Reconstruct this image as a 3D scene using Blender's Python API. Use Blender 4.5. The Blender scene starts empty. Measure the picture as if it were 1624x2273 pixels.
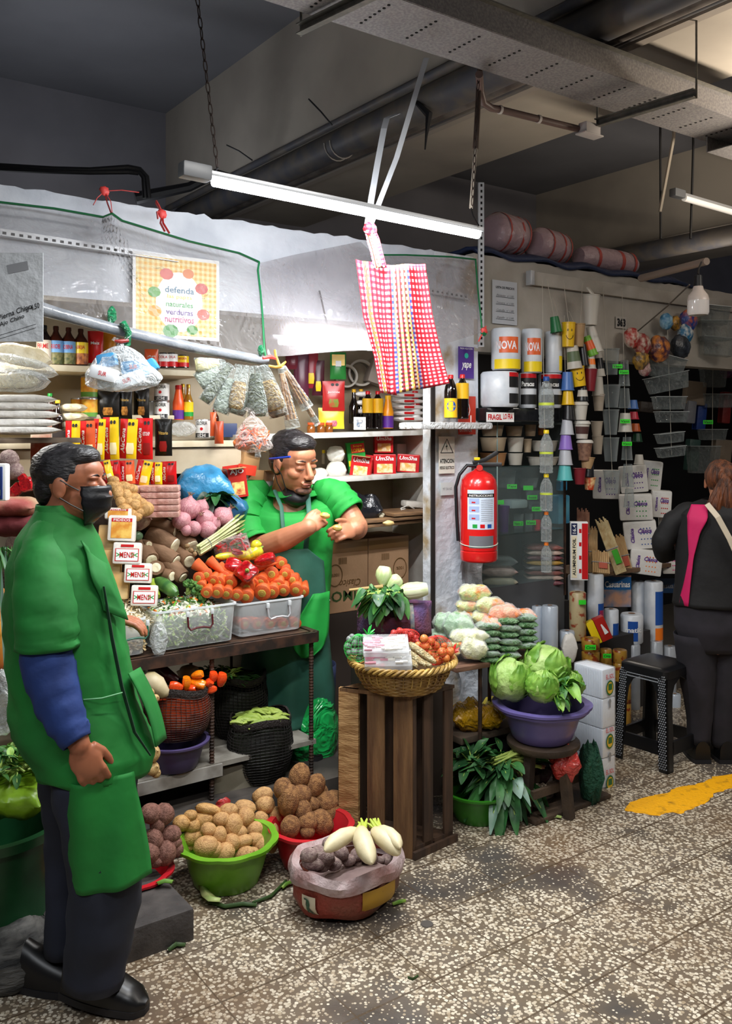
import bpy,bmesh,math,random
from mathutils import Vector,Matrix,noise,Euler
random.seed(7)
PI=math.pi
SC=bpy.context.scene
COL=SC.collection
# ---------------- camera, world, exposure
YAW=math.radians(35.6)
FW=Vector((math.sin(YAW),math.cos(YAW),0));RT=Vector((math.cos(YAW),-math.sin(YAW),0))
CH=1.70;FPX=1970.0;HX=812.0;HY=955.0
cam=bpy.data.cameras.new('camera');camo=bpy.data.objects.new('camera',cam);COL.objects.link(camo)
camo.location=(0,0,CH);camo.rotation_euler=(PI/2,0,-YAW)
cam.sensor_fit='VERTICAL';cam.sensor_height=24.0;cam.lens=FPX/2273*24.0
cam.shift_y=-(1136.5-HY)/2273;cam.clip_start=0.05
SC.camera=camo
w=bpy.data.worlds.new('world');SC.world=w;w.use_nodes=True
w.node_tree.nodes['Background'].inputs[0].default_value=(.75,.8,1,1)
w.node_tree.nodes['Background'].inputs[1].default_value=0.10
SC.view_settings.view_transform='Standard';SC.view_settings.look='None'
SC.view_settings.exposure=0.25;SC.view_settings.gamma=1.0;SC.view_settings.use_curve_mapping=False
try:
 SC.cycles.transparent_max_bounces=24;SC.cycles.max_bounces=7
 SC.cycles.caustics_reflective=False;SC.cycles.caustics_refractive=False
 SC.cycles.sample_clamp_indirect=4.0
except Exception:pass
def area_light(name,loc,sx,sy,power,col=(1,1,1),rot=(0,0,0)):
 l=bpy.data.lights.new(name,'AREA');l.shape='RECTANGLE';l.size=sx;l.size_y=sy
 l.energy=power;l.color=col
 o=bpy.data.objects.new(name,l);COL.objects.link(o);o.location=loc;o.rotation_euler=rot
 return o
area_light('aisle_fill_light',(1.6,1.55,3.0),1.2,.12,34,(1,.97,.92))  # added off-frame fill along the aisle, bare area lights without fixtures
area_light('aisle_fill_light',(0.2,0.2,3.0),1.2,.12,30,(.95,.97,1))
area_light('aisle_fill_light',(4.3,0.9,2.95),1.2,.12,34,(1,.93,.84))
area_light('aisle_fill_light',(-1.2,1.6,3.0),1.2,.12,22,(.9,.95,1))
area_light('off_frame_uplight',(4.8,1.9,2.7),1.2,.1,62,(1,.86,.70),(PI,0,0))  # warm source out of view at the right, aimed up at the beam soffit
area_light('off_frame_uplight',(0.2,1.0,2.9),1.2,.1,11,(.9,.93,1),(PI,0,0))  # added uplight out of view, lifts the dark ceiling
area_light('ceiling_fill_uplight',(1.6,5.4,2.75),1.2,.1,7,(.9,.93,1),(PI,0,0))  # added uplights hidden behind the stalls, only to lighten the ceiling
area_light('ceiling_fill_uplight',(6.6,4.6,2.9),1.2,.1,4,(1,.88,.76),(PI,0,0))
# ---------------- pixel to world on real planes
def ray(px,py):
 return FW+RT*((px-HX)/FPX)+Vector((0,0,-(py-HY)/FPX))
def Wd(px,py,d):return Vector((0,0,CH))+ray(px,py)*d
def Wy(px,py,y):r=ray(px,py);return Wd(px,py,y/r.y)
def Wx(px,py,x):r=ray(px,py);return Wd(px,py,x/r.x)
def Wz(px,py,z):r=ray(px,py);return Wd(px,py,(z-CH)/r.z)
def dep(p):return(p-Vector((0,0,CH))).dot(FW)
def crop(x0,y0,s):return lambda cx,cy:(x0+cx/s,y0+cy/s)
def V(*a):return Vector(a)
# ---------------- materials
def lin(h):
 if isinstance(h,str):
  h=h.lstrip('#');c=[int(h[i:i+2],16)/255 for i in(0,2,4)]
 else:c=h
 return tuple((x/12.92 if x<=.04045 else((x+.055)/1.055)**2.4)for x in c)+(1,)
MATS={}
def M(name,col='#808080',rough=.5,metal=0,mix=None,bump=None,alpha=1,trans=0,sub=0,emit=None,spec=.5,coat=0,stretch=None,lo=.4,hi=.62):
 """mix=(colour2, noise scale); bump=(scale, strength)"""
 if name in MATS:return MATS[name]
 m=bpy.data.materials.new(name);m.use_nodes=True;nt=m.node_tree;N=nt.nodes;L=nt.links
 b=N['Principled BSDF'];b.inputs['Base Color'].default_value=lin(col);b.inputs['Roughness'].default_value=rough
 b.inputs['Metallic'].default_value=metal;b.inputs['Specular IOR Level'].default_value=spec
 b.inputs['Coat Weight'].default_value=coat;b.inputs['Coat Roughness'].default_value=.12
 b.inputs['Transmission Weight'].default_value=trans
 if sub:b.inputs['Subsurface Weight'].default_value=sub;b.inputs['Subsurface Scale'].default_value=.02
 if emit:b.inputs['Emission Color'].default_value=lin(emit[0]);b.inputs['Emission Strength'].default_value=emit[1]
 co=None
 if mix or bump:
  tc=N.new('ShaderNodeTexCoord');co=tc.outputs['Object']
  if stretch:
   mp=N.new('ShaderNodeMapping');L.new(co,mp.inputs[0]);mp.inputs['Scale'].default_value=stretch;co=mp.outputs[0]
 if mix:
  n=N.new('ShaderNodeTexNoise');n.inputs['Scale'].default_value=mix[1];n.inputs['Detail'].default_value=5;L.new(co,n.inputs[0])
  r=N.new('ShaderNodeValToRGB');r.color_ramp.elements[0].position=lo;r.color_ramp.elements[1].position=hi
  r.color_ramp.elements[0].color=lin(col);r.color_ramp.elements[1].color=lin(mix[0])
  L.new(n.outputs[0],r.inputs[0]);L.new(r.outputs[0],b.inputs['Base Color'])
 if bump:
  n2=N.new('ShaderNodeTexNoise');n2.inputs['Scale'].default_value=bump[0];n2.inputs['Detail'].default_value=4;L.new(co,n2.inputs[0])
  bp=N.new('ShaderNodeBump');bp.inputs['Strength'].default_value=bump[1];bp.inputs['Distance'].default_value=.01
  L.new(n2.outputs[0],bp.inputs['Height']);L.new(bp.outputs[0],b.inputs['Normal'])
 if alpha<1:b.inputs['Alpha'].default_value=alpha
 MATS[name]=m;return m
def film(name,col='#ffffff',a=.12,edge=.5,rough=.12,bump=(18,.5),tl=0):
 """clear plastic film: mostly see-through, glossier and denser where seen edge on"""
 if name in MATS:return MATS[name]
 m=bpy.data.materials.new(name);m.use_nodes=True;nt=m.node_tree;N=nt.nodes;L=nt.links
 b=N['Principled BSDF'];b.inputs['Base Color'].default_value=lin(col);b.inputs['Roughness'].default_value=rough
 b.inputs['Specular IOR Level'].default_value=1.0
 t=N.new('ShaderNodeBsdfTransparent');t.inputs[0].default_value=tuple(.65+.35*x for x in lin(col)[:3])+(1,)
 lw=N.new('ShaderNodeLayerWeight');lw.inputs[0].default_value=.35
 mr=N.new('ShaderNodeMapRange');mr.inputs[3].default_value=a;mr.inputs[4].default_value=edge
 L.new(lw.outputs['Facing'],mr.inputs[0])
 mx=N.new('ShaderNodeMixShader');L.new(mr.outputs[0],mx.inputs[0]);L.new(t.outputs[0],mx.inputs[1]);sf=b.outputs[0]
 if tl:
  tr_=N.new('ShaderNodeBsdfTranslucent');tr_.inputs[0].default_value=lin(col);m2=N.new('ShaderNodeMixShader');m2.inputs[0].default_value=tl;L.new(sf,m2.inputs[1]);L.new(tr_.outputs[0],m2.inputs[2]);sf=m2.outputs[0]
 L.new(sf,mx.inputs[2])
 L.new(mx.outputs[0],N['Material Output'].inputs[0])
 if bump:
  tc=N.new('ShaderNodeTexCoord');n2=N.new('ShaderNodeTexNoise');n2.inputs['Scale'].default_value=bump[0];n2.inputs['Detail'].default_value=3;n2.inputs['Distortion'].default_value=1.2
  L.new(tc.outputs['Object'],n2.inputs[0]);bp=N.new('ShaderNodeBump');bp.inputs['Strength'].default_value=bump[1];bp.inputs['Distance'].default_value=.03
  L.new(n2.outputs[0],bp.inputs['Height']);L.new(bp.outputs[0],b.inputs['Normal']);L.new(bp.outputs[0],lw.inputs['Normal'])
 MATS[name]=m;return m
 # ---------------- mesh builder
def fbm(p,s=1.0,o=3):
 v=0;a=1
 for i in range(o):v+=a*noise.noise(p*s);s*=2.1;a*=.5
 return v
def frame_of(d):
 d=d.normalized();u=Vector((0,0,1))if abs(d.z)<.9 else Vector((1,0,0))
 a=d.cross(u).normalized();return a,d.cross(a).normalized()
class MB:
 def __init__(s):s.v=[];s.f=[];s.m=[];s.mats=[]
 def mi(s,mat):
  if mat is None:return 0
  if mat not in s.mats:s.mats.append(mat)
  return s.mats.index(mat)
 def add(s,vs,fs,mat=None,T=None):
  b=len(s.v);k=s.mi(mat)
  s.v+=[(T@Vector(v)if T else Vector(v))for v in vs]
  for f in fs:s.f.append(tuple(i+b for i in f));s.m.append(k)
  return s
 def box(s,c,d,mat=None,T=None,taper=1,bev=0):
  x,y,z=d[0]/2,d[1]/2,d[2]/2;c=Vector(c)
  if bev:
   bm=bmesh.new();bmesh.ops.create_cube(bm,size=1);bmesh.ops.scale(bm,vec=d,verts=bm.verts)
   bmesh.ops.bevel(bm,geom=list(bm.edges),offset=min(bev,.45*min(d)),segments=2,affect='EDGES',profile=.6)
   for v in bm.verts:
    if taper!=1 and v.co.z>0:v.co.x*=taper;v.co.y*=taper
   bm.verts.index_update()
   s.add([v.co+c for v in bm.verts],[[v.index for v in f.verts]for f in bm.faces],mat,T);bm.free();return s
  t=taper
  vs=[c+Vector(p)for p in((-x,-y,-z),(x,-y,-z),(x,y,-z),(-x,y,-z),(-x*t,-y*t,z),(x*t,-y*t,z),(x*t,y*t,z),(-x*t,y*t,z))]
  return s.add(vs,[(0,3,2,1),(4,5,6,7),(0,1,5,4),(1,2,6,5),(2,3,7,6),(3,0,4,7)],mat,T)
 def loft(s,rings,mat=None,cap=True,T=None,close=True):
  n=len(rings[0]);vs=[p for r in rings for p in r];fs=[]
  for i in range(len(rings)-1):
   for j in range(n if close else n-1):
    k=(j+1)%n;fs.append((i*n+j,i*n+k,(i+1)*n+k,(i+1)*n+j))
  if cap and close:fs.append(tuple(reversed(range(n))));fs.append(tuple((len(rings)-1)*n+j for j in range(n)))
  return s.add(vs,fs,mat,T)
 def lathe(s,prof,n=20,mat=None,T=None,cap=True,c=(0,0,0),jit=None):
  c=Vector(c);rings=[]
  for(r,z)in prof:
   rings.append([c+Vector((r*math.cos(2*PI*j/n),r*math.sin(2*PI*j/n),z))for j in range(n)])
  return s.loft(rings,mat,cap,T)
 def tube(s,pts,r,n=8,mat=None,T=None,cap=True,flat=1):
  pts=[Vector(p)for p in pts];rings=[]
  a=None
  for i,p in enumerate(pts):
   d=(pts[min(i+1,len(pts)-1)]-pts[max(i-1,0)])
   if d.length<1e-9:d=Vector((0,0,1))
   d.normalize()
   if a is None:a,b=frame_of(d)
   else:
    a=(a-d*a.dot(d));a.normalize();b=d.cross(a)
   rr=r[i]if isinstance(r,(list,tuple))else r
   rings.append([p+a*rr*math.cos(2*PI*j/n)+b*rr*flat*math.sin(2*PI*j/n)for j in range(n)])
  return s.loft(rings,mat,cap,T)
 def ball(s,c,r,mat=None,T=None,n=14,m=9,nz=None):
  c=Vector(c);r=Vector(r)if hasattr(r,'__len__')else Vector((r,r,r));rings=[]
  for i in range(m+1):
   th=PI*i/m;th=min(max(th,.04),PI-.04)
   ring=[]
   for j in range(n):
    ph=2*PI*j/n;u=Vector((math.sin(th)*math.cos(ph),math.sin(th)*math.sin(ph),-math.cos(th)))
    k=1
    if nz:k+=nz[0]*fbm(u*nz[1]+Vector((nz[2],0,0)),1,3)
    ring.append(c+Vector((u.x*r.x,u.y*r.y,u.z*r.z))*k)
   rings.append(ring)
  return s.loft(rings,mat,True,T)
 def grid(s,fn,nu,nv,mat=None,T=None):
  vs=[fn(i/nu,j/nv)for i in range(nu+1)for j in range(nv+1)]
  fs=[(i*(nv+1)+j,(i+1)*(nv+1)+j,(i+1)*(nv+1)+j+1,i*(nv+1)+j+1)for i in range(nu)for j in range(nv)]
  return s.add(vs,fs,mat,T)
 def prism(s,poly,h,mat=None,T=None):
  """poly in xy, from z=0 to h"""
  n=len(poly)
  return s.loft([[Vector((p[0],p[1],0))for p in poly],[Vector((p[0],p[1],h))for p in poly]],mat,True,T)
 def mesh(s,name,mat=None,smooth=True):
  me=bpy.data.meshes.new(name);me.from_pydata([tuple(v)for v in s.v],[],s.f)
  ms=s.mats if s.mats else[mat]
  for x in ms:me.materials.append(x)
  if len(ms)>1:me.polygons.foreach_set('material_index',s.m)
  bm=bmesh.new();bm.from_mesh(me);bmesh.ops.recalc_face_normals(bm,faces=bm.faces);bm.to_mesh(me);bm.free()
  if smooth:
   me.polygons.foreach_set('use_smooth',[True]*len(me.polygons))
   try:me.set_sharp_from_angle(angle=math.radians(42))
   except Exception:pass
  me.update();return me
 def build(s,name,mat=None,parent=None,loc=None,rot=None,smooth=True):
  return inst(name,s.mesh(name,mat,smooth),parent,loc,rot)
def inst(name,me,parent=None,loc=None,rot=None,scale=None):
 o=bpy.data.objects.new(name,me);COL.objects.link(o)
 if parent is not None:o.parent=parent
 if loc is not None:o.location=loc
 if rot is not None:
  if isinstance(rot,Matrix):o.rotation_euler=rot.to_euler()
  else:o.rotation_euler=rot
 if scale is not None:o.scale=(scale,)*3 if not hasattr(scale,'__len__')else scale
 return o
def tag(o,label=None,cat=None,group=None,kind=None):
 if label:o['label']=label
 if cat:o['category']=cat
 if group:o['group']=group
 if kind:o['kind']=kind
 return o
def thing(name,label,cat,loc=(0,0,0),rot=(0,0,0),group=None):
 o=bpy.data.objects.new(name,None);COL.objects.link(o);o.location=loc
 o.rotation_euler=rot.to_euler()if isinstance(rot,Matrix)else rot
 o.empty_display_size=.05
 return tag(o,label,cat,group)
def kids(o):return[c for c in o.children]
def dup(o,loc=None,rot=None,label=None,scale=None,parent=None):
 c=o.copy();COL.objects.link(c)
 if parent:c.parent=parent;c.matrix_parent_inverse=o.matrix_parent_inverse.copy()
 if loc is not None:c.location=loc
 if rot is not None:c.rotation_euler=rot.to_euler()if isinstance(rot,Matrix)else rot
 if scale is not None:c.scale=(scale,)*3 if not hasattr(scale,'__len__')else scale
 if label:c['label']=label
 for k in kids(o):
  if k is not c:dup(k,parent=c)
 return c
def struct(name,mb,mat,smooth=False):
 return tag(mb.build(name,mat,smooth=smooth),kind='structure')
def axes(x=None,y=None,z=None):
 """rotation matrix from a wanted z axis and a rough x axis"""
 z=Vector(z).normalized();x=Vector(x)if x is not None else frame_of(z)[0]
 x=(x-z*x.dot(z)).normalized();y=z.cross(x)
 return Matrix((x,y,z)).transposed()
def TM(loc,R=None,s=1):
 T=Matrix.Translation(Vector(loc))
 if R is not None:T=T@(R.to_4x4()if len(R)==3 else R)
 if s!=1:T=T@Matrix.Diagonal((s,s,s,1))
 return T
FACE=axes(x=RT,z=-FW)
FRONT=axes(x=(1,0,0),z=(0,-1,0))
TXT={}
def text_mesh(st,bold=0,slant=0):
 k=(st,bold,slant)
 if k in TXT:return TXT[k]
 cu=bpy.data.curves.new('t','FONT');cu.body=st;cu.size=1;cu.align_x='CENTER';cu.align_y='CENTER';cu.resolution_u=2
 cu.offset=bold;cu.shear=slant
 ob=bpy.data.objects.new('t',cu);me=bpy.data.meshes.new_from_object(ob)
 vs=[v.co.copy()for v in me.vertices];fs=[tuple(p.vertices)for p in me.polygons]
 w_=(max(v.x for v in vs)-min(v.x for v in vs))if vs else 1
 h_=(max(v.y for v in vs)-min(v.y for v in vs))if vs else 1
 cx=(max(v.x for v in vs)+min(v.x for v in vs))/2 if vs else 0;cy=(max(v.y for v in vs)+min(v.y for v in vs))/2 if vs else 0
 vs=[Vector((v.x-cx,v.y-cy,0))for v in vs]
 bpy.data.objects.remove(ob);bpy.data.curves.remove(cu);bpy.data.meshes.remove(me)
 TXT[k]=(vs,fs,w_,h_);return TXT[k]
def put_text(mb,st,w_,h_,c,mat,rot=0,bold=0.01,slant=0,T=None,wrap=None,lift=.0008,flip=False):
 """lettering fitted into w_ x h_ centred at c on local plane xy (z out); wrap=R bends it round a vertical cylinder of radius R (axis local z up, front -y)"""
 vs,fs,tw,th=text_mesh(st,bold,slant);sx=w_/tw;sy=h_/th
 ca,sa=math.cos(rot),math.sin(rot);out=[]
 for v in vs:
  x,y=v.x*sx,v.y*sy
  x,y=x*ca-y*sa+c[0],x*sa+y*ca+c[1]
  if wrap:a=x/wrap;out.append(Vector(((wrap+lift)*math.sin(a),-(wrap+lift)*math.cos(a),y)))
  else:out.append(Vector((x,y,(c[2]if len(c)>2 else 0)+lift)))
 return mb.add(out,fs,mat,T)
def patch(mb,c,w_,h_,mat,T=None,z=.0004,rot=0):
 ca,sa=math.cos(rot),math.sin(rot);x,y=w_/2,h_/2
 ps=[(-x,-y),(x,-y),(x,y),(-x,y)]
 return mb.add([Vector((c[0]+p[0]*ca-p[1]*sa,c[1]+p[0]*sa+p[1]*ca,z))for p in ps],[(0,1,2,3)],mat,T)
def disc(mb,c,rx,ry,mat,T=None,z=.0005,n=18):
 return mb.add([Vector((c[0]+rx*math.cos(2*PI*i/n),c[1]+ry*math.sin(2*PI*i/n),z))for i in range(n)],[tuple(range(n))],mat,T)
ORD=['leftmost','second from left','third from left','fourth from left','fifth from left','sixth from left','seventh from left','eighth from left','ninth from left','tenth from left','eleventh from left','twelfth from left','thirteenth from left','fourteenth from left','fifteenth from left']
VORD=['topmost','second from top','third from top','fourth from top','fifth from top','sixth from top','seventh from top','eighth from top','ninth from top','tenth from top']
WHITE=M('white_print','#f0f0ee',.5);BLACK=M('black_print','#101012',.5);RED=M('red_print','#c8141a',.35)
YEL=M('yellow_print','#f2d21a',.35);GRN=M('green_print','#1f9a3c',.4);BLU=M('blue_print','#1c4fa0',.4)
ORG=M('orange_print','#f07a1c',.4);PNK=M('pink_print','#e23a8a',.4);PUR=M('purple_print','#5a2a8c',.4)
GREY=M('grey_print','#8a8c90',.5);NEON=M('neon_green_tag','#35e02a',.5);CREAM=M('cream_print','#efe4c4',.5)
WFILM=film('clear_film','#f4f8fa',.10,.55);BAGF=film('bag_film','#eef2f2',.22,.8,.15,(30,.8))
# ========== the setting
def floor_mat():
 m=bpy.data.materials.new('terrazzo');m.use_nodes=True;nt=m.node_tree;N=nt.nodes;L=nt.links;b=N['Principled BSDF']
 tc=N.new('ShaderNodeTexCoord');P=tc.outputs['Object']
 def rampn(src,a,b_,ca,cb):
  r=N.new('ShaderNodeValToRGB');r.color_ramp.elements[0].position=a;r.color_ramp.elements[1].position=b_
  r.color_ramp.elements[0].color=ca;r.color_ramp.elements[1].color=cb;L.new(src,r.inputs[0]);return r.outputs[0]
 def mix(f,a,b_):
  x=N.new('ShaderNodeMix');x.data_type='RGBA'
  if hasattr(f,'type'):L.new(f,x.inputs[0])
  else:x.inputs[0].default_value=f
  for s_,v in((x.inputs[6],a),(x.inputs[7],b_)):
   if hasattr(v,'type'):L.new(v,s_)
   else:s_.default_value=v
  return x.outputs[2]
 def noi(sc,det=3):
  n=N.new('ShaderNodeTexNoise');n.inputs['Scale'].default_value=sc;n.inputs['Detail'].default_value=det;L.new(P,n.inputs[0]);return n.outputs[0]
 def math_(op,a,b_=None):
  n=N.new('ShaderNodeMath');n.operation=op
  for i,v in enumerate((a,b_)):
   if v is None:continue
   if hasattr(v,'type'):L.new(v,n.inputs[i])
   else:n.inputs[i].default_value=v
  return n.outputs[0]
 vo=N.new('ShaderNodeTexVoronoi');vo.inputs['Scale'].default_value=84;vo.inputs['Randomness'].default_value=1;L.new(P,vo.inputs[0])
 wear=noi(2.2,4)
 sy=N.new('ShaderNodeSeparateXYZ');L.new(P,sy.inputs[0]);cl=N.new('ShaderNodeClamp');L.new(math_('SUBTRACT',1.9,sy.outputs[1]),cl.inputs[0]);wear=math_('ADD',wear,math_('MULTIPLY',cl.outputs[0],.20))
 dk=rampn(wear,.54,.66,(0,0,0,1),(1,1,1,1))
 thr=math_('SUBTRACT',.52,math_('MULTIPLY',dk,.20))
 chip=math_('LESS_THAN',vo.outputs['Distance'],thr)
 sep=N.new('ShaderNodeSeparateColor');L.new(vo.outputs['Color'],sep.inputs[0])
 chip=math_('MULTIPLY',chip,math_('GREATER_THAN',sep.outputs[0],math_('ADD',.12,math_('MULTIPLY',dk,.42))))
 stone=mix(sep.outputs[1],lin('#dcd3c0'),lin('#a09078'))
 matrix=mix(noi(9),lin('#75654f'),lin('#645c54'));matrix=mix(dk,matrix,lin('#4c4743'))
 col=mix(chip,matrix,stone)
 dirt=rampn(noi(1.3,5),.5,.75,(0,0,0,1),(.55,.55,.55,1));col=mix(dirt,col,lin('#6a4c2e'))
 xyz=N.new('ShaderNodeSeparateXYZ');L.new(P,xyz.inputs[0])
 def joint(o,off,w_):
  a=math_('FRACT',math_('DIVIDE',math_('SUBTRACT',o,off),.29));a=math_('ABSOLUTE',math_('SUBTRACT',a,.5));return math_('GREATER_THAN',a,.5-w_)
 j=math_('MAXIMUM',joint(xyz.outputs[0],2.345,.009),joint(xyz.outputs[1],1.816,.013))
 col=mix(math_('MULTIPLY',j,.9),col,lin('#4f4030'))
 L.new(col,b.inputs['Base Color'])
 L.new(rampn(noi(6,4),.3,.7,(.22,.22,.22,1),(.5,.5,.5,1)),b.inputs['Roughness'])
 bp=N.new('ShaderNodeBump');bp.inputs['Strength'].default_value=.25;bp.inputs['Distance'].default_value=.002;L.new(noi(160,2),bp.inputs['Height']);L.new(bp.outputs[0],b.inputs['Normal'])
 return m
struct('floor',MB().box((4,1.6,-.05),(16,11,.1)),floor_mat())
paint_w=M('lintel_paint','#b6bbc4',.6,mix=('#cdd1d8',4),bump=(25,.5))
wall_r=M('stall_wall_right','#b9b3aa',.7,mix=('#a49d92',3),bump=(20,.3))
peel=M('peeling_paint','#cfd3da',.55,mix=('#a08c6c',5),bump=(14,1.2),lo=.52,hi=.66)
inner=M('stall_inner_wall','#b8aa92',.7,mix=('#a5967c',4))
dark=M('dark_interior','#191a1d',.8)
ceilm=M('ceiling_paint','#727378',.85,mix=('#696a6f',1.2),bump=(60,.1))
backw=M('back_wall_paint','#85848a',.85,mix=('#7a797f',1.5))
beamm=M('beam_paint','#b5ada0',.85,mix=('#a39b90',1.4))
struct('ceiling',MB().box((4,1.5,4.30),(18,11,.1)),ceilm)
struct('wall_back',MB().box((4,6.8,2.1),(18,.1,4.4)),backw)
struct('wall_left',MB().box((-3.5,1.5,2.1),(.1,11,4.4)),backw)
struct('wall_front',MB().box((4,-3.9,2.1),(18,.1,4.4)),backw)
struct('trim_1',MB().box((3.5,1.5,3.88),(1.3,11,.75)),beamm)
struct('trim_2',MB().box((7.75,1.5,3.88),(1.3,11,.75)),beamm)
def rough_wall(x0,x1,y,z0,z1,mat,name,th=.12,seed=0):
 n=120;mb=MB();prof=[]
 for i in range(n+1):
  x=x0+(x1-x0)*i/n
  prof.append((x,z1+.012*noise.noise(Vector((x*9,seed,0)))+.012*noise.noise(Vector((x*30,seed,3)))))
 rings=[]
 for x,z in prof:rings.append([V(x,y,z0),V(x,y,z),V(x,y+th*.5,z+.008*noise.noise(Vector((x*20,9,9)))),V(x,y+th,z-.015),V(x,y+th,z0)])
 mb.loft(rings);return struct(name,mb,mat)
rough_wall(-1.5,2.95,3.5,2.22,2.62,paint_w,'wall_left_stall_lintel')
rough_wall(3.21,9,3.5,2.12,2.64,wall_r,'wall_right_stall_lintel',seed=4)
def pillar():
 mb=MB();rings=[]
 for i in range(40):
  z=2.62*i/39;k=lambda s:.006*noise.noise(Vector((z*7,s,0)))
  rings.append([V(2.935+k(1),3.5+k(2),z),V(3.24+k(3),3.5+k(4),z),V(3.24,3.59,z),V(2.935,3.59,z)])
 mb.loft(rings);return struct('wall_pillar',mb,peel)
pillar()
struct('trim_3',MB().box((2.925,3.497,1.35),(.022,.012,1.7)),M('dark_gap','#1c1614',.8))
struct('wall_stall_side',MB().box((3.225,3.90,1.31),(.05,.60,2.6)),M('side_wall','#cfcac2',.7,mix=('#b8b0a4',6)))
struct('wall_stall_back',MB().box((.82,4.24,1.3),(4.86,.06,2.6)),inner)
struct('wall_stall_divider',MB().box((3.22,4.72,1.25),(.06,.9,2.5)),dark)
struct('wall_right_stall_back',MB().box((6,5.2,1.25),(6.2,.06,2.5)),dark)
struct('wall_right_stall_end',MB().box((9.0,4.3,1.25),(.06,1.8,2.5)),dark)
struct('floor_stall_platform',MB().box((1.0,3.75,.075),(3.9,.9,.15)),M('platform_concrete','#4d4640',.8,mix=('#2e2926',5)))
struct('floor_shop',MB().box((6,4.35,.03),(5.6,1.6,.06)),M('shop_floor','#55504a',.8))
galv=M('galvanised','#8f8c8e',.55,metal=.35,mix=('#a5a2a0',90),bump=(80,.15))
galv_d=M('galvanised_old','#6d6c66',.6,metal=.3,mix=('#807d74',30))
hole=M('tray_hole','#0c0b0c',.9)
tr=thing('cable_tray','long perforated galvanised cable tray under the ceiling, running towards the right','cable tray',(2,2.58,3.2))
mb=MB();mb.box((.3,0,.0),(3.95,.28,.004));mb.box((.3,-.14,.05),(3.95,.006,.1));mb.box((.3,.14,.05),(3.95,.006,.1));mb.build('tray',galv,tr,smooth=False)
mb=MB()
for k in range(-6,12):
 for j in range(7):
  mb.lathe([(.006,-.001),(.006,.001)],8,c=(.10+k*.215,-.085+j*.028,-.003))
tr_mesh=mb.build('slot',hole,tr,smooth=False)
mb=MB();mb.box((.3,-.15,.1),(3.95,.03,.006));mb.box((.3,.15,.1),(3.95,.03,.006));mb.build('rim',galv_d,tr,smooth=False)
t2=thing('cable_tray','lower far run of perforated cable tray beyond the bracket at the right edge','cable tray',(6.0,2.52,3.12))
mb=MB();mb.box((0,0,0),(3.9,.30,.004));mb.box((0,-.15,.05),(3.9,.006,.1));mb.box((0,.15,.05),(3.9,.006,.1));mb.build('tray',galv,t2,smooth=False)
mb=MB()
for k in range(12):
 for j in range(7):mb.lathe([(.006,-.001),(.006,.001)],8,c=(-1.7+k*.215,-.085+j*.028,-.003))
mb.build('slot',hole,t2,smooth=False)
mb=MB();mb.box((-1.88,-.16,.05),(.03,.012,.14));mb.box((-1.6,-.16,.05),(.03,.012,.14));mb.build('clip',galv_d,t2,smooth=False)
def strut(p,q,lab_):
 p,q=V(*p),V(*q);d=q-p;a=thing('tray_bracket',lab_,'bracket',p)
 R=axes(x=(0,0,1),z=d);L_=d.length
 mb=MB();mb.box((0,0,L_/2),(.035,.004,L_),T=TM((0,0,0),R));mb.box((-.017,.012,L_/2),(.004,.026,L_),T=TM((0,0,0),R));mb.box((.017,.012,L_/2),(.004,.026,L_),T=TM((0,0,0),R));mb.build('channel',galv_d,a,smooth=False)
 mb=MB();mb.tube([(0,0,-.02),(0,0,1.0)],.005,6);mb.tube([(d.x,d.y,-.02),(d.x,d.y,1.0)],.005,6);mb.build('threaded_rod',galv_d,a)
 return a
a0=Wz(668,68,3.16);a1=Wz(860,-25,3.16)
strut(a0,a1,'steel channel bracket carrying the cable tray near the top middle')
b0=Wz(1325,275,3.13);b1=Wz(1545,208,3.13)
strut(b0,b1,'steel channel bracket under the cable tray at the right, beside the white junction box')
pm=M('old_pipe','#55565c',.5,mix=('#6b655e',8));pm2=M('rail_pipe','#77706a',.55,mix=('#5a534e',10));blackc=M('black_cable','#131316',.5)
def pipe(name,lab_,cat,pts,r,mat,n=12,flat=1,group=None):
 o=MB().tube(pts,r,n,flat=flat).build(name,mat);return tag(o,lab_,cat,group)
pipe('drain_pipe','thick grey pipe running under the ceiling beam','pipe',[(2.98,-3,3.42),(2.98,6.7,3.42)],.085,pm,20)
pipe('conduit_pipe','thin dark conduit along the left side of the thick grey pipe','pipe',[(2.84,-3,3.47),(2.84,6.7,3.47)],.022,pm)
pipe('conduit_pipe','rusty conduit between the thick grey pipe and the pale rail','pipe',[(3.15,-3,3.43),(3.15,6.7,3.43)],.04,pm2)
pipe('conduit_pipe','dark thin conduit next to the pale ceiling rail','pipe',[(3.25,-3,3.45),(3.25,6.7,3.45)],.022,pm)
tag(MB().box((3.33,1.85,3.46),(.05,9.7,.04)).build('ceiling_rail',M('pale_rail','#a59c92',.6),smooth=False),'pale flat rail under the beam soffit beside the pipes','rail')
pipe('drain_pipe','far dark pipe under the second beam at the right edge','pipe',[(7.0,-3,3.38),(7.0,6.7,3.38)],.09,pm,16)
pipe('conduit_pipe','far thin conduit beside the second drain pipe at the right','pipe',[(7.2,-3,3.42),(7.2,6.7,3.42)],.04,pm)
for(px,py,lab_)in((640,300,'pale twine tied round the thick grey pipe, lower loop'),(715,308,'pale twine tied round the thick grey pipe, double loop')):
 p=Wz(px,py,3.42);y=p.y
 tag(MB().tube([(2.98+.09*math.cos(a),y,3.42+.09*math.sin(a))for a in[PI+PI*i/10 for i in range(11)]],.004,5).build('twine_loop',M('twine','#a8a29a',.8)),lab_,'twine')
def line3(name,lab_,cat,pts,r,mat,n=6):return pipe(name,lab_,cat,pts,r,mat,n)
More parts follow.
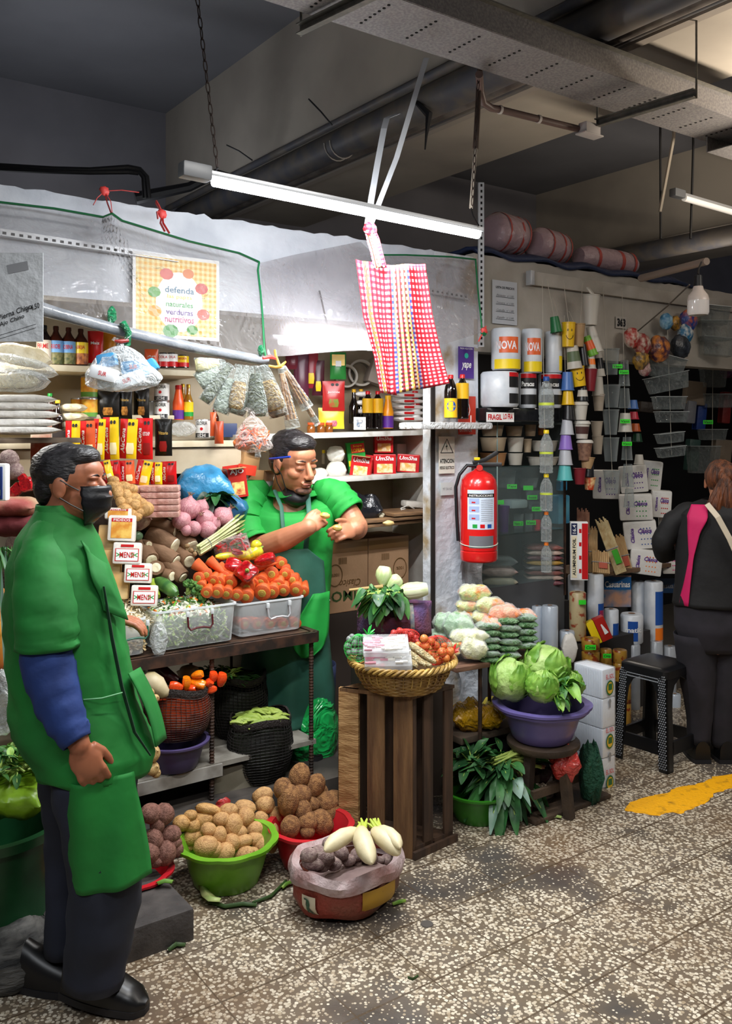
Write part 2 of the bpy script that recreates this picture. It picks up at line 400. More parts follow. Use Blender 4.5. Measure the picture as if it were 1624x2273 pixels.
line3('wire','stray dark wire sticking out of the beam pipes, upper middle','wire',[Wd(685,220,4.4),Wd(712,248,4.3),Wd(737,278,4.3)],.004,blackc)
line3('wire','short stray dark wire left of the lamp cable bundle','wire',[Wd(503,322,5.0),Wd(530,335,4.9),Wd(560,356,4.9)],.004,blackc)
line3('wire','dark rag end hanging from the pipes beside the white straps','wire',[Wd(925,228,4.6),Wd(952,255,4.5),Wd(946,300,4.5),Wd(943,332,4.5)],[.012,.02,.008,.004],blackc)
cpts=[Wz(1063,165,3.14),Wz(1066,200,3.14),Wz(1072,228,3.10),Wz(1090,240,3.10),Wz(1108,243,3.10),Wz(1298,290,3.10)]
o=thing('conduit_pipe','brown elbow conduit leading to the white junction box under the tray','pipe',cpts[0])
MB().tube([p-cpts[0]for p in cpts],.016,10).build('tube',M('brown_pvc','#6a5650',.45),o)
for q in((1107,243),(1193,264)):
 p=Wz(q[0],q[1],3.10)-cpts[0];MB().tube([p,p+V(.012,-.001,0)],.019,10).build('clip',M('pale_clip','#cfc8c2',.5),o)
jb=Wz(1308,287,3.10)
o=thing('junction_box','white junction box at the end of the brown conduit','junction box',jb,axes(x=(1,0,0),z=(0,0,1)))
MB().box((0,0,0),(.10,.05,.05),bev=.006).build('body',M('white_pvc','#c9c3c0',.4),o)
MB().box((0,0,-.028),(.13,.06,.008),bev=.003).build('lid',M('white_pvc','#c9c3c0',.4),o)
for k,(dz,lab_)in enumerate(((0,'upper black cable arching down behind the stall wall top'),(-.03,'lower black cable arching down behind the stall wall top'))):
 pts=[Wd(-30,366+8*k,4.6),Wd(120,375+5*k,4.6),Wd(200,377+5*k,4.6),Wd(285,371+10*k,4.6),Wd(310,376+8*k,4.6),Wd(325-6*k,392+4*k,4.6),Wd(330-8*k,440,4.6)]
 line3('cable',lab_,'cable',pts,.014,blackc,8)
line3('cable','thick black cable bundle descending from the beam pipes to the stall wall','cable',[Wd(300,440,5.5),Wd(420,415,5.6),Wd(480,385,5.6),Wd(520,395,5.6)],[.04,.03,.03,.02],blackc,8)
# ========== lamps, chains, awning, cloth
HC=M('lamp_housing','#b9bcc0',.35,metal=.3)
def tube_lamp(name,label,p,q,watts,r=.018,strength=14,lens='#f4f8ff',cap=True):
 p,q=Vector(p),Vector(q);d=q-p;R=axes(x=(0,0,1),z=d);L_=d.length
 o=thing(name,label,'lamp',p,R)
 MB().box((.016,.004,L_/2),(.018,.034,L_+.02),bev=.004).build('housing',HC,o)
 MB().tube([(0,0,.035),(0,0,L_-.005)],r,16).build('light_tube',M('tube_glow%g'%strength,'#ffffff',.4,emit=(lens,strength)),o)
 if cap:
  MB().box((.014,0,-.03),(.05,.05,.10),bev=.008).build('end_cap',M('end_cap','#6f7276',.4),o)
  MB().box((.014,-.027,-.035),(.028,.003,.03)).build('end_label',WHITE,o)
 return o
TA=Wy(452,395,2.62);TB=Wy(1062,519,2.62)
lampA=tube_lamp('tube_lamp','long lit white tube lamp hanging from chains in front of the vegetable stall',TA,TB,40,.021,22)
mid=(TA+TB)/2
area_light('tube_lamp_light',mid+V(0,0,-.035),(TB-TA).length,.03,38,(.93,.97,1.0),(0,math.atan2(-(TB-TA).z,(TB-TA).x),0))
area_light('tube_lamp_light',mid+V(0,.035,-.01),(TB-TA).length,.03,5,(.93,.97,1.0),(PI/2,0,0))
TC=Wy(605,756,3.40);TD=TC+V(.60,0,0)
tube_lamp('tube_lamp','short lit tube lamp inside the stall, glowing through the plastic sheet',TC,TD,20,.016,22,cap=False)
area_light('stall_lamp_light',(TC+TD)/2+V(0,0,-.03),.6,.03,9,(1,.97,.92),(0,0,0))
area_light('stall_lamp_light',(TC+TD)/2+V(0,-.03,.01),.6,.03,5,(.96,.98,1),(-PI/2,0,0))
tag(MB().tube([(TC.x+.3,3.40,TC.z+.03),(TC.x+.3,3.49,2.35)],.004,6).build('hanging_wire',blackc),'thin wire holding the short inner tube lamp','wire')
TE=V(0.35,3.72,2.16)
tube_lamp('tube_lamp','tube lamp inside the stall at the far left behind the hanging sheet',TE,TE+V(.6,0,0),20,.016,9,cap=False)
area_light('stall_lamp_light',TE+V(.3,0,-.03),.6,.03,11,(1,.96,.9))
area_light('shop_lamp_light',(4.6,4.3,2.35),.6,.05,5,(1,.9,.78))
chain_m=M('rusty_chain','#3b302c',.6,metal=.5);barm=M('rusty_bar','#4b3b33',.7,metal=.2);strapm=M('white_strap','#c8ccd2',.6)
def chain(label,p,q,link=.034,w_=.0065):
 p,q=Vector(p),Vector(q);d=q-p;n=int(d.length/link);o=thing('hanging_chain',label,'chain',p);mb=MB()
 for i in range(n):
  c=d*((i+.5)/n);a,b=frame_of(d);s_=a if i%2 else b;u=d.normalized()
  pts=[c+s_*w_*math.cos(t)+u*link*.62*math.sin(t)for t in[2*PI*k/8 for k in range(9)]]
  mb.tube(pts,.0019,5,cap=False)
 mb.build('links',chain_m,o);return o
chain('rusty chain hanging from the ceiling to the left end of the long tube lamp',Wy(437,-10,2.66),Wy(482,372,2.66))
c1=Wd(1066,160,3.75)
chain('chain hanging beside the dark bar at the right end of the long tube lamp',Wd(1062,165,3.62),Wd(1048,455,3.58))
o=thing('hanging_bar','dark rusty vertical bar hanging beside a chain, right of the white straps','bar',c1)
MB().tube([(0,0,.05),Wd(1055,330,3.7)-c1],.012,6).build('bar',barm,o)
MB().tube([Wd(1055,330,3.7)-c1,Wd(1045,462,3.66)-c1],.008,6).build('pale_rod',M('pale_rod','#a39a8c',.6),o)
tag(MB().tube([Wy(484,372,2.64),Wy(478,380,2.66),Wy(468,385,2.63),TA+V(0,0,.035)],.003,5).build('lamp_hook',blackc),'wire hook fixing the long tube lamp to its chain','hook')
tag(MB().tube([Wd(1045,462,3.66),Wd(1050,480,3.6),Wd(1062,500,3.5),TB+V(0,0,.03)],.003,5).build('lamp_hook',blackc),'tangled wire fixing the right end of the long tube lamp','hook')
def strap(label,pts,wd,mat=strapm,name='hanging_strap',cat='strap'):
 pts=[Vector(p)for p in pts];mb=MB();rings=[]
 for p in pts:rings.append([p+RT*(-wd/2),p+RT*(wd/2),p+RT*(wd/2)+FW*.003,p-RT*(wd/2)+FW*.003])
 mb.loft(rings);return tag(mb.build(name,mat,smooth=False),label,cat)
KN=Wd(818,508,3.34)
strap('long white strap running from the cable tray down to the knotted cloth',[Wd(946,128,3.42),Wd(920,215,3.42),Wd(880,350,3.42),Wd(845,440,3.40),Wd(822,500,3.36)],.021)
strap('shorter white strap with bent upper end, knotted to the cloth',[Wd(882,252,3.6),Wd(858,262,3.56),Wd(852,285,3.52),Wd(838,360,3.46),Wd(824,440,3.40),Wd(815,502,3.35)],.024)
# ---- checked kitchen cloth
def cloth_mat():
 m=bpy.data.materials.new('checked_cloth');m.use_nodes=True;nt=m.node_tree;N=nt.nodes;L=nt.links;b=N['Principled BSDF'];b.inputs['Roughness'].default_value=.9
 uv=N.new('ShaderNodeUVMap');sp=N.new('ShaderNodeSeparateXYZ');L.new(uv.outputs[0],sp.inputs[0])
 def mth(op,a,c=None):
  n=N.new('ShaderNodeMath');n.operation=op
  for i,v in enumerate((a,c)):
   if v is None:continue
   if hasattr(v,'type'):L.new(v,n.inputs[i])
   else:n.inputs[i].default_value=v
  return n.outputs[0]
 fx=mth('GREATER_THAN',mth('FRACT',mth('MULTIPLY',sp.outputs[0],1/.018)),.5);fy=mth('GREATER_THAN',mth('FRACT',mth('MULTIPLY',sp.outputs[1],1/.018)),.5)
 k=mth('MULTIPLY',mth('ADD',fx,fy),.5)
 r=N.new('ShaderNodeValToRGB');r.color_ramp.elements[0].color=lin('#e8dde2');r.color_ramp.elements[1].color=lin('#b80c20');e=r.color_ramp.elements.new(.5);e.color=lin('#c8283c');L.new(k,r.inputs[0])
 r2=N.new('ShaderNodeValToRGB');r2.color_ramp.interpolation='CONSTANT';cr=r2.color_ramp;cr.elements[0].color=(0,0,0,1);cr.elements[1].position=.30;cr.elements[1].color=lin('#2c4f9c')
 for p_,c_ in((.34,'#ecc861'),(.375,'#4a1c1c'),(.415,'#ecc861'),(.45,'#4a1c1c'),(.49,'#ecc861'),(.525,'#4a1c1c'),(.56,'#ecc861'),(.585,'#2c4f9c')):
  e=cr.elements.new(p_);e.color=lin(c_)
 u2=N.new('ShaderNodeAttribute');u2.attribute_name='band';L.new(u2.outputs['Fac'],r2.inputs[0])
 inb=mth('MULTIPLY',mth('GREATER_THAN',u2.outputs['Fac'],.30),mth('LESS_THAN',u2.outputs['Fac'],.62))
 mx=N.new('ShaderNodeMix');mx.data_type='RGBA';L.new(mth('MULTIPLY',inb,mth('ADD',mth('MULTIPLY',fy,.45),.5)),mx.inputs[0]);L.new(r.outputs[0],mx.inputs[6]);L.new(r2.outputs[0],mx.inputs[7])
 L.new(mx.outputs[2],b.inputs['Base Color']);return m
CLM=cloth_mat()
def cloth_panel(L0,R0,L1,R1,name,parent,w_real,h_real,u0,band,fold=.012,nu=24,nv=30,dz=0):
 """L0,R0 top left/right; L1,R1 lists of left/right edge points down the panel"""
 def edge(pts,t):
  t*=len(pts)-1;i=min(int(t),len(pts)-2);return pts[i].lerp(pts[i+1],t-i)
 o=parent.location;mb=MB()
 def fn(u,v):
  a=edge(L1,v);b=edge(R1,v);p=a.lerp(b,u)
  return p-o+FW*(fold*math.sin(u*9+v*2)*(.4+v)+dz+.01*noise.noise(Vector((u*3,v*4,u0))))
 mb.grid(fn,nu,nv);me=mb.mesh(name,CLM)
 uvl=me.uv_layers.new(name='uv');at=me.attributes.new('band','FLOAT','POINT')
 for i in range(nu+1):
  for j in range(nv+1):at.data[i*(nv+1)+j].value=band(i/nu)
 for lp in me.loops:
  vi=lp.vertex_index;i,j=divmod(vi,nv+1);uvl.data[lp.index].uv=(u0+i/nu*w_real,-j/nv*h_real)
 ob=inst(name,me,parent);md=ob.modifiers.new('s','SOLIDIFY');md.thickness=.0025;return ob
ct=thing('kitchen_cloth','red and white checked cloth hanging knotted from white straps','cloth',KN)
dC=3.34
W_=lambda x,y,k=0:Wd(x,y,dC+k)
cloth_panel(0,0,[W_(858,588),W_(862,700),W_(866,790),W_(868,876)],[W_(944,586),W_(960,700),W_(980,790),W_(997,852)],'front_fold',ct,.21,.46,0,lambda u:u*.7+.24)
cloth_panel(0,0,[W_(789,576,.05),W_(805,700,.05),W_(830,790,.05),W_(845,872,.05)],[W_(862,590,.02),W_(866,700,.02),W_(872,790,.02),W_(880,878,.02)],'back_fold',ct,.13,.46,.3,lambda u:.3+(u-.2)*1.6 if .2<u<.4 else 0)
def knot():
 L=[W_(808,510),W_(814,535),W_(822,560),W_(830,596)];R=[W_(832,508),W_(842,530),W_(848,556),W_(858,594)]
 cloth_panel(0,0,L,R,'twisted_neck',ct,.05,.2,0,lambda u:.28+u*.5,.006,8,16)
 mb=MB().ball(KN+RT*.005-KN,(.026,.022,.024),n=16,m=10,nz=(.25,2.5,3));me=mb.mesh('knot',CLM);uvl=me.uv_layers.new(name='uv')
 at=me.attributes.new('band','FLOAT','POINT')
 for lp in me.loops:c=me.vertices[lp.vertex_index].co;uvl.data[lp.index].uv=(c.x,c.z)
 inst('knot',me,ct)
knot()
# ---- plastic awning
hem=M('green_hem','#0e6a3c',.45);AW=film('awning_film','#c0bdbd',.13,.6,.07,(7,1.0),.3);AW2=film('awning_film_middle','#b4aeb0',.30,.7,.10,(5,1.0),.5)
def sheet(name,lab_,top,bot,mat,nu=40,nv=16,amp=.012,org=None,folds=None):
 def edge(pts,t):
  t*=len(pts)-1;i=min(int(t),len(pts)-2);return pts[i].lerp(pts[i+1],t-i)
 o0=top[0];o=thing(name,lab_,'plastic sheet',o0)
 def fn(u,v):
  p=edge(top,u).lerp(edge(bot,u),v)-o0
  n=amp*math.sin(PI*v)*(math.sin(u*16+v*3)+1.4*noise.noise(Vector((u*8,v*3,1))))
  if folds:
   for(fu,fv,k,wd_)in folds:
    a=(u-fu)-k*(v-fv)
    if v>fv:n+=.02*math.exp(-(a/wd_)**2)*math.sin(a*190)*(1-.4*v)
  return p-FW*n
 MB().grid(fn,nu,nv).build('film',mat,o);return o,o0
t1=[Wy(-80,440,3.40),Wy(0,449,3.40),Wy(120,463,3.40),Wy(228,482,3.40),Wy(248,474,3.38),Wy(270,490,3.40),Wy(420,536,3.40),Wy(530,562,3.40),Wy(575,582,3.38)]
b1_=[Wy(-80,640,3.20),Wy(0,665,3.20),Wy(100,690,3.20),Wy(200,712,3.20),Wy(280,735,3.20),Wy(350,752,3.20),Wy(450,778,3.20),Wy(530,790,3.20),Wy(585,800,3.20)]
o,o0=sheet('plastic_sheet','clear plastic awning sheet with green hem over the left half of the stall',t1,b1_,AW,90,30,.010,folds=[(.42,.0,.35,.10),(.40,.0,.75,.08)])
MB().tube([p-o0 for p in t1],.011,8,flat=.4).build('green_hem',hem,o)
cord=[Wy(575,582,3.37),Wy(572,600,3.36),Wy(578,650,3.32),Wy(583,710,3.27),Wy(586,770,3.22),Wy(590,796,3.19)]
MB().tube([p-o0 for p in cord],.0045,6).build('side_hem',hem,o)
t2_=[Wy(577,584,3.38),Wy(650,566,3.42),Wy(730,550,3.44),Wy(800,536,3.44),Wy(830,566,3.43),Wy(900,566,3.42),Wy(1000,570,3.40),Wy(1055,576,3.38)]
b2_=[Wy(592,792,3.22),Wy(640,790,3.26),Wy(700,784,3.28),Wy(760,779,3.30),Wy(830,777,3.30),Wy(900,774,3.30),Wy(985,764,3.30),Wy(1070,738,3.30)]
o,o0=sheet('plastic_sheet','clear plastic sheet lit from behind, between the green cord and the perforated post',t2_,b2_,AW2,60,20,.016)
MB().tube([p-o0 for p in t2_[4:]],.009,8,flat=.5).build('green_hem',hem,o)
MB().tube([p-o0 for p in(t2_[-1],Wy(1060,640,3.35),Wy(1070,735,3.30))],.0045,6).build('side_hem',hem,o)
MB().tube([b2_[-1]-o0,Wy(1076,742,3.30)-o0],.012,6).build('green_tie',hem,o)
redc=M('red_ribbon','#d9443f',.5)
def ribbon(lab_,c,pts,r=.006):
 o=thing('ribbon_tie',lab_,'ribbon',c);MB().ball((0,0,0),(.018,.014,.02),n=10,m=7,nz=(.35,2,1)).build('knot',redc,o)
 for q in pts:MB().tube([V(0,0,0)]+[p-c for p in q],[r]*(len(q)+1),5,flat=.3).build('tail',redc,o)
ribbon('red ribbon tie holding the awning hem to the wall top, left one with long tails',Wy(232,424,3.42),[[Wy(270,422,3.42),Wy(308,427,3.42)],[Wy(215,440,3.42),Wy(207,455,3.42)],[Wy(238,450,3.41),Wy(247,474,3.39)],[Wy(246,448,3.41),Wy(249,474,3.39)]])
ribbon('bunched red ribbon tie hanging in front of the green hem, right of the long-tailed one',Wy(360,475,3.38),[[Wy(352,458,3.39),Wy(346,448,3.44)],[Wy(362,495,3.38),Wy(376,518,3.38)],[Wy(356,495,3.38),Wy(366,514,3.38)],[Wy(348,470,3.38),Wy(350,486,3.38)]],.009)
ribbon('orange red knot tying the plastic sheet corner to the perforated post',Wy(1074,735,3.30),[[Wy(1066,748,3.3),Wy(1062,758,3.3)],[Wy(1078,724,3.3)]],.006)
rodp=[Wy(-90,640,3.19),Wy(0,660,3.19),Wy(60,677,3.19),Wy(130,697,3.19),Wy(270,735,3.19),Wy(420,770,3.19),Wy(592,802,3.19)]
tag(MB().tube(rodp,[.040,.034,.028,.022,.021,.0205,.020],14).build('awning_rod',M('grey_plastic_pipe','#6f7378',.25,mix=('#85888c',12),bump=(40,.3))),'grey plastic-wrapped rod along the lower edge of the awning','rod')
gr_=film('green_film','#0e7a4c',.75,.95,.2,(60,1))
tag(MB().tube([Wy(272,716,3.165),Wy(285,738,3.15),Wy(281,765,3.17)],[.014,.012,.014],10).build('green_bag_knot',gr_),'green plastic strip knotted round the awning rod above the hanging bag','tie')
tag(MB().ball(Wy(248,700,3.19),(.018,.01,.033),n=12,m=8,nz=(.2,3,5)).build('green_bag_scrap',gr_),'scrunched green plastic scrap stuck above the rod','plastic scrap')
tag(MB().ball(Wy(579,778,3.17),(.014,.01,.022),n=12,m=8,nz=(.2,3,2)).build('green_tie',gr_),'green plastic tie at the right end of the awning rod','tie')
tag(MB().tube([Wy(254,757,3.155),Wy(268,758,3.15),Wy(285,756,3.15)],[.004,.009,.006],8).build('clothes_peg',M('dark_red_peg','#7a1f18',.4)),'dark red tie clipped on the rod beside the hanging bag','peg')
p0_,p1_=Wy(0,516,3.485),Wy(390,575,3.485)
def slotted(name,lab_,p,q,w_=.035,th=.03,mat=None,n=None):
 p,q=Vector(p),Vector(q);d=q-p;R=axes(x=RT if abs(d.normalized().z)>.7 else(0,0,1),z=d);o=thing(name,lab_,'angle bar',p,R);L_=d.length
 mb=MB();mb.box((0,0,L_/2),(w_,.003,L_),mat or HC);mb.box((-w_/2,th/2*(1),L_/2),(.003,th,L_),mat or HC)
 n=n or int(L_/.03)
 for i in range(n):
  for s_ in(1,-1):mb.box((0,s_*.0016,L_*(i+.5)/n),(.010,.001,.014),hole)
 mb.build('bar',None,o,smooth=False);return o
slotted('slotted_angle_bar','perforated metal angle bar along the lintel behind the left plastic sheet',p0_,p1_,.03)
slotted('slotted_angle_bar','short perforated metal bar behind the plastic at the right of the cloth',Wy(955,645,3.485),Wy(1038,660,3.485),.03)
slotted('slotted_angle_post','white perforated angle post rising beside the pink wrapped rolls',Wy(1068,770,3.40),Wy(1068,405,3.40),.028,mat=M('white_angle','#b4b6b8',.5))
pc=Wy(393,660,3.47);o=thing('poster','yellow checked nutrition poster behind the plastic awning','poster',pc,FRONT)
PW,PH=.385,.345
def poster_mat():
 m=bpy.data.materials.new('poster_check');m.use_nodes=True;nt=m.node_tree;N=nt.nodes;L=nt.links;b=N['Principled BSDF']
 tc=N.new('ShaderNodeTexCoord');sp=N.new('ShaderNodeSeparateXYZ');L.new(tc.outputs['Object'],sp.inputs[0])
 outs=[]
 for i in(0,1):
  a=N.new('ShaderNodeMath');a.operation='MULTIPLY';a.inputs[1].default_value=45;L.new(sp.outputs[i],a.inputs[0])
  f=N.new('ShaderNodeMath');f.operation='FRACT';L.new(a.outputs[0],f.inputs[0]);g=N.new('ShaderNodeMath');g.operation='GREATER_THAN';g.inputs[1].default_value=.5;L.new(f.outputs[0],g.inputs[0]);outs.append(g.outputs[0])
 s_=N.new('ShaderNodeMath');s_.operation='ADD';L.new(outs[0],s_.inputs[0]);L.new(outs[1],s_.inputs[1]);d_=N.new('ShaderNodeMath');d_.operation='MULTIPLY';d_.inputs[1].default_value=.5;L.new(s_.outputs[0],d_.inputs[0])
 r=N.new('ShaderNodeValToRGB');r.color_ramp.elements[0].color=lin('#f6e7a4');r.color_ramp.elements[1].color=lin('#e6a80c');L.new(d_.outputs[0],r.inputs[0]);L.new(r.outputs[0],b.inputs['Base Color']);return m
mb=MB();mb.box((0,0,0),(PW,PH,.002),WHITE);patch(mb,(0,0),PW*.93,PH*.92,poster_mat(),z=.0014);mb.build('sheet',None,o,smooth=False)
mb=MB();disc(mb,(.01,-.02),.105,.125,WHITE,z=.002,n=28)
for(a,c,r1)in((30,'#c63a2c',.03),(70,'#e07a2c',.026),(120,'#d9584a',.03),(165,'#5fa04a',.028),(200,'#e0a02c',.03),(250,'#4a9a4a',.035),(300,'#4f9a3c',.026),(340,'#c04a30',.03)):
 disc(mb,(.01+.115*math.cos(math.radians(a)),-.02+.13*math.sin(math.radians(a))),r1,r1*.8,M('poster'+c,c,.5),z=.0022,n=10)
mb.build('wreath',None,o,smooth=False)
mb=MB();tb=M('teal_ink','#2a6a8a',.5);put_text(mb,'defenda',.13,.026,(.01,.03,.0025),tb);put_text(mb,'las papas',.11,.02,(.01,.0,.0025),YEL)
put_text(mb,'naturales',.12,.022,(.01,-.03,.0025),GRN);put_text(mb,'verduras',.12,.024,(.01,-.062,.0025),PUR);put_text(mb,'nutritivos',.13,.026,(.01,-.093,.0025),M('magenta_ink','#c0307a',.5));mb.build('lettering',None,o,smooth=False)
pp=Wy(40,640,3.12);o=thing('price_list','handwritten price list in a plastic sleeve hanging at the left edge','price list',pp,axes(x=RT,z=-FW))
MB().box((0,-.03,0),(.17,.30,.003)).build('paper',M('sleeve_paper','#c4c8cc',.4,bump=(20,.6)),o)
mb=MB();put_text(mb,'Pierna Chino',.12,.018,(-.01,-.08,.003),BLACK,rot=.35,slant=.3);put_text(mb,'Ajo Chino',.09,.018,(-.02,-.11,.003),BLACK,rot=.35,slant=.3);put_text(mb,'s/ 4.50',.05,.018,(.05,-.065,.003),BLACK,rot=.35,slant=.3);patch(mb,(0,-.14),.13,.0012,BLACK,z=.003,rot=.3);patch(mb,(0,-.152),.13,.0012,BLACK,z=.003,rot=.3)
patch(mb,(0,.07),.07,.03,GREY,z=.003,rot=.2);mb.build('lettering',None,o,smooth=False)
def bag(name,lab_,cat,c,w_,h_,dp=.06,mat=BAGF,neck=.16,seed=0,parent=None,nz=.16):
 """tied plastic bag: c is the knot, hanging down"""
 o=thing(name,lab_,cat,c)if parent is None else parent;mb=MB();rings=[];n=26;m=18
 for i in range(m+1):
  t=i/m;s_=neck+(1-neck)*math.sin(PI*.5*min(1,t*1.25))**.8 if t<.85 else(1-((t-.85)/.15)**2*.75)
  ring=[]
  for j in range(n):
   a=2*PI*j/n;u=Vector((math.cos(a),math.sin(a),0));k=1+nz*fbm(Vector((u.x*1.6,u.y*1.6,t*3+seed)))+.07*math.sin(a*9+seed)*(1-t)
   ring.append(RT*(u.x*w_/2*s_*k)+FW*(u.y*dp/2*s_*k)+V(0,0,-h_*t+.02*h_*math.sin(a*3+seed)*t))
  rings.append(ring)
 mb.loft(rings);b=mb.build('bag',mat,o)
 MB().ball((0,0,.004),(.012,.01,.012),n=10,m=6,nz=(.3,2,seed)).build('knot',mat,o)
 for k in(-1,1):MB().grid(lambda u,v:V(0,0,.008)+RT*(k*u*.035+.01*v)+V(0,0,u*.02*(1+k*.3)+v*.012)+FW*.004*math.sin(9*u),4,2).build('tail',mat,o)
 return o
kb=Wy(268,768,3.16)
ob=bag('produce_bag','clear bag of blue and white packets hanging from the awning rod','bag',kb,.27,.165,.11,seed=2)
pk=M('packet_white','#e9ecf0',.35);pb=M('packet_blue','#3a86b4',.3)
for k,(x,y,a,w_)in enumerate(((232,830,-.25,.10),(238,800,.2,.07),(285,845,.35,.12),(300,815,.1,.10),(325,820,.6,.09))):
 p=Wy(x,y,3.16+.02*(k%2));o=thing('napkin_packet',['white napkin packet low left in the hanging bag','blue packet high left in the hanging bag','white packet at the bottom middle of the hanging bag','blue and white packet high right in the hanging bag','blue packet at the right side of the hanging bag'][k],'packet',p,axes(x=RT,z=-FW).to_4x4().to_3x3()@Matrix.Rotation(a,3,'Z'))
 MB().box((0,0,0),(w_,.05,.05),bev=.012).build('packet',pk if k in(0,2)else pb,o)
 if k in(0,2,3):put_text(MB(),'SUR',.03,.016,(0,.0,.026),RED).build('lettering',None,o,smooth=False)
 # ---- pink wrapped rolls on the wall top
def wrapped_roll(lab_,c,r,L_,ax,seed,lbl=False):
 R=axes(x=(0,0,1),z=ax);o=thing('wrapped_roll',lab_,'roll',c,R,'rolls on the wall top');mb=MB();rings=[]
 for i in range(15):
  t=i/14;s_=1-.35*abs(2*t-1)**6
  rings.append([V(r*s_*math.cos(a)*(1+.05*fbm(V(math.cos(a)*2,math.sin(a)*2,t*5+seed))),r*s_*math.sin(a)*(1+.05*fbm(V(math.cos(a)*2,math.sin(a)*2,t*5+seed+9))),L_*(t-.5))for a in[2*PI*j/24 for j in range(24)]])
 mb.loft(rings);mb.build('roll',M('pinkwhite_roll','#a88f94',.3,bump=(25,1)),o)
 mb=MB()
 for t in((-.3,.05),(.12,.06),(.36,.04)):
  mb.loft([[V((r*1.012)*math.cos(a),(r*1.012)*math.sin(a),L_*(t[0]+k*t[1]))for a in[2*PI*j/24 for j in range(24)]]for k in(0,1)],cap=False)
 mb.build('red_stripe',M('red_stripe','#a8443c',.35),o)
 if lbl:
  mb=MB();T=TM((-r*.3,-r*1.0,.03),axes(x=(0,0,-1),z=(0,-1,0)).to_4x4()@Matrix.Rotation(PI/2*0,4,'Z'))
  patch(mb,(0,0),.075,.09,M('label_paper','#b8b4ae',.6),T)
  for k in range(5):patch(mb,(0,.03-.014*k),.055,.005,GREY,T,z=.001)
  mb.build('paper_label',None,o,smooth=False)
tarp=M('blue_tarp','#1d2a4a',.5,bump=(12,1))
mb=MB();mb.grid(lambda u,v:V(3.23+u*1.9,3.48+v*.26,2.685+.02*math.sin(u*30)*.5+.012*noise.noise(V(u*12,v*4,0))-(.03 if v==0 else 0)),50,5);tag(mb.build('tarp',tarp),'dark blue folded tarp under the wrapped rolls on the wall top','tarp').modifiers.new('s','SOLIDIFY').thickness=.02
wrapped_roll('large red and white wrapped roll on the wall, nearest the perforated post',Wy(1120,520,3.64),.112,.26,(1,.1,0),1)
wrapped_roll('crumpled red and white wrapped roll, second along the wall top',Wy(1215,548,3.64),.10,.30,(1,.2,0),2,True)
wrapped_roll('red and white wrapped roll with barcode label, furthest right on the wall top',Wy(1345,580,3.64),.078,.52,(1,0,0),3,True)
# ---- far right hanging things
fx=Wd(1510,437,5.4);fy_=Wd(1700,492,5.9)
tube_lamp('tube_lamp','unlit white lamp fixture hanging at the right edge',fx,fy_,0,.02,.35,'#d8cdbd')
for(a,b,lab_)in(((1465,303),(1466,530),'thin black rod hanging beside the pale rod at the right'),((1538,330),(1532,530),'thin black rod hanging through the unlit lamp at the right')):
 p,q=Wd(a[0],a[1],5.6),Wd(b[0],b[1],5.6);tag(MB().tube([p+V(0,0,1.0),p,q],.008,6).build('hanging_rod',blackc),lab_,'rod')
p,q=Wd(1495,303,5.3),Wd(1464,470,5.3);tag(MB().tube([p+V(0,0,.05),p,q],.011,6).build('hanging_rod',M('pale_rod','#a39a8c',.6)),'pale slanting rod hanging from the tray at the right','rod')
p,q=Wd(1422,618,5.3),Wd(1568,580,4.7);tag(MB().tube([p,q],[.022,.02],10).build('wooden_stick',M('pale_stick','#a39388',.7)),'pale stick poking out from the wall top above the bulb','stick')
bp_=Wd(1549,630,4.3);o=thing('light_bulb','large unlit white bulb hanging in a black socket at the right','bulb',bp_)
MB().lathe([(.004,.045),(.018,.04),(.02,0),(.022,-.012)],14).build('socket',BLACK,o)
MB().lathe([(.022,-.012),(.026,-.03),(.045,-.055),(.05,-.075),(.051,-.082)],20).build('bulb_neck',M('bulb_neck','#c4b8b0',.35),o)
MB().lathe([(.0505,-.082),(.051,-.14),(.045,-.152),(.03,-.155)],20).build('diffuser',M('bulb_diffuser','#d6d0cc',.15,coat=.5),o)
tag(MB().tube([bp_+V(0,0,.045),Wd(1549,600,4.35),Wd(1556,582,4.6)],.005,6).build('bulb_cable',blackc),'black cable holding the big white bulb','cable')
tag(MB().tube([Wd(1530,632,4.4),Wd(1480,680,4.7),Wd(1415,735,5.1)],.004,5).build('cable',M('grey_cable','#5c564f',.6)),'thin cable running diagonally from the bulb to the lintel','cable')
# ========== shelves of the vegetable stall and their goods
shelfm=M('shelf_board','#cfc6ae',.6,mix=('#b8ac90',7));shelfw=M('shelf_white','#d9d7d2',.5,mix=('#9a8f7c',9),lo=.5,hi=.7)
def board(label,c,d,mat,rot=0,tilt=0,name='shelf'):
 o=MB().box((0,0,0),d,bev=.003).build(name,mat,None,c,(0,tilt,rot));return tag(o,label,'shelf')
board('top cream shelf at the back of the stall carrying sauce bottles',(.85,4.055,1.97),(2.0,.30,.028),shelfm)
board('middle cream shelf at the back of the stall under the milk cans',(1.0,4.055,1.635),(2.1,.30,.03),shelfm)
tag(MB().box((1.0,3.93,1.555),(2.1,.015,.12)).build('shelf_rail',inner),'plain board fixed under the front of the middle cream shelf','shelf')
board('narrow raised board on the middle shelf carrying pasta and milk cans',(.95,4.12,1.762),(1.6,.16,.02),shelfm)
board('right white worn shelf above the opened red cartons',(2.62,4.03,1.675),(1.14,.32,.028),shelfw,0,math.radians(-1.2))
board('white worn shelf carrying the red cartons',(2.62,4.03,1.44),(1.14,.32,.026),shelfw,0,math.radians(-1.0))
o=thing('shelf','white plastic-wrapped ledge carrying two soy sauce bottles in front of the pillar','shelf',(2.95,3.42,1.72))
MB().box((0,0,0),(.46,.16,.02),bev=.004).build('ledge',shelfw,o)
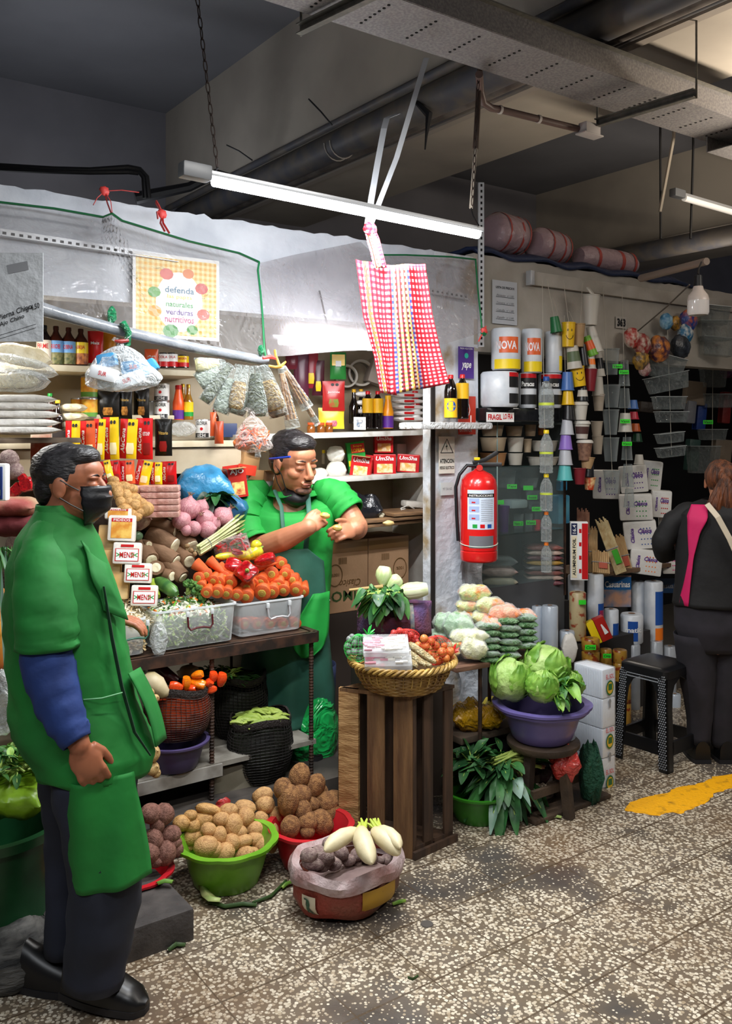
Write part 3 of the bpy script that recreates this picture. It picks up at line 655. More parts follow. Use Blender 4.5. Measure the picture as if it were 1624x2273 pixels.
MB().box((0,0,.002),(.48,.18,.036),bev=.014).build('plastic_wrap',film('ledge_wrap','#f2f4f6',.45,.8,.15,(30,1)),o)
RZ=-YAW*.75
def base(px,py,y):return Wy(px,py,y)
def mpx(n,p):return n*dep(p)/FPX
def bottle(label,px,pt,pb,y,r=None,body=None,cap=None,capc=RED,lab=None,txt=None,txtc=WHITE,style='sauce',rz=RZ,group=None,name='sauce_bottle',band=(.12,.55),dw=None):
 c=base(px,pb,y);H=mpx(pb-pt,c);r=r or H*.15;o=thing(name,label,'bottle',c,(0,0,rz),group)
 P={'sauce':[(.0,0),(.92,0),(1,.02),(1,.60),(.9,.68),(.5,.80),(.36,.86),(.34,.93)],'soy':[(0,0),(.9,0),(1,.02),(.93,.07),(1,.11),(.93,.15),(1,.19),(.93,.23),(1,.27),(1,.62),(.86,.74),(.5,.86),(.36,.9),(.36,.93)],'squeeze':[(0,0),(.95,0),(1,.02),(1,.5),(.82,.62),(.62,.78),(.5,.88),(.5,.9)],'oil':[(0,0),(.95,0),(1,.02),(1,.5),(.7,.62),(.42,.74),(.36,.93)]}[style]
 MB().lathe([(a*r,b*H)for a,b in P],20).build('body',body,o)
 tr_=P[-1][0]*r*1.15;MB().lathe([(tr_,P[-1][1]*H-.004),(tr_,H*.985),(tr_*.85,H)],14).build('cap',capc,o)
 if lab:
  mb=MB();z0,z1=band[0]*H,band[1]*H;mb.lathe([(r*1.015,z0),(r*1.015,z1)],20,lab if not isinstance(lab,tuple)else lab[0],cap=False)
  if isinstance(lab,tuple):mb.lathe([(r*1.02,z0),(r*1.02,z0+(z1-z0)*lab[2])],20,lab[1],cap=False)
  lb=mb.build('label',None,o)
  if txt:put_text(MB(),txt,r*1.5,(z1-z0)*.2,(0,z0+(z1-z0)*.75),txtc,wrap=r*1.03).build('lettering',None,lb,smooth=False)
 return o
glass_d=M('dark_sauce','#140806',.08,spec=.8);glass_o=M('oil_golden','#9a6a14',.1,spec=.8);glass_r=M('red_bottle','#b3121a',.2);glass_br=M('brown_bottle','#3a160c',.1)
goldc=M('gold_cap','#c99a32',.3,metal=.6);yelc=M('yellow_cap','#f0b51e',.35);orgb=M('orange_bottle','#ee5a1c',.3)
Y0=3.96
BT=[(98,722,811,'dark vinegar bottle with red and white label at the left of the top shelf',glass_d,BLACK,(M('pale_label','#e9dcc8',.5),RED,.0),'FIRME',RED),(124,724,811,'syrup bottle with blue and pink label, left of two alike on the top shelf',glass_br,glass_br,(M('sky_label','#6fa4d8',.5),M('oak_label','#7a7444',.5,mix=('#3f4a20',60)),.5),'ARROBI',RED),(152,727,811,'syrup bottle with blue and pink label, right of two alike on the top shelf',glass_br,glass_br,(M('sky_label','#6fa4d8',.5),M('oak_label','#7a7444',.5),.5),'ROBINA',RED),(179,730,811,'honey syrup bottle with yellow label on the top shelf',glass_br,glass_br,(YEL,M('honey_label','#c67a3a',.5,mix=('#7a3a1c',50)),.5),'ABEJA',RED)]
for(x,t,b,l,body,cc,lb,tx,tcc)in BT:bottle(l,x,t,b,Y0,.032,body,capc=cc,lab=lb,txt=tx,txtc=tcc,band=(.02,.62))
def pouch(label,px,pt,pb,y,wpx,cols,txt=None,txtc=WHITE,rz=None,tilt=0,side=None,stxt=None,name='sauce_pouch',cat='pouch',group=None,art=None,lean=0,nutri=False,seals=True):
 """stand-up pouch or flat sachet; cols = main colour; side=(material, fraction) coloured strip with vertical lettering"""
 c=Wy(px,(pt+pb)/2,y);H=mpx(pb-pt,c);W__=mpx(wpx,c);rz=-YAW*.9 if rz is None else rz
 o=thing(name,label,cat,c,(Matrix.Rotation(rz,3,'Z')@Matrix.Rotation(PI/2-lean,3,'X')@Matrix.Rotation(tilt,3,'Z')),group)
 prof=lambda t:.022*math.sin(PI*min(1,(1-t)*.9+.05))**.7*(1-t*.55)if t<.93 else .0015
 mb=MB();rings=[];n=12
 for j in range(n+1):
  t=j/n;dd=prof(t);ww=W__/2*(1-.03*math.sin(PI*t));yy=H*(t-.5)
  rings.append([V(ww*math.cos(a),yy,(dd*(abs(math.sin(a))**1.4)*(1 if math.sin(a)>0 else-1))+.0015*noise.noise(V(a*3,t*9,px)))for a in[2*PI*k/16 for k in range(16)]])
 mb.loft(rings);mb.build('pouch',cols,o)
 fr=lambda u,v,k=.0015:V(u*W__/2,(v-.5)*H,prof(v)*(max(0,1-u*u)**.7)+k)
 if side:
  sp=MB();u0,u1=side[1],side[2];sp.grid(lambda u,v:fr(u0+(u1-u0)*u,v),4,10,side[0]);sb=sp.build('side_stripe',None,o)
  if stxt:
   tm=MB();vs,fs,tw,th=text_mesh(stxt,.012,.3);L_=H*.62;hh=W__*(u1-u0)/2*.55
   out=[]
   for v in vs:out.append(fr((u0+u1)/2-(v.y/th*hh)/(W__/2),.45+v.x/tw*L_/H,.0025))
   tm.add(out,fs,WHITE);tm.build('lettering',None,sb,smooth=False)
 if txt:
  tm=MB();vs,fs,tw,th=text_mesh(txt,.012,0);k0=.25 if side else 0
  tm.add([fr(k0+v.x/tw*(1.1 if not side else .8),.62+v.y/th*.09,.0025)for v in vs],fs,txtc);tm.build('lettering',None,o,smooth=False)
 if art:
  am=MB();k0=.3 if side else 0;am.grid(lambda u,v:fr(k0+(u-.5)*.9*(1-.4*abs(v-.5)),.12+.28*v,.0022),4,4,art);am.build('picture',None,o)
 if nutri:
  am=MB();k0=.3 if side else .1
  for s_ in(-.2,.2):am.add([fr(k0+s_+.16*math.cos(a),.88+.05*math.sin(a),.003)for a in[2*PI*q/8 for q in range(8)]],[tuple(range(8))],BLACK)
  am.build('warning_octagon',None,o,smooth=False)
 return o
pr=M('pouch_red','#c5161a',.25);pyl=M('pouch_yellow','#eec61c',.25);pog=M('pouch_orange','#dd5a2a',.3);pbk=M('pouch_black','#15130f',.22);pgr=M('pouch_green','#2f8a3c',.3)
mayo=M('cream_blob','#f4e7b4',.4);tomato=M('tomato_art','#8c1410',.4);pasta=M('pasta_art','#c98a3a',.4,mix=('#7a4a1a',60))
pouch('red pouch with green mark on the top shelf, beside the honey syrup bottle',212,735,806,3.97,34,pr,'Maiz',rz=RZ)
pouch('orange pouch behind the hanging bag on the top shelf',243,738,806,4.0,28,M('amber_pouch','#e8951c',.3),rz=RZ,art=pasta)
pouch('green-topped orange packet right of the hanging bag on the top shelf',336,775,818,3.97,30,pog,'Aji',rz=RZ)
for k,(x,t,c1_,tx)in enumerate(((362,783,WHITE,'COLA'),(380,783,WHITE,'COLA'),(405,788,pyl,'NEGRA'))):
 bottle(['white and red tin, left of the pair near the end of the top shelf','white and red tin, right of the pair near the end of the top shelf','dark bottle with yellow label at the end of the top shelf'][k],x,t,817,3.97,.03,glass_d,capc=BLACK,lab=(c1_,RED,.4),txt=tx,txtc=RED,band=(.08,.9),style='squeeze')
bottle('soy bottle with orange cap half hidden by stacked white packs',128,888,962,3.93,.026,glass_d,capc=yelc,style='oil',band=(.2,.4))
bottle('bottle with green cap behind the white packs',111,873,945,4.0,.026,glass_br,capc=GRN,style='oil')
corn=M('corn_label','#ecb63a',.4,mix=('#e0902a',40));canm=M('tin_metal','#b9babc',.3,metal=.8);cangr=M('can_green','#5f9a3c',.4)
def can(label,px,pt,pb,y,r,bandm,low=None,txt=None,txtc=BLACK,red=False,group=None,txt2=None):
 c=base(px,pb,y);H=mpx(pb-pt,c);o=thing('food_can',label,'can',c,(0,0,-YAW),group)
 MB().lathe([(r*.97,0),(r,.003),(r,H-.003),(r*.97,H),(r*.9,H-.002)],22).build('tin',canm,o)
 mb=MB();mb.lathe([(r*1.01,.006),(r*1.01,H-.006)],22,bandm,cap=False)
 if low:mb.lathe([(r*1.015,.006),(r*1.015,H*.28)],22,low,cap=False)
 lb=mb.build('label',None,o)
 if txt:put_text(MB(),txt,r*1.55,H*.2,(0,H*.80),txtc,wrap=r*1.03).build('lettering',None,lb,smooth=False)
 if txt2:put_text(MB(),txt2,r*1.2,H*.15,(0,H*.16),WHITE,wrap=r*1.035).build('lettering',None,lb,smooth=False)
 if red:
  m2=MB();T=None;pts=[V((r*1.03)*math.sin((.2*math.cos(a))),-(r*1.03)*math.cos(.2*math.cos(a)),H*.5+.2*r*1.05*math.sin(a)*1.0)for a in[2*PI*q/14 for q in range(14)]]
  m2.add(pts,[tuple(range(14))],RED)
  m2.build('red_emblem',None,lb,smooth=False)
  m3=MB();m3.grid(lambda u,v:V((r*1.022)*math.sin(-1.1+2.2*u),-(r*1.022)*math.cos(-1.1+2.2*u),H*(.06+.22*v)),6,1,BLACK);m3.build('dark_band',None,lb)
can('corn can with picture label, top of the two stacked behind the hanging bag',198,836,884,4.07,.037,corn,cangr)
can('corn can with picture label, lower of the two stacked',199,884,928,4.07,.037,corn,cangr)
can('small corn can standing left of the stacked corn cans',172,884,928,4.12,.03,corn,cangr)
milk=M('milk_label','#e6e6e4',.35)
can('GLORIA milk can, top of the stack of two',359,851,891,4.07,.036,milk,None,'GLORIA',BLACK,True,txt2='LECHE')
can('GLORIA milk can, lower of the stack of two',359,891,930,4.07,.036,milk,None,'GLORIA',BLACK,True,txt2='LECHE')
can('milk can turned sideways behind the stack of two GLORIA cans',337,890,930,4.14,.036,milk,None)
can('GLORIA milk can standing alone on the middle shelf right of the knotted bag',450,931,973,3.98,.036,milk,None,'GLORIA',BLACK,True,txt2='LECHE')
def pillow(name,label,cat,c,w_,h_,d_,mat,R=None,seed=0,nz=.08,group=None,n=26,m=14,pw=.55,parent=None,part='bag'):
 """soft filled packet, flat seams at the two ends of local x"""
 o=thing(name,label,cat,c,R if R is not None else(0,0,-YAW),group)if parent is None else parent;mb=MB();rings=[]
 for i in range(m+1):
  t=-1+2*i/m;k=max(0,1-abs(t)**3.2)**.6;e=1-.08*abs(t)
  rings.append([V(t*w_/2*(1+.02*math.sin(a*3)),(abs(math.cos(a))**pw)*math.copysign(1,math.cos(a))*h_/2*e*(1+nz*fbm(V(t*2,a*1.2,seed))),(abs(math.sin(a))**pw)*math.copysign(1,math.sin(a))*d_/2*max(k,.04)*(1+nz*2*fbm(V(t*2,a*1.2,seed+7))))for a in[2*PI*j/n for j in range(n)]])
 mb.loft(rings);mb.build(part,mat,o);return o
ricem=M('rice_pack','#e3d9bf',.35,mix=('#cfc09c',20),bump=(50,.5))
for k,(y_,w_)in enumerate(((905,50),(925,54),(944,54))):
 p=Wy(163,y_,3.95);pillow('grain_packet',['pale grain packet, topmost of three lying right of the orange-capped bottle','pale grain packet, middle of three lying right of the orange-capped bottle','pale grain packet, lowest of three lying behind the sauce pouches'][k],'packet',p,mpx(w_,p),.10,.036,ricem,seed=k)
pouch('black pasta bag with window showing short pasta',240,868,929,4.03,50,pbk,None,art=pasta,name='pasta_bag',cat='bag',rz=RZ)
pouch('black pasta bag with gold lettering, left of two standing tall',277,862,930,4.02,32,pbk,'Vittorio',M('gold_ink','#c8a24a',.4),art=pasta,name='pasta_bag',cat='bag',rz=RZ)
pouch('black pasta bag with gold lettering, right of two standing tall',314,862,930,4.05,34,pbk,'Vittorio',M('gold_ink','#c8a24a',.4),art=pasta,name='pasta_bag',cat='bag',rz=RZ)
bottle('orange squeeze bottle with purple base on the middle shelf',396,855,932,4.07,.028,orgb,capc=RED,lab=PUR,band=(.02,.28),style='squeeze')
bottle('golden oil bottle, front one of two beside the orange squeeze bottle',418,853,932,4.05,.024,glass_o,capc=goldc,lab=(YEL,GRN,.3),band=(.1,.5),style='oil')
bottle('golden oil bottle, rear one of two beside the orange squeeze bottle',406,852,930,4.13,.024,glass_o,capc=goldc,style='oil')
SP=[(162,934,1020,32,'y',.0),(195,934,1022,34,'o',.03),(220,930,1020,26,'y',-.04),(247,926,1020,34,'y',.02),(285,930,1018,38,'y',-.05),(321,928,1020,36,'r',0)]
for k,(x,t,b,w_,c_,tl)in enumerate(SP):
 tx='KETCHUP' if c_=='r' else None
 pouch(['yellow mayonnaise pouch at the left of the hanging row','orange pouch, second in the hanging row','narrow yellow pouch, third in the hanging row','yellow pouch, fourth in the hanging row','yellow pouch, fifth in the hanging row, tilted','red KETCHUP pouch at the right of the hanging row'][k],x,t,b,3.80+.01*(k%2),w_,{'y':pyl,'o':pog,'r':pr}[c_],tx,side=(pr,-1,-.12),stxt='AlaCena',tilt=tl,art=tomato if c_=='r' else mayo,nutri=True,group='sauce pouches in the hanging row')
pouch('black seasoning pouch hanging right of the red KETCHUP pouch',363,930,1012,3.80,38,pbk,'Vittorio',M('gold_ink','#c8a24a',.4),art=tomato,nutri=True)
S2=[(238,1022,1072,24,'y',.25),(257,1022,1072,22,'r',.1),(283,1022,1074,32,'o',.05),(318,1022,1077,34,'y',-.2),(347,1026,1075,26,'y',0),(375,1024,1075,34,'r',.03)]
for k,(x,t,b,w_,c_,tl)in enumerate(S2):
 pouch(['yellow sachet leaning at the left of the lower row','narrow red sachet, second in the lower row','orange sachet, third in the lower row','bright yellow sachet leaning right, fourth in the lower row','narrow yellow sachet, fifth in the lower row','red sachet at the right end of the lower row'][k],x,t,b,3.72+.012*(k%2),w_,{'y':pyl,'o':pog,'r':pr}[c_],None,side=(pr,-1,-.2),stxt='AlaCena',tilt=tl,art=tomato if c_=='r' else mayo,nutri=True,group='sauce sachets in the lower row')
p=Wy(405,952,3.97);pillow('clear_bag','crumpled clear bag left of the lone milk can','bag',p,.12,.085,.07,BAGF,seed=5)
ck=M('wafer_pack','#b98276',.35,mix=('#d8aca0',30),bump=(45,.8));
for k in range(5):
 c_=Wy(356,1084+k*14,3.64);
 o=thing('wafer_pack','pink wrapped wafer pack, %s in the stack under the sachets'%VORD[k],'packet',c_,(0,0,-.5),'wafer packs stacked under the sachets');MB().box((0,0,0),(.165,.10,.026),bev=.007).build('pack',ck,o)
for k in range(2):
 c_=Wy(300,1086+k*17,3.70);o=thing('wafer_pack','pink wrapped wafer pack left of the tall stack, %s'%('upper' if k==0 else 'lower'),'packet',c_,(0,0,-.4),'wafer packs stacked under the sachets');MB().box((0,0,0),(.13,.10,.03),bev=.007).build('pack',ck,o)
 # ---- white flat packs and bags at the far left
wf=M('white_pack','#dedad2',.3,mix=('#efece6',12),bump=(30,.8))
for k,(x,y_,w_,h_,l_)in enumerate(((40,955,180,20,'bottom'),(42,938,170,20,'second from bottom'),(44,920,170,20,'third from bottom'),(42,902,165,20,'fourth from bottom'),(45,886,150,20,'uppermost flat'))):
 p=Wy(x,y_,3.62);pillow('cracker_pack','white flat wrapped pack at the left, %s in the stack'%l_,'packet',p,mpx(w_,p),.16,mpx(h_,p),wf,seed=k*3,nz=.05,R=(0,0,-.35))
p=Wy(30,845,3.62);pillow('clear_bag','frosted bag lying on the stack of white flat packs','bag',p,mpx(150,p),.16,mpx(50,p),BAGF,seed=8,R=(0,0,-.35))
p=Wy(30,845,3.64);pillow('bread_pack','pale pack inside the frosted bag on the white stack','packet',p,mpx(110,p),.12,mpx(32,p),ricem,seed=3,R=(0,0,-.35))
p=Wy(52,790,3.66);pillow('bread_pack','pale wrapped pack, topmost at the left below the price list','packet',p,mpx(120,p),.14,mpx(46,p),ricem,seed=9,R=(0,.2,-.35))
p=Wy(55,812,3.62);pillow('clear_bag','clear crumpled bag drooping below the topmost pale pack','bag',p,mpx(140,p),.15,mpx(36,p),BAGF,seed=10,R=(0,.25,-.35))
board('board at the far left carrying the white flat packs',Wy(20,972,3.68)+V(0,0,-.01),(.5,.22,.02),M('old_wood','#6b5a48',.7,mix=('#4c3d30',12)))
tag(MB().box((0,0,0),(.08,.05,.17),bev=.003).build('spice_box',M('spice_box','#d8cdb8',.5,mix=('#b34a30',8)),None,Wy(92,985,3.80),(0,0,-.4)),'spice box with red print below the white packs at the left','box')
tag(MB().box((0,0,0),(.09,.05,.13),bev=.003).build('spice_box',M('dark_box','#2a2220',.5),None,Wy(140,990,3.86),(0,0,-.4)),'dark round-marked box behind the near man\'s head','box')
# ---- right hand shelves
soy_y=M('soy_label','#f0b81e',.4);soyb=M('soy_glass','#0f0807',.1,spec=.8)
bottle('soy bottle with yellow label on the right shelf, left of two alike',816,868,952,3.984,.031,soyb,capc=RED,lab=soy_y,band=(.42,.80),style='soy')
bottle('soy bottle with yellow label on the right shelf, right of two alike',838,868,952,3.972,.031,soyb,capc=RED,lab=soy_y,band=(.42,.80),style='soy')
bottle('orange squeeze bottle with purple base beside the two soy bottles',861,878,951,3.960,.031,M('mustard_bottle','#f39a16',.3),capc=yelc,lab=PUR,band=(.02,.38),style='squeeze')
bottle('dark bottle with yellow cap, left of two behind the photo frame',785,864,940,4.050,.027,soyb,capc=yelc,style='oil')
bottle('dark bottle with yellow cap, right of two behind the photo frame',801,864,940,4.068,.027,soyb,capc=yelc,style='oil')
bottle('red squeeze bottle behind the white packets, under the cloth',921,868,935,3.912,.03,glass_r,capc=RED,lab=WHITE,band=(.05,.45),style='squeeze')
bottle('soy sauce bottle with blue and yellow oval label in front of the pillar',1000,832,929,3.40,.033,soyb,capc=RED,lab=(soy_y,soy_y,.1),band=(.02,.46),style='soy',rz=-YAW)
bottle('soy sauce bottle with orange neck label, beside the oval label one',1026,831,930,3.42,.033,soyb,capc=RED,lab=soy_y,band=(.45,.80),style='soy',rz=-YAW)
kb_=Wy(1000,910,3.40);c_=Wy(1000,929,3.40);o=thing('oval_sticker','blue oval KIKO label stuck on the left pillar bottle','sticker',c_,(0,0,-YAW))
mb=MB();rr=.0345;mb.add([V(rr*math.sin(.72*math.cos(a)),-rr*math.cos(.72*math.cos(a)),.062+.026*math.sin(a))for a in[2*PI*q/18 for q in range(18)]],[tuple(range(18))],BLU);mb.build('oval',None,o,smooth=False)
put_text(MB(),'KiKo',.04,.014,(0,.062),YEL,wrap=.0352).build('lettering',None,o,smooth=False)
white_p=M('red_white_packet','#e8e4e2',.3,bump=(30,.6))
for k in range(5):
 p=Wy(905,878+k*13,3.936);o=pillow('snack_packet','white and red packet on the right shelf, %s of the stack of five'%VORD[k],'packet',p,.17,.11,.030,white_p,seed=k,R=(0,0,-.2));MB().box((-.02,-.056,0),(.06,.004,.012)).build('red_print',RED,o)
for k in range(3):
 p=Wy(806,875+k*19,4.044);pillow('snack_packet','white packet with dark mark behind the soy bottles, %s of three'%VORD[k],'packet',p,.09,.08,.03,white_p,seed=k+20)
p=Wy(798,940,3.936);o=thing('photo_frame','small white picture frame standing on the right shelf','frame',p,axes(x=RT,z=(-.5,-.84,.1)));MB().box((0,0,0),(.066,.07,.008),bev=.002).build('frame',WHITE,o);mb=MB();patch(mb,(0,0),.034,.042,M('photo_print','#4a6a8a',.4,mix=('#d8cfc8',90)),z=.0045);mb.build('picture',None,o)
for k,(x,y_,r_)in enumerate(((801,828,30),(768,835,26))):
 p=Wy(x,y_,4.152);o=thing('plastic_tub',['large clear round tub lying on its side behind the cloth','round tub half hidden by the green packets'][k],'tub',p,axes(z=(-.35,-.9,.1)));r0=mpx(r_,p)
 MB().lathe([(r0*.86,-.12),(r0*.95,0)],26,cap=False).build('wall',M('tub_grey','#8f877c',.4),o);MB().lathe([(r0*.8,0),(r0,0),(r0,.012),(r0*.85,.012),(r0*.8,0)],26,cap=False).build('rim',M('tub_rim','#c4bcae',.35),o);MB().lathe([(.001,-.11),(r0*.86,-.11)],26).build('base',M('tub_grey2','#776f66',.4),o)
p=Wy(845,830,4.110);tag(MB().box((0,0,0),(.16,.1,.14),bev=.01).build('plastic_tub',M('tub_beige','#a7988c',.5),None,p,(0,.3,-.3)),'greyish tub behind the checked cloth','tub')
gold=M('gold_ink','#c8a24a',.4)
HP=[(668,775,880,34,'purple snack packet hanging behind the brown sticks',M('purple_pack','#5a2238',.3),None),(690,778,862,32,'dark red snack packet with yellow sun hanging in the strip',M('red_pack','#9a2230',.3),YEL),(706,800,878,28,'dark packet with round yellow mark in the hanging strip',M('dark_red_pack','#4c1a28',.3),YEL),(648,778,820,30,'maroon packet high behind the ties',M('maroon_pack','#6a1c2c',.3),None)]
for k,(x,t,b,w_,l_,m_,a_)in enumerate(HP):pouch(l_,x,t,b,4.056+.02*(k%2),w_,m_,None,name='snack_packet',cat='packet',art=a_,rz=-.5)
o=pouch('yellow and green seed packet with white sticker hanging above the red packet',750,782,842,4.020,36,pgr,None,name='snack_packet',cat='packet',rz=-.5);MB().box((0,.03,.02),(.07,.06,.004)).build('yellow_top',pyl,o);MB().box((0,.01,.024),(.03,.03,.003)).build('sticker',WHITE,o)
pouch('red and orange packet marked Jomix hanging on the right',740,846,912,3.996,50,M('jomix_red','#c62a28',.3),'Jeomix',WHITE,name='snack_packet',cat='packet',art=M('veg_art','#c5623a',.4,mix=('#7aa03a',40)),rz=-.5,nutri=True)
pouch('yellow bordered packet hanging under the red packet',735,905,952,4.008,58,M('yellow_border','#f2dc3a',.3),None,name='snack_packet',cat='packet',art=M('pale_art','#e5d3c0',.4,mix=('#c05a7a',30)),rz=-.5)
for k,x in enumerate((690,712,730)):
 c_=base(x,968,4.0);o=thing('spice_jar','amber spice jar under the hanging packets, %s of three'%ORD[k],'jar',c_,(0,0,0),'amber spice jars');MB().lathe([(.02,0),(.022,.004),(.022,.05),(.016,.058),(.016,.062)],14).build('jar',M('amber_jar','#8a4f1c',.15),o);MB().lathe([(.019,.06),(.019,.072)],12).build('lid',pog,o)
def carton(name,label,c,w_,h_,d_,mat,rz=0,tilt=0,txt=None,txtc=WHITE,txt_h=.22,ty=.3,art=None,open_top=False,cat='box',lean=0,slant=0,side_txt=None):
 o=thing(name,label,cat,c,(Matrix.Rotation(rz,3,'Z')@Matrix.Rotation(lean,3,'X')@Matrix.Rotation(tilt,3,'Y')))
 mb=MB()
 if open_top:
  t=.003
  for(cc,dd)in(((0,-d_/2,0),(w_,t,h_)),((0,d_/2,0),(w_,t,h_*1.12)),((-w_/2,0,0),(t,d_,h_)),((w_/2,0,0),(t,d_,h_)),((0,0,-h_/2),(w_,d_,t))):mb.box(cc,dd)
 else:mb.box((0,0,0),(w_,d_,h_),bev=.003)
 mb.build('carton',mat,o,smooth=False);T=TM((0,-d_/2-.002,0),axes(x=(1,0,0),z=(0,-1,0)))
 if open_top:MB().box((0,-d_/2-.02,h_/2),(w_*.9,.05,.003),T=Matrix.Rotation(0,4,'X')).build('flap',M('kraft','#a98256',.7),o,smooth=False)
 if txt:put_text(MB(),txt,w_*.8,h_*txt_h,(0,h_*ty),txtc,T=T,bold=.02,slant=slant).build('lettering',None,o,smooth=False)
 if art:mb=MB();patch(mb,(0,-h_*.2),w_*.7,h_*.45,art,T,z=.001);mb.build('picture',None,o,smooth=False)
 if side_txt:
  T2=TM((-w_/2-.002,0,0),axes(x=(0,-1,0),z=(-1,0,0)));put_text(MB(),side_txt,d_*.75,h_*.2,(0,h_*.2),txtc,T=T2,bold=.02,slant=slant).build('lettering',None,o,smooth=False)
 return o
umb=M('carton_red','#c4161c',.35);food=M('food_art','#e0b05a',.4,mix=('#f2e2c0',40))
def cz(px,py,y):return Wy(px,py,y)
carton('red_carton','red Umsha carton standing on top of the two lower ones',cz(850,985,4.008),.105,.10,.07,umb,-.5,0,'UmSha',art=food,slant=.2)
carton('red_carton','opened red carton at the left, flap hanging',cz(803,1035,3.984),.11,.115,.09,umb,-.75,.12,'UmSha',art=food,open_top=True,slant=.2)
carton('red_carton','red Umsha carton in the middle of the lower row',cz(852,1030,3.972),.125,.11,.09,umb,-.55,0,'UmSha',art=food,slant=.2)
carton('red_carton','red Umsha carton at the right, tilted',cz(906,1028,3.960),.125,.10,.10,umb,-.7,.06,'UmSha',art=food,slant=.2)
gbx=carton('green_carton','green seasoning carton with yellow label leaning behind the red ones',cz(790,1015,4.020),.10,.17,.05,M('carton_green','#1f9a34',.4),-.45,-.12)
T=TM((0,-.028,0),axes(x=(1,0,0),z=(0,-1,0)));mb=MB();patch(mb,(.01,.05),.075,.05,M('label_red','#c8201a',.4),T);put_text(mb,'LOPESA',.07,.02,(.01,.04),YEL,T=T);put_text(mb,'Sopa',.05,.014,(.01,.062),YEL,T=T);patch(mb,(-.035,-.03),.025,.03,YEL,T);mb.build('lettering',None,gbx,smooth=False)
flour=M('flour_bag','#cbc6ba',.35,mix=('#ddd9cf',15),bump=(25,.8))
for k,(x,y_,w_,h_)in enumerate(((745,1008,40,36),(746,1044,46,42),(708,1052,40,26))):
 p=cz(x,y_,4.020);pillow('flour_bag',['white flour bag, upper of the pair left of the green carton','white flour bag, lower of the pair left of the green carton','small slumped bag left of the flour bags'][k],'bag',p,mpx(w_,p),.07,mpx(h_,p),flour,seed=k+30,pw=.8)
for k,(x,col_)in enumerate(((718,YEL),(729,WHITE),(742,RED),(752,WHITE),(765,yelc))):
 c_=cz(x,1006 if k<5 else 1000,4.128);o=thing('spice_vial','small vial at the back of the third shelf, %s of five'%ORD[k],'vial',c_,(0,0,0),'spice vials');MB().lathe([(.011,-.06),(.011,-.01),(.007,0)],12).build('glass',M('vial_glass','#b6a890',.2),o);MB().lathe([(.009,0),(.009,.018)],10).build('cap',col_,o)
for k,(x,w_,h_)in enumerate(((890,46,50),(928,44,58))):
 p=cz(x,1010,4.092);o=thing('wall_socket_box',['white electrical box behind the red cartons, left one','white electrical box with socket, right one'][k],'socket',p);MB().box((0,0,0),(mpx(w_,p)*.8,.05,mpx(h_,p)),bev=.006).build('body',M('socket_white','#c9c5bc',.4),o)
 if k:mb=MB();T=TM((0,-.027,0),axes(x=(1,0,0),z=(0,-1,0)));disc(mb,(-.012,0),.012,.018,M('socket_dark','#6a665e',.5),T);mb.build('holes',None,o)
woodb=M('board_wood','#6e523a',.6,mix=('#8d6c4b',10),stretch=(1,1,8),bump=(30,.4))
for k,(a,b,y_,z0,d_)in enumerate(((735,925,3.900,1.20,.32),(760,965,3.876,1.225,.30),(855,972,3.840,1.25,.26))):
 p,q=Wy(a,1170,y_),Wy(b,1160,y_-.05);L_=q.x-p.x
 tag(MB().box((0,0,0),(L_,d_,.018),bev=.006).build('wooden_board',woodb,None,((p.x+q.x)/2,y_+.02,z0),(0,-.02,-.05*k)),['rough wooden board, lowest of three stacked at the bending man\'s elbow','rough wooden board, middle of three stacked','thick dark wooden board, topmost, poking past the pillar'][k],'board')
bb=M('black_bag','#1a1b20',.2,bump=(18,1.2))
p=Wy(795,1130,3.936);pillow('black_bag','shiny black plastic bag on the wooden boards','bag',p,.26,.20,.17,bb,seed=4,nz=.2,pw=.9)
p=Wy(840,1152,3.840)
def lumps(mb,n,R,r,mat,seed):
 rd=random.Random(seed)
 for i in range(n):
  a=2*PI*i/n+rd.random();mb.ball((R*math.cos(a)*rd.uniform(.3,1),R*math.sin(a)*rd.uniform(.3,1),rd.uniform(0,.01)),(r,r,r*.8),mat,n=10,m=7)
mb=MB();lumps(mb,8,.025,.014,None,3);tag(mb.build('garlic_bulb',M('garlic','#e4dcc0',.5,bump=(40,.5)),None,p+V(0,0,.012)),'pale garlic bulb lying on the boards','garlic')
p=Wy(862,1168,3.44);tag(MB().ball((0,0,0),(.03,.02,.014),nz=(.15,2,1)).build('ginger_piece',M('ginger','#d9bb7c',.5),None,p+V(0,0,.014)),'yellow root piece at the front of the boards','root')
p=Wy(856,1142,3.888);tag(MB().box((0,0,0),(.05,.035,.022),bev=.003).build('small_box',M('pale_blue_box','#b9cfe2',.4),None,p,(0,0,-.3)),'small pale blue box behind the garlic','box')
wc=M('white_cable','#dcdcd6',.4);p=Wy(925,1140,3.888);mb=MB()
for k in range(5):
 mb.tube([p+V((.06+.006*k)*math.cos(a)*1.2,.03*math.sin(a)+.004*k,.012*k*.6+.014*math.cos(a*.5))for a in[2*PI*i/22 for i in range(23)]],.0035,6)
mb.tube([Wy(893,1143,3.870),Wy(890,1128,3.870),Wy(905,1122,3.876),Wy(925,1133,3.888)],.0035,6);tag(mb.build('coiled_cable',wc),'coiled white cable lying on the topmost board','cable')
tag(MB().box((0,0,0),(.14,.09,.035),bev=.012).build('folded_bag',M('white_bag','#d8d4cc',.4,bump=(20,.8)),None,Wy(920,1131,3.912)+V(0,0,.03),(0,.1,-.3)),'folded white bag beside the coiled cable','bag')
kraft=M('carton_kraft','#a5805f',.7,mix=('#b28c69',4),bump=(60,.2));ink=M('green_ink','#2f4a1c',.6);ink2=M('brown_ink','#6b4c26',.6)
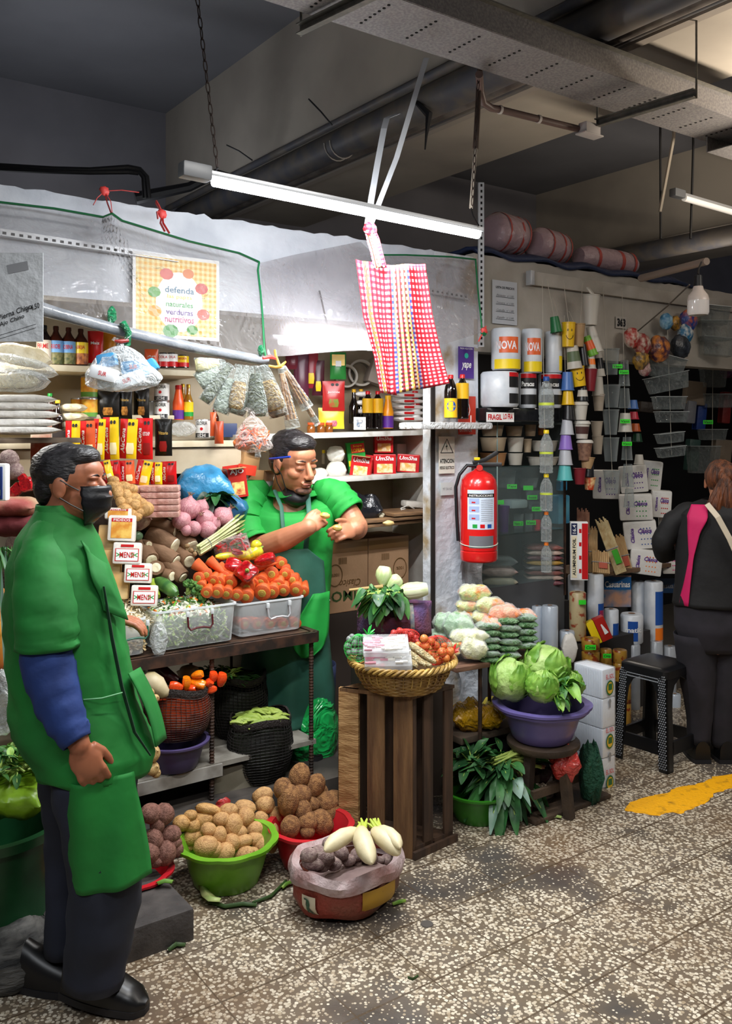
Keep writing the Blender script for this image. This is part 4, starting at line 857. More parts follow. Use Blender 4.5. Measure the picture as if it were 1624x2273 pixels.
x0=Wy(722,1280,3.900).x;x1=Wy(818,1280,3.900).x;x2=Wy(908,1280,3.900).x;zt=Wy(815,1196,3.900).z;zb=Wy(815,1352,3.900).z
for k,(a,b)in enumerate(((x0-.12,x1-.003),(x1+.003,x2))):
 w_=b-a;h_=zt-zb;o=thing('cardboard_box',['PRIMOR cardboard oil box standing upside down, left one behind the bending man','cardboard oil box standing upside down, right one behind the celery'][k],'box',((a+b)/2,4.035,(zt+zb)/2))
 MB().box((0,0,0),(w_,.26,h_),bev=.004).build('box',kraft,o,smooth=False)
 T=TM((0,-.131,0),axes(x=(1,0,0),z=(0,-1,0)))
 mb=MB();cx=.06 if k==0 else-.0
 put_text(mb,'PRIMOR',w_*(.8 if k==0 else .75),h_*.15,(cx,-h_*.27),ink,rot=PI,T=T,bold=.02);put_text(mb,'Clasico',w_*.35,h_*.10,(cx+.02,-h_*.10),ink2,rot=PI,T=T,slant=.3)
 for q in range(9):patch(mb,(cx-.05+q*.006,h_*.22),.003,.035,ink2,T,z=.001)
 for(r1,r2)in((.048,.043),):
  mb.add([V(cx-.075*(1 if k==0 else-1)+r_*math.cos(a_),.01+r_*1.25*math.sin(a_),.001)for r_ in(r1,r2)for a_ in[2*PI*i/24 for i in range(24)]],[(i,(i+1)%24,24+(i+1)%24,24+i)for i in range(24)],ink2,T)
 put_text(mb,'100%',.05,.018,(cx-.075*(1 if k==0 else-1),.012),ink2,rot=PI,T=T)
 mb.build('print',None,o,smooth=False)
 mb=MB();patch(mb,(0,h_*.40),w_*.98,.05,M('brown_tape','#8f6c44',.3),T,z=.0008);mb.build('tape',None,o,smooth=False)
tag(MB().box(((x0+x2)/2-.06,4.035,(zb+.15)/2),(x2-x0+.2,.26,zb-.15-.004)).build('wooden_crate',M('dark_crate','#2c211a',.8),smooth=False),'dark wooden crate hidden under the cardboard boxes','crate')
# ---- stuff behind and left of the bending man
blueb=M('blue_bag','#2f78a4',.3,mix=('#3f8cb8',10),bump=(14,1.5))
p=Wy(452,1085,3.86);pillow('blue_bag','large blue plastic bag behind the onions','bag',p,.27,.17,.20,blueb,seed=12,nz=.16,pw=.9,R=(0,.15,-.3))
p=Wy(512,1130,3.78);pillow('blue_bag','smaller dark blue bag beside the bending man\'s shoulder','bag',p,.16,.14,.13,M('blue_bag_dark','#2d6590',.35,bump=(14,1)),seed=13,nz=.14,pw=.9)
carton('spice_carton','opened red and yellow AJO carton beside the man\'s shoulder',Wy(522,1070,3.84),.085,.14,.11,M('ajo_red','#b6261c',.4),-.25,-.12,'AJO',open_top=True,txt_h=.2,ty=.36,art=M('ajo_art','#ecc878',.4,mix=('#b5482a',30)))
carton('spice_carton','brown opened carton with red band high behind the AJO carton',Wy(545,1025,3.96),.11,.12,.08,M('kraft','#a98256',.7),.3,.2,'',open_top=True);
tag(MB().box((0,0,0),(.09,.004,.05)).build('red_card',M('red_card','#cf3a22',.4),None,Wy(548,1043,3.86),(0,.15,-.3)),'red card on the brown carton with a white garlic picture','card')
carton('spice_carton','brown opened carton with yellow edge behind the man\'s collar',Wy(578,1070,3.94),.11,.10,.08,M('kraft','#a98256',.7),.6,.25,open_top=True)
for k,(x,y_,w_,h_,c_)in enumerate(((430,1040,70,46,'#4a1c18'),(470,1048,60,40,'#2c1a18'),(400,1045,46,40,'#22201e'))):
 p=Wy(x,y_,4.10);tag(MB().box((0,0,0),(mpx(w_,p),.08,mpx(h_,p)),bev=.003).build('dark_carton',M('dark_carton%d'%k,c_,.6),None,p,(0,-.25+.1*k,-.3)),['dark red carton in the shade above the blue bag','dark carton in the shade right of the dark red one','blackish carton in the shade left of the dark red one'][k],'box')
bottle('brown sauce bottle hanging low beside the lone milk can',476,905,965,3.98,.022,glass_br,capc=RED)
pouch('orange seasoning sachet dangling below the milk can',486,935,985,3.86,20,M('rust_sachet','#a8401c',.35),None,name='seasoning_sachet',cat='sachet',rz=-.6)
pouch('orange seasoning strip behind the spice bags',473,915,968,3.9,14,pog,None,name='seasoning_sachet',cat='sachet',rz=-.6)
tag(MB().box((0,0,0),(.11,.06,.07),bev=.004).build('dark_carton',M('blue_box','#22345e',.5),None,Wy(500,955,4.05),(0,0,-.3)),'dark blue box behind the chilli bag','box')
# ---- cellophane spice bags fanned from the rod end
kn=Wy(585,806,3.14)
cel=film('cellophane','#dfe6e4',.07,.5,.08,(35,1));herb=M('dried_herb','#8c7a4a',.9,mix=('#c9b488',60),bump=(120,1.5));seedm=M('seed_brown','#b79a68',.9,mix=('#7a5a34',80),bump=(160,1));darkh=M('dark_herb','#5c5f4a',.9,mix=('#3f4430',50),bump=(100,1.5))
greyh=M('grey_herb','#9aa093',.8,mix=('#6f7668',40),bump=(80,1.2))
def fan_bag(label,top,bot,w0,w1,fill,f0,y=3.12,y2=3.16,seed=0,depth=.035):
 a=Wy(top[0],top[1],y);b=Wy(bot[0],bot[1],y2);d=b-a;L_=d.length;R=axes(x=-FW,z=d);Rm=axes(x=d.cross(FW),z=d)
 o=thing('spice_bag',label,'spice bag',a,Rm,'cellophane spice bags hung from the rod end');W0,W1=mpx(w0,a)/2,mpx(w1,b)/2
 def rg(t,k=1,dd=1):w_=W0+(W1-W0)*min(1,t*1.4)**.8;dp=(.006+depth/2*min(1,t*1.3))*dd;return[V(w_*k*math.cos(q)*(1+.05*fbm(V(q,t*4,seed))),dp*k*math.sin(q)*(1+.2*fbm(V(q*2,t*5,seed))),L_*t)for q in[2*PI*j/20 for j in range(20)]]
 MB().loft([rg(i/12)for i in range(12)]+[rg(1,1,.15)]).build('bag',cel,o)
 MB().loft([rg(f0+(0.985-f0)*i/8,.93*(1 if 0<i<8 else .8),.85)for i in range(9)]).build('contents',fill,o)
 return o
fan_bag('long pale herb bag sticking up to the left of the fan',(500,806),(432,812),14,36,M('pale_husk','#c2b58a',.8,mix=('#9a9468',30)),.2,3.16,3.2,1)
fan_bag('wide clear bag of greyish leaves at the far left of the fan',(505,808),(440,850),14,46,greyh,.3,3.15,3.2,2)
fan_bag('long clear bag of dark leaves slanting left',(512,808),(452,892),16,30,darkh,.05,3.12,3.16,3)
fan_bag('clear bag of dried leaves slanting left of the seed bag',(530,810),(487,916),16,42,greyh,.3,3.10,3.14,4)
fan_bag('clear bag of tan seeds hanging left of the middle',(540,810),(521,908),24,38,seedm,.38,3.07,3.10,5)
fan_bag('clear bag of grey leaves hanging behind the seed bag',(555,812),(520,920),18,50,greyh,.5,3.14,3.18,6)
fan_bag('bag of dark stems hanging straight in the middle of the fan',(565,812),(572,925),16,46,darkh,.15,3.08,3.11,7)
fan_bag('clear bag of light seeds slanting right',(578,812),(612,910),22,50,seedm,.35,3.06,3.10,8)
fan_bag('clear bag of dark seeds slanting right behind the light seeds',(585,812),(620,925),20,44,M('dark_seed','#5a4a3c',.8,mix=('#8c7a64',70)),.5,3.13,3.16,9)
cin=M('cinnamon','#8a5a34',.7,mix=('#c79a68',14),stretch=(8,8,1))
def sticks(label,top,bot,w0,w1,y,seed,n=6):
 a=Wy(top[0],top[1],y);b=Wy(bot[0],bot[1],y+.03);d=b-a;L_=d.length;Rm=axes(x=d.cross(FW),z=d);o=thing('spice_stick_bag',label,'spice bag',a,Rm)
 W0,W1=mpx(w0,a)/2,mpx(w1,b)/2
 mb=MB()
 for i in range(n):
  u=-1+2*(i+.5)/n;mb.tube([V(W0*.8*u,.003*(i%2),L_*.1),V(W1*.7*u,.006*(i%2),L_*.85)],.0045,7)
 mb.build('sticks',cin,o)
 MB().loft([[V((W0+(W1-W0)*t)*math.cos(q)*(1+.08*fbm(V(q,t*5,seed))),.014*math.sin(q)*(1+.2*fbm(V(q,t*5,seed))),L_*t)for q in[2*PI*j/16 for j in range(16)]]for t in[i/10 for i in range(11)]]).build('bag',cel,o)
 return o
sticks('bag of cinnamon sticks hanging straight from the yellow tie',(622,815),(650,950),12,34,3.16,1)
sticks('bag of cinnamon sticks slanting right, longest one',(628,815),(682,905),14,30,3.20,2)
sticks('narrow bag of sticks at the right edge of the bunch',(632,815),(704,942),8,16,3.24,3,3)
o=tag(MB().tube([Wy(596,812,3.15),Wy(612,815,3.14),Wy(622,814,3.13),Wy(634,803,3.14)],[.005,.006,.008,.004],7).build('yellow_tie',M('mustard_tie','#b98a34',.6)),'mustard yellow string tying the cinnamon bags','tie')
tag(MB().tube([Wy(610,778,3.2),Wy(612,790,3.17),Wy(620,812,3.14)],.006,6).build('yellow_tie',M('mustard_tie','#b98a34',.6)),'mustard yellow band hanging from the sheet edge down to the cinnamon bags','tie')
tag(MB().tube([Wy(583,795,3.14),Wy(600,792,3.14),Wy(612,796,3.15)],[.006,.009,.005],6).build('red_tie',redc),'red ribbon end at the tip of the awning rod','ribbon')
o=bag('chilli_bag','clear bag of dried orange chillies hanging in front of the shelves','bag',Wy(560,922,3.10),.15,.145,.08,mat=film('chilli_film','#f6ece6',.10,.6,.08,(30,1)),neck=.12,seed=6)
chm=M('dried_chilli','#d9641c',.35,mix=('#c23f10',12),bump=(20,1));rd=random.Random(4);mb=MB()
for i in range(26):
 a=V(rd.uniform(-.045,.045),rd.uniform(-.02,.02),-.06-rd.random()*.06);u=V(rd.uniform(-1,1),rd.uniform(-.4,.4),rd.uniform(-.7,.7)).normalized();c2=u.cross(V(0,1,0))*.012
 pt=[RT*q.x+FW*q.y+V(0,0,q.z)for q in(a-u*.028,a+c2,a+u*.028)]
 mb.tube(pt,[.004,.009,.003],7,flat=.45)
mb.build('dried_chillies',chm,o)
p=Wy(538,985,3.14);pillow('chilli_bag','second smaller bag of dried chillies hanging below and left','bag',p,.075,.06,.05,M('chilli_dark','#a8521c',.35,mix=('#c96a2c',14),bump=(30,1)),seed=14,R=(PI/2*.0,.2,-.5))
p=Wy(572,985,3.16);tag(MB().tube([Wy(573,965,3.16),Wy(572,1015,3.16)],[.006,.013],10).build('clear_bag',cel),'narrow clear bag dangling under the chilli bag','bag')
# ========== vegetable table and its heaps
FR=axes(x=RT,z=-FW)
def view_rot(a,tx=0,ty=0):return FR@Matrix.Rotation(a,3,'Z')@Matrix.Rotation(tx,3,'X')@Matrix.Rotation(ty,3,'Y')
RN=['top','second','third','fourth','fifth','sixth','seventh']
def rows(pts,n):
 """phrase for each point: its place in the heap, read left to right in rows from the top"""
 idx=sorted(range(len(pts)),key=lambda i:pts[i][1]);out=[None]*len(pts);per=math.ceil(len(pts)/n)
 for r in range(n):
  g=sorted(idx[r*per:(r+1)*per],key=lambda i:pts[i][0])
  for k,i in enumerate(g):
   w_=ORD[k]if k<len(g)-1 or len(g)==1 else 'rightmost'
   out[i]='%s in the %s row'%(w_,RN[r]if r<n-1 or n==1 else 'bottom')
 return out
def potato_mesh(seed,mat,nz=.10,taper=0,eyes=True):
 mb=MB();rings=[];n,m=18,12
 for i in range(m+1):
  t=-1+2*i/m;k=math.sqrt(max(0.002,1-t*t));k*=(1-taper*t)
  rings.append([V(t,k*math.cos(a),k*math.sin(a))*(1+nz*fbm(V(t*1.1,math.cos(a),math.sin(a))*1.1+V(seed*7,0,0),1,3))for a in[2*PI*j/n for j in range(n)]])
 mb.loft(rings);return mb.mesh('tuber',mat)
POT=M('potato_skin','#c69a64',.6,mix=('#a5784a',3.2),bump=(9,.5),lo=.45,hi=.7);POTB=M('big_potato_skin','#a87848',.75,mix=('#7c5230',2.6),bump=(12,1),lo=.42,hi=.62)
POTR=M('red_potato_skin','#8a5f52',.7,mix=('#6a4438',3),bump=(9,.6));POTY=M('yellow_potato_skin','#c99c60',.6,mix=('#a57a44',3),bump=(8,.4));SWP=M('purple_tuber','#7d6462',.7,mix=('#a08c84',3),bump=(10,.6))
PM={k:[potato_mesh(s_,m_,nz)for s_ in(1,2,3,4)]for k,m_,nz in(('p',POT,.055),('b',POTB,.06),('r',POTR,.09),('y',POTY,.06),('s',SWP,.08))}
rnd=random.Random(11)
def tubers(name,cat,kind,L,C,y_of,lab_,group,nrow,third=.9):
 """L entries: (cx, cy, rx, ry, tilt) in crop pixels"""
 ph=rows(L,nrow);s_=C[1];C=C[0]
 for i,e in enumerate(L):
  cx,cy,rx,ry=e[:4];a=e[4]if len(e)>4 else rnd.uniform(-.3,.3)
  px,py=C(cx,cy);yy=y_of(py)if callable(y_of)else y_of;p=Wy(px,py,yy);sx,sy=rx/s_,ry/s_
  if sy>sx:sx,sy=sy,sx;a+=PI/2
  A,B=mpx(sx*1.06,p),mpx(sy*1.06,p)
  o=inst(name,PM[kind][i%4],None,p,view_rot(a,rnd.uniform(0,6)),(A,B,(A+B)/2*third));tag(o,lab_%ph[i],cat,group)
C5=(crop(300,1680,2.619),2.619)
steel=M('dark_iron','#2b211c',.6,metal=.3,mix=('#4a3226',20));plank=M('table_plank','#4b3526',.6,mix=('#2f2119',12),stretch=(1,6,6))
o=thing('vegetable_table','dark iron and wood table carrying the bins of vegetables','table',(1.2,3.65,.15))
ZT=.80
MB().box((0.05,-.03,ZT-.15-.02),(1.75,.46,.025),bev=.003).build('top_board',plank,o,smooth=False)
mb=MB();mb.box((.05,-.262,ZT-.15-.03),(1.80,.03,.045));mb.box((.95,.02,ZT-.15-.03),(.03,.56,.045));mb.build('edge_rail',steel,o,smooth=False)
for k,(x,y_,r_)in enumerate(((.93,-.25,.010),(.44,-.25,.010),(.93,.18,.008),(.55,.2,.008),(-.55,-.25,.01),(.78,.24,.007),(.20,.18,.007))):
 pts=[V(x+.0015*math.sin(i*1.6),y_,.01+i*.0097)for i in range(60)]
 MB().tube([V(x,y_,-.0),V(x,y_,ZT-.17)],[r_,r_],8).build('leg',steel,o)
 if r_==.010:
  mb=MB()
  for i in range(46):mb.lathe([(r_,-.002),(r_*1.22,0),(r_,.002)],8,c=(x,y_,.01+i*.0135),cap=False)
  mb.build('rebar_ribs',steel,o)
mb=MB();mb.box((.3,-.02,.145),(1.3,.48,.02));mb.build('lower_shelf',M('shelf_ledge','#8f8a80',.7,mix=('#5e574e',9)),o,smooth=False)
mb=MB();mb.box((.0,-.265,.125),(.96,.012,.05));mb.build('shelf_edge',M('pale_ledge','#a39f98',.7,mix=('#756f66',9)),o,smooth=False)
BINM=film('bin_plastic','#e6ebee',.38,.75,.3,(4,.2))
def bin_(label,x0,x1,y0,y1,z0,z1,handle=None,hx=None):
 c=V((x0+x1)/2,(y0+y1)/2,z0);o=thing('storage_bin',label,'bin',c);W_,D_,H_=(x1-x0)/2,(y1-y0)/2,z1-z0
 def ring(k,z,r=.02):
  out=[]
  for(sx,sy,a0)in((1,1,0),(-1,1,PI/2),(-1,-1,PI),(1,-1,1.5*PI)):
   for j in range(4):a=a0+PI/2*j/3;out.append(V(sx*(W_*k-r)+r*math.cos(a),sy*(D_*k-r)+r*math.sin(a),z))
  return out
 mb=MB();mb.loft([ring(.90,.003),ring(.92,.006),ring(.985,H_*.97)],cap=False);mb.add(ring(.90,.003),[tuple(range(16))]);mb.build('tub',BINM,o)
 MB().loft([ring(.985,H_*.94),ring(1.02,H_*.95),ring(1.02,H_),ring(.975,H_),ring(.975,H_*.94)],cap=False).build('rim',film('bin_rim','#eef3f6',.62,.85,.2,None),o)
 if handle:
  hx=hx or 0;yy=-D_*1.0-.012;w_=.055
  MB().tube([V(hx-w_,yy+.008,H_*.86),V(hx-w_,yy,H_*.55),V(hx-w_*.8,yy,H_*.46),V(hx-.015,yy,H_*.50),V(hx+.015,yy,H_*.50),V(hx+w_*.8,yy,H_*.46),V(hx+w_,yy,H_*.55),V(hx+w_,yy+.008,H_*.86)],.0042,8).build('handle',handle,o)
  for s_ in(-1,1):MB().box((hx+s_*w_,yy+.006,H_*.86),(.014,.012,.022),bev=.003).build('hinge',film('bin_rim','#eef3f6',.62,.85,.2,None),o)
 return o
xa=Wy(345,1400,3.40).x;xb=Wy(527,1400,3.40).x;xc=Wy(678,1380,3.42).x
bin_('translucent bin with a dark red handle full of chopped vegetables',xa,xb,3.405,3.66,ZT,ZT+.165,M('handle_maroon','#4c1018',.3),.01)
bin_('translucent bin with a white handle under the carrots',xb+.02,xc,3.43,3.63,ZT,ZT+.15,M('handle_silver','#c8c8cc',.2,metal=.4),.03)
xz=Wy(235,1400,3.40).x;bin_('translucent bin with a green handle holding bean sprouts, beside the near man',xz,xa-.035,3.405,3.66,ZT,ZT+.15,M('handle_green','#1f5a48',.3),.03)
p=Wy(352,1420,3.40);pillow('clear_bag','crumpled clear bag squeezed between the two left bins','bag',p,.06,.05,.13,BAGF,seed=31,R=(0,PI/2*0,0))
def strands(name,label,cat,c,rx,ry,h,n,mats,ln,r,seed):
 rd=random.Random(seed);mb=MB()
 for i in range(n):
  a=rd.uniform(0,2*PI);k=math.sqrt(rd.random());x,y=rx*k*math.cos(a),ry*k*math.sin(a);z=h*(1-k*k)*rd.uniform(.5,1.05)
  d=V(rd.uniform(-1,1),rd.uniform(-1,1),rd.uniform(-.5,.6)).normalized()*ln*rd.uniform(.5,1);b=V(rd.uniform(-1,1),rd.uniform(-1,1),rd.uniform(0,1))*ln*.25
  p_=V(x,y,z);mb.tube([p_-d/2,p_+b,p_+d/2],r*rd.uniform(.7,1.4),5,rd.choice(mats),flat=rd.choice([1,.4]))
 mb.ball((0,0,-.01),(rx*.95,ry*.95,h*.8),mats[0],n=20,m=10,nz=(.1,3,seed))
 o=mb.build(name,None,None,c);return tag(o,label,cat,None,'stuff')
spr=M('bean_sprout','#e9dfc4',.4);spr2=M('bean_sprout_brown','#c9ad7c',.5);cel_w=M('chopped_white','#e8ecd8',.4);chop_g=M('chopped_green','#5c9a2c',.45);chop_l=M('chopped_lime','#b4cf6a',.45);chop_d=M('chopped_dark','#2f5c24',.5);car=M('carrot_chip','#e07a2c',.4)
strands('bean_sprouts','heap of pale bean sprouts in the left bin','bean sprouts',((xz+xa)/2+.0,3.53,ZT+.11),.13,.12,.10,260,[spr,spr,spr2],.06,.0022,1)
strands('chopped_vegetables','heap of chopped white and green vegetables in the bin with a dark red handle','chopped vegetables',((xa+xb)/2,3.54,ZT+.12),.17,.11,.075,420,[cel_w,cel_w,chop_l,chop_g,cel_w,chop_d,car],.05,.004,2)
for(a,b,z,l_,ms,sd)in((xz,xa,ZT+.015,'bean sprouts seen through the side of the left bin',[spr2,spr],5),(xa,xb,ZT+.012,'chopped vegetables seen through the side of the middle bin',[cel_w,chop_l,chop_g,cel_w,chop_d,chop_l],6)):
 rd=random.Random(sd);mb=MB()
 for i in range(300):
  x=rd.uniform(a+.03,b-.035);z_=z+rd.random()*.11;d=V(rd.uniform(-1,1),rd.uniform(-.3,.3),rd.uniform(-1,1))*.02;mb.tube([V(x,3.436+rd.random()*.02,z_)-d,V(x,3.43,z_)+d],rd.uniform(.003,.008),5,rd.choice(ms),flat=.4)
 tag(mb.build('chopped_vegetables',None),l_,'chopped vegetables',None,'stuff')
 # ---- carrots
CR=M('carrot_skin','#e2672a',.42,mix=('#cf4f1c',6),bump=(30,.4),stretch=(1,1,4));CE=M('carrot_crown','#d9b04c',.6,mix=('#8d8a34',60));CE2=M('carrot_core','#a88a3a',.6)
def carrot_meshes(k):
 mb=MB();rings=[]
 P_=[(-.05,.30),(-.02,.52),(.03,.80),(.12,.97),(.25,1),(.8,.93),(1.8,.80),(3.0,.62),(4.2,.38),(5.0,.14),(5.3,.03)]
 for z,r in P_:rings.append([V(r*math.cos(a)*(1+.03*math.sin(3*a+k)),r*math.sin(a)*(1+.03*math.sin(2*a+k)),z)for a in[2*PI*j/18 for j in range(18)]])
 body=mb.loft(rings).mesh('carrot_body',CR)
 cm=MB();cm.lathe([(.001,-.13),(.22,-.12),(.27,-.05)],12,CE2);cm.lathe([(.27,-.075),(.36,-.09),(.46,-.035),(.50,.0)],14,CE,cap=False)
 return body,cm.mesh('crown',None)
CM=[carrot_meshes(k)for k in range(3)]
C2=crop(280,1160,3.69)
CL=[(655,430,45,.2),(710,480,42,.2),(752,495,46,.1),(848,493,52,.1),(656,578,42,0),(740,575,48,0),(820,585,46,0),(903,600,46,.2),(978,612,55,0),(988,533,54,0),(1110,580,62,0),(1192,572,52,0),(1285,560,46,-.1),(1388,556,52,-.1),(1447,570,44,-.2),(1190,425,54,.3),(1272,334,44,.5),(1298,425,44,.1),(1362,470,46,0),(1245,512,44,0),(1100,490,50,0),(1338,425,34,.1),(1308,385,34,.1),(610,530,40,0),(590,455,42,0),(1040,505,38,0),(925,470,40,0),(800,450,44,0)]
ph=rows([(a,b)for a,b,c,d in CL],5)
for i,(cx,cy,r,sk)in enumerate(CL):
 px,py=C2(cx,cy);y_=3.445+(1325-py)*.0013+(.012 if i>22 else 0);p=Wy(px,py,y_);R_=mpx(r/3.69*1.18,p);d=(FW*1.0+RT*(.15-sk*1.0)*.9+V(0,0,.06+.10*(i%3)*.5)).normalized()
 if py>1290:d=(FW+V(0,0,.30)+RT*.05).normalized()
 R=axes(z=d)@Matrix.Rotation(i*1.3,3,'Z');L_=R_*rnd.uniform(.72,.9)
 o=thing('carrot','orange carrot, crown to the front, %s of the heap'%ph[i],'carrot',p,R,'carrots heaped in the bin');inst('body',CM[i%3][0],o,None,None,(R_,R_,L_));inst('crown',CM[i%3][1],o,None,None,(R_,R_,R_))
for i,(q1,q2,r,l_)in enumerate((((560,330),(660,400),46,'thick carrot lying sideways at the upper left of the carrot heap'),((672,300),(815,430),40,'long carrot lying diagonally at the top left of the heap'),((760,350),(850,410),36,'carrot lying behind the long diagonal one'),((1050,372),(1220,335),36,'carrot lying sideways at the upper right under the red pepper'),((870,360),(960,430),44,'carrot half hidden behind the big red bell pepper'))):
 a=Wy(*C2(*q1),3.56);b=Wy(*C2(*q2),3.52);R_=mpx(r/3.69*1.15,a);d=b-a;o=thing('carrot',l_,'carrot',a,axes(z=d),'carrots heaped in the bin');inst('body',CM[i%3][0],o,None,None,(R_,R_,max(d.length,.09)/4.6));inst('crown',CM[i%3][1],o,None,None,R_)
for k in range(5):
 a=Wy(545+k*28,1385,3.475);o=thing('carrot','carrot seen through the side of the bin, %s'%ORD[k],'carrot',a,axes(z=(-.2+.1*k,.9,.1)),'carrots in the bottom of the bin');inst('body',CM[k%3][0],o,None,None,(.027,.027,.024));inst('crown',CM[k%3][1],o,None,None,.027)
 # ---- peppers, squash, cucumber, broccoli, asparagus
RP=M('red_pepper','#b8141a',.15,spec=.7,mix=('#8c0c14',5),coat=.4);YP=M('yellow_pepper','#e8cf2c',.25,mix=('#b8c43c',6));OP=M('orange_pepper','#ee8a12',.2,mix=('#e06010',5),coat=.3);STEM=M('pepper_stem','#7fa04a',.5)
def pepper_mesh(lobes,mat,long=1.0,seed=0):
 rings=[]
 for i in range(15):
  t=i/14;k=math.sin(PI*min(1,.12+.80*t))**.55*(1-.25*t)if t<.98 else .25
  if t==0:k=.3
  z=-1+2*t;z=z*long+(.18 if t==0 else 0)*-1*-1
  rings.append([V(k*math.cos(a)*(1+.11*math.cos(lobes*a)),k*math.sin(a)*(1+.11*math.cos(lobes*a)),-z+.05*noise.noise(V(a,t*3,seed)))for a in[2*PI*j/28 for j in range(28)]])
 return MB().loft(rings).mesh('pepper',mat)
def stem_mesh():return MB().tube([V(0,0,.85),V(.02,0,1.0),V(.08,0,1.25)],[.22,.12,.10],8).mesh('stem',STEM)
ST=stem_mesh();PMR=pepper_mesh(4,RP);PMO=pepper_mesh(3,OP,1.35);PMX=pepper_mesh(3,M('orangered_pepper','#e8501c',.2,mix=('#d83a14',5),coat=.3),1.3)
def pepper(label,px,py,y_,r,mesh,d,sc=(1,1,1),name='bell_pepper',group=None,stem=True):
 p=Wy(px,py,y_);R_=mpx(r,p);o=thing(name,label,'pepper',p,axes(z=d),group);inst('flesh',mesh,o,None,None,(R_*sc[0],R_*sc[1],R_*sc[2]))
 if stem:inst('stem',ST,o,None,None,(R_*.9,R_*.9,R_*sc[2]))
 return o
pepper('big glossy red bell pepper on top of the carrots with its stem to the front',546,1270,3.46,26,PMR,-FW*1.0+RT*.25+V(0,0,.35),(1.1,1,.95))
pepper('second red bell pepper behind the big one, lying to its left',520,1258,3.53,21,PMR,-RT+V(0,0,.2),(1,1,1.1),stem=False)
pepper('long red pepper lying at the top right of the carrots',588,1242,3.50,14,PMR,RT*.9+V(0,0,.25)-FW*.1,(1,1,1.8),stem=False)
YM=MB().tube([V(0,0,-1),V(.0,0,-.8),V(.05,0,-.3),V(0,0,.3),V(-.05,0,.8),V(0,0,1)],[.10,.22,.30,.36,.28,.05],14).mesh('squash',YP)
for i,(a,b,r,l_)in enumerate((((478,1236),(572,1232),10,'long yellow chilli pepper curling under the bag of red chillies'),((545,1240),(580,1215),13,'yellow pepper at the right of the red chilli bag'),((560,1222),(574,1200),10,'short yellow pepper with pale stem at the top right'))):
 p,q=Wy(*a,3.56),Wy(*b,3.56);d=q-p;o=thing('yellow_pepper',l_,'pepper',(p+q)/2,axes(x=(0,0,1),z=d));R_=mpx(r,p);inst('flesh',YM,o,None,None,(R_*3.2,R_*3.2,d.length/2))
 MB().tube([V(0,0,d.length/2*.93),V(0,.005,d.length/2*1.2)],[.006,.004],7).build('stem',STEM,o)
p=Wy(515,1217,3.56);o=thing('chilli_bag','small clear bag of shiny red chillies on the carrots','bag',p,view_rot(.3));pillow('','','',None,.16,.105,.06,film('chilli_bag_film','#f4e4e4',.10,.5,.05,(30,1)),parent=o,seed=40,pw=.8)
rd=random.Random(3);mb=MB()
for i in range(16):
 a=V(rd.uniform(-.055,.055),rd.uniform(-.032,.032),rd.uniform(-.01,.02));d=V(rd.uniform(-1,1),rd.uniform(-.5,.9),0).normalized()*.024;mb.tube([a-d,a,a+d],[.006,.0085,.002],8)
mb.build('red_chillies',RP,o)
a0=Wy(440,1222,3.56);a1=Wy(528,1165,3.66);d=a1-a0;o=thing('asparagus_bundle','bundle of pale green asparagus tied with twine, lying over the yuca','asparagus',a0,axes(x=(0,0,1),z=d));L_=d.length;ASP=M('asparagus','#b6bf86',.5,mix=('#dedcb4',10));ATP=M('asparagus_tip','#7d8a48',.6);rd=random.Random(6)
mb=MB();mt=MB()
for i in range(18):
 a=2.4*i;r=.026*math.sqrt((i+.5)/18);x,y=r*math.cos(a),r*math.sin(a)*.7;l2=L_*rd.uniform(.92,1.1)
 mb.tube([V(x*.9,y,rd.uniform(-.01,.01)),V(x,y,L_*.5),V(x*1.6,y*1.4,l2*.9)],.0048,6);mt.tube([V(x*1.6,y*1.4,l2*.9),V(x*1.75,y*1.4,l2*.98),V(x*1.8,y*1.5,l2*1.05)],[.005,.0065,.001],6)
mb.build('stalks',ASP,o);mt.build('tips',ATP,o);MB().tube([V(.031*math.cos(a),.024*math.sin(a),L_*.22)for a in[2*PI*i/14 for i in range(15)]],.0015,5).build('twine',M('grey_twine','#6a7a84',.7),o)
for i,(x,y_)in enumerate(((415,1212),(424,1222),(432,1230))):
 p=Wy(x,y_,3.54);tag(MB().ball((0,0,0),(.011,.010,.010),nz=(.2,3,i)).build('root_end',M('root_end','#8a6c48',.8),None,p),'brown stub end below the asparagus bundle, %s of three'%ORD[i],'root','stub ends below the asparagus')
CUM=M('cucumber_skin','#2f5c2c',.35,mix=('#5c8a3c',5),stretch=(1,1,5));p,q=Wy(352,1290,3.60),Wy(392,1318,3.50);d=q-p
tag(MB().tube([V(0,0,-.02),V(0,0,0),V(0,0,d.length*.3),V(0,0,d.length*.8),V(0,0,d.length)],[.008,.022,.030,.026,.012],16).build('cucumber',CUM,None,p,axes(z=d)),'dark green cucumber lying between the yuca and the chopped vegetables','cucumber')
p,q=Wy(340,1290,3.62),Wy(348,1325,3.56);d=q-p;tag(MB().tube([V(0,0,-.01),V(0,0,.02),V(0,0,d.length)],[.008,.018,.016],12).build('yellow_squash',M('lime_squash','#b0c040',.4,mix=('#8fae3a',8)),None,p,axes(z=d)),'yellow-green squash beside the cucumber','squash')
BRO=M('broccoli','#3f7030',.8,mix=('#5f8f3c',40),bump=(90,2));BST=M('broccoli_stalk','#a8c06a',.5)
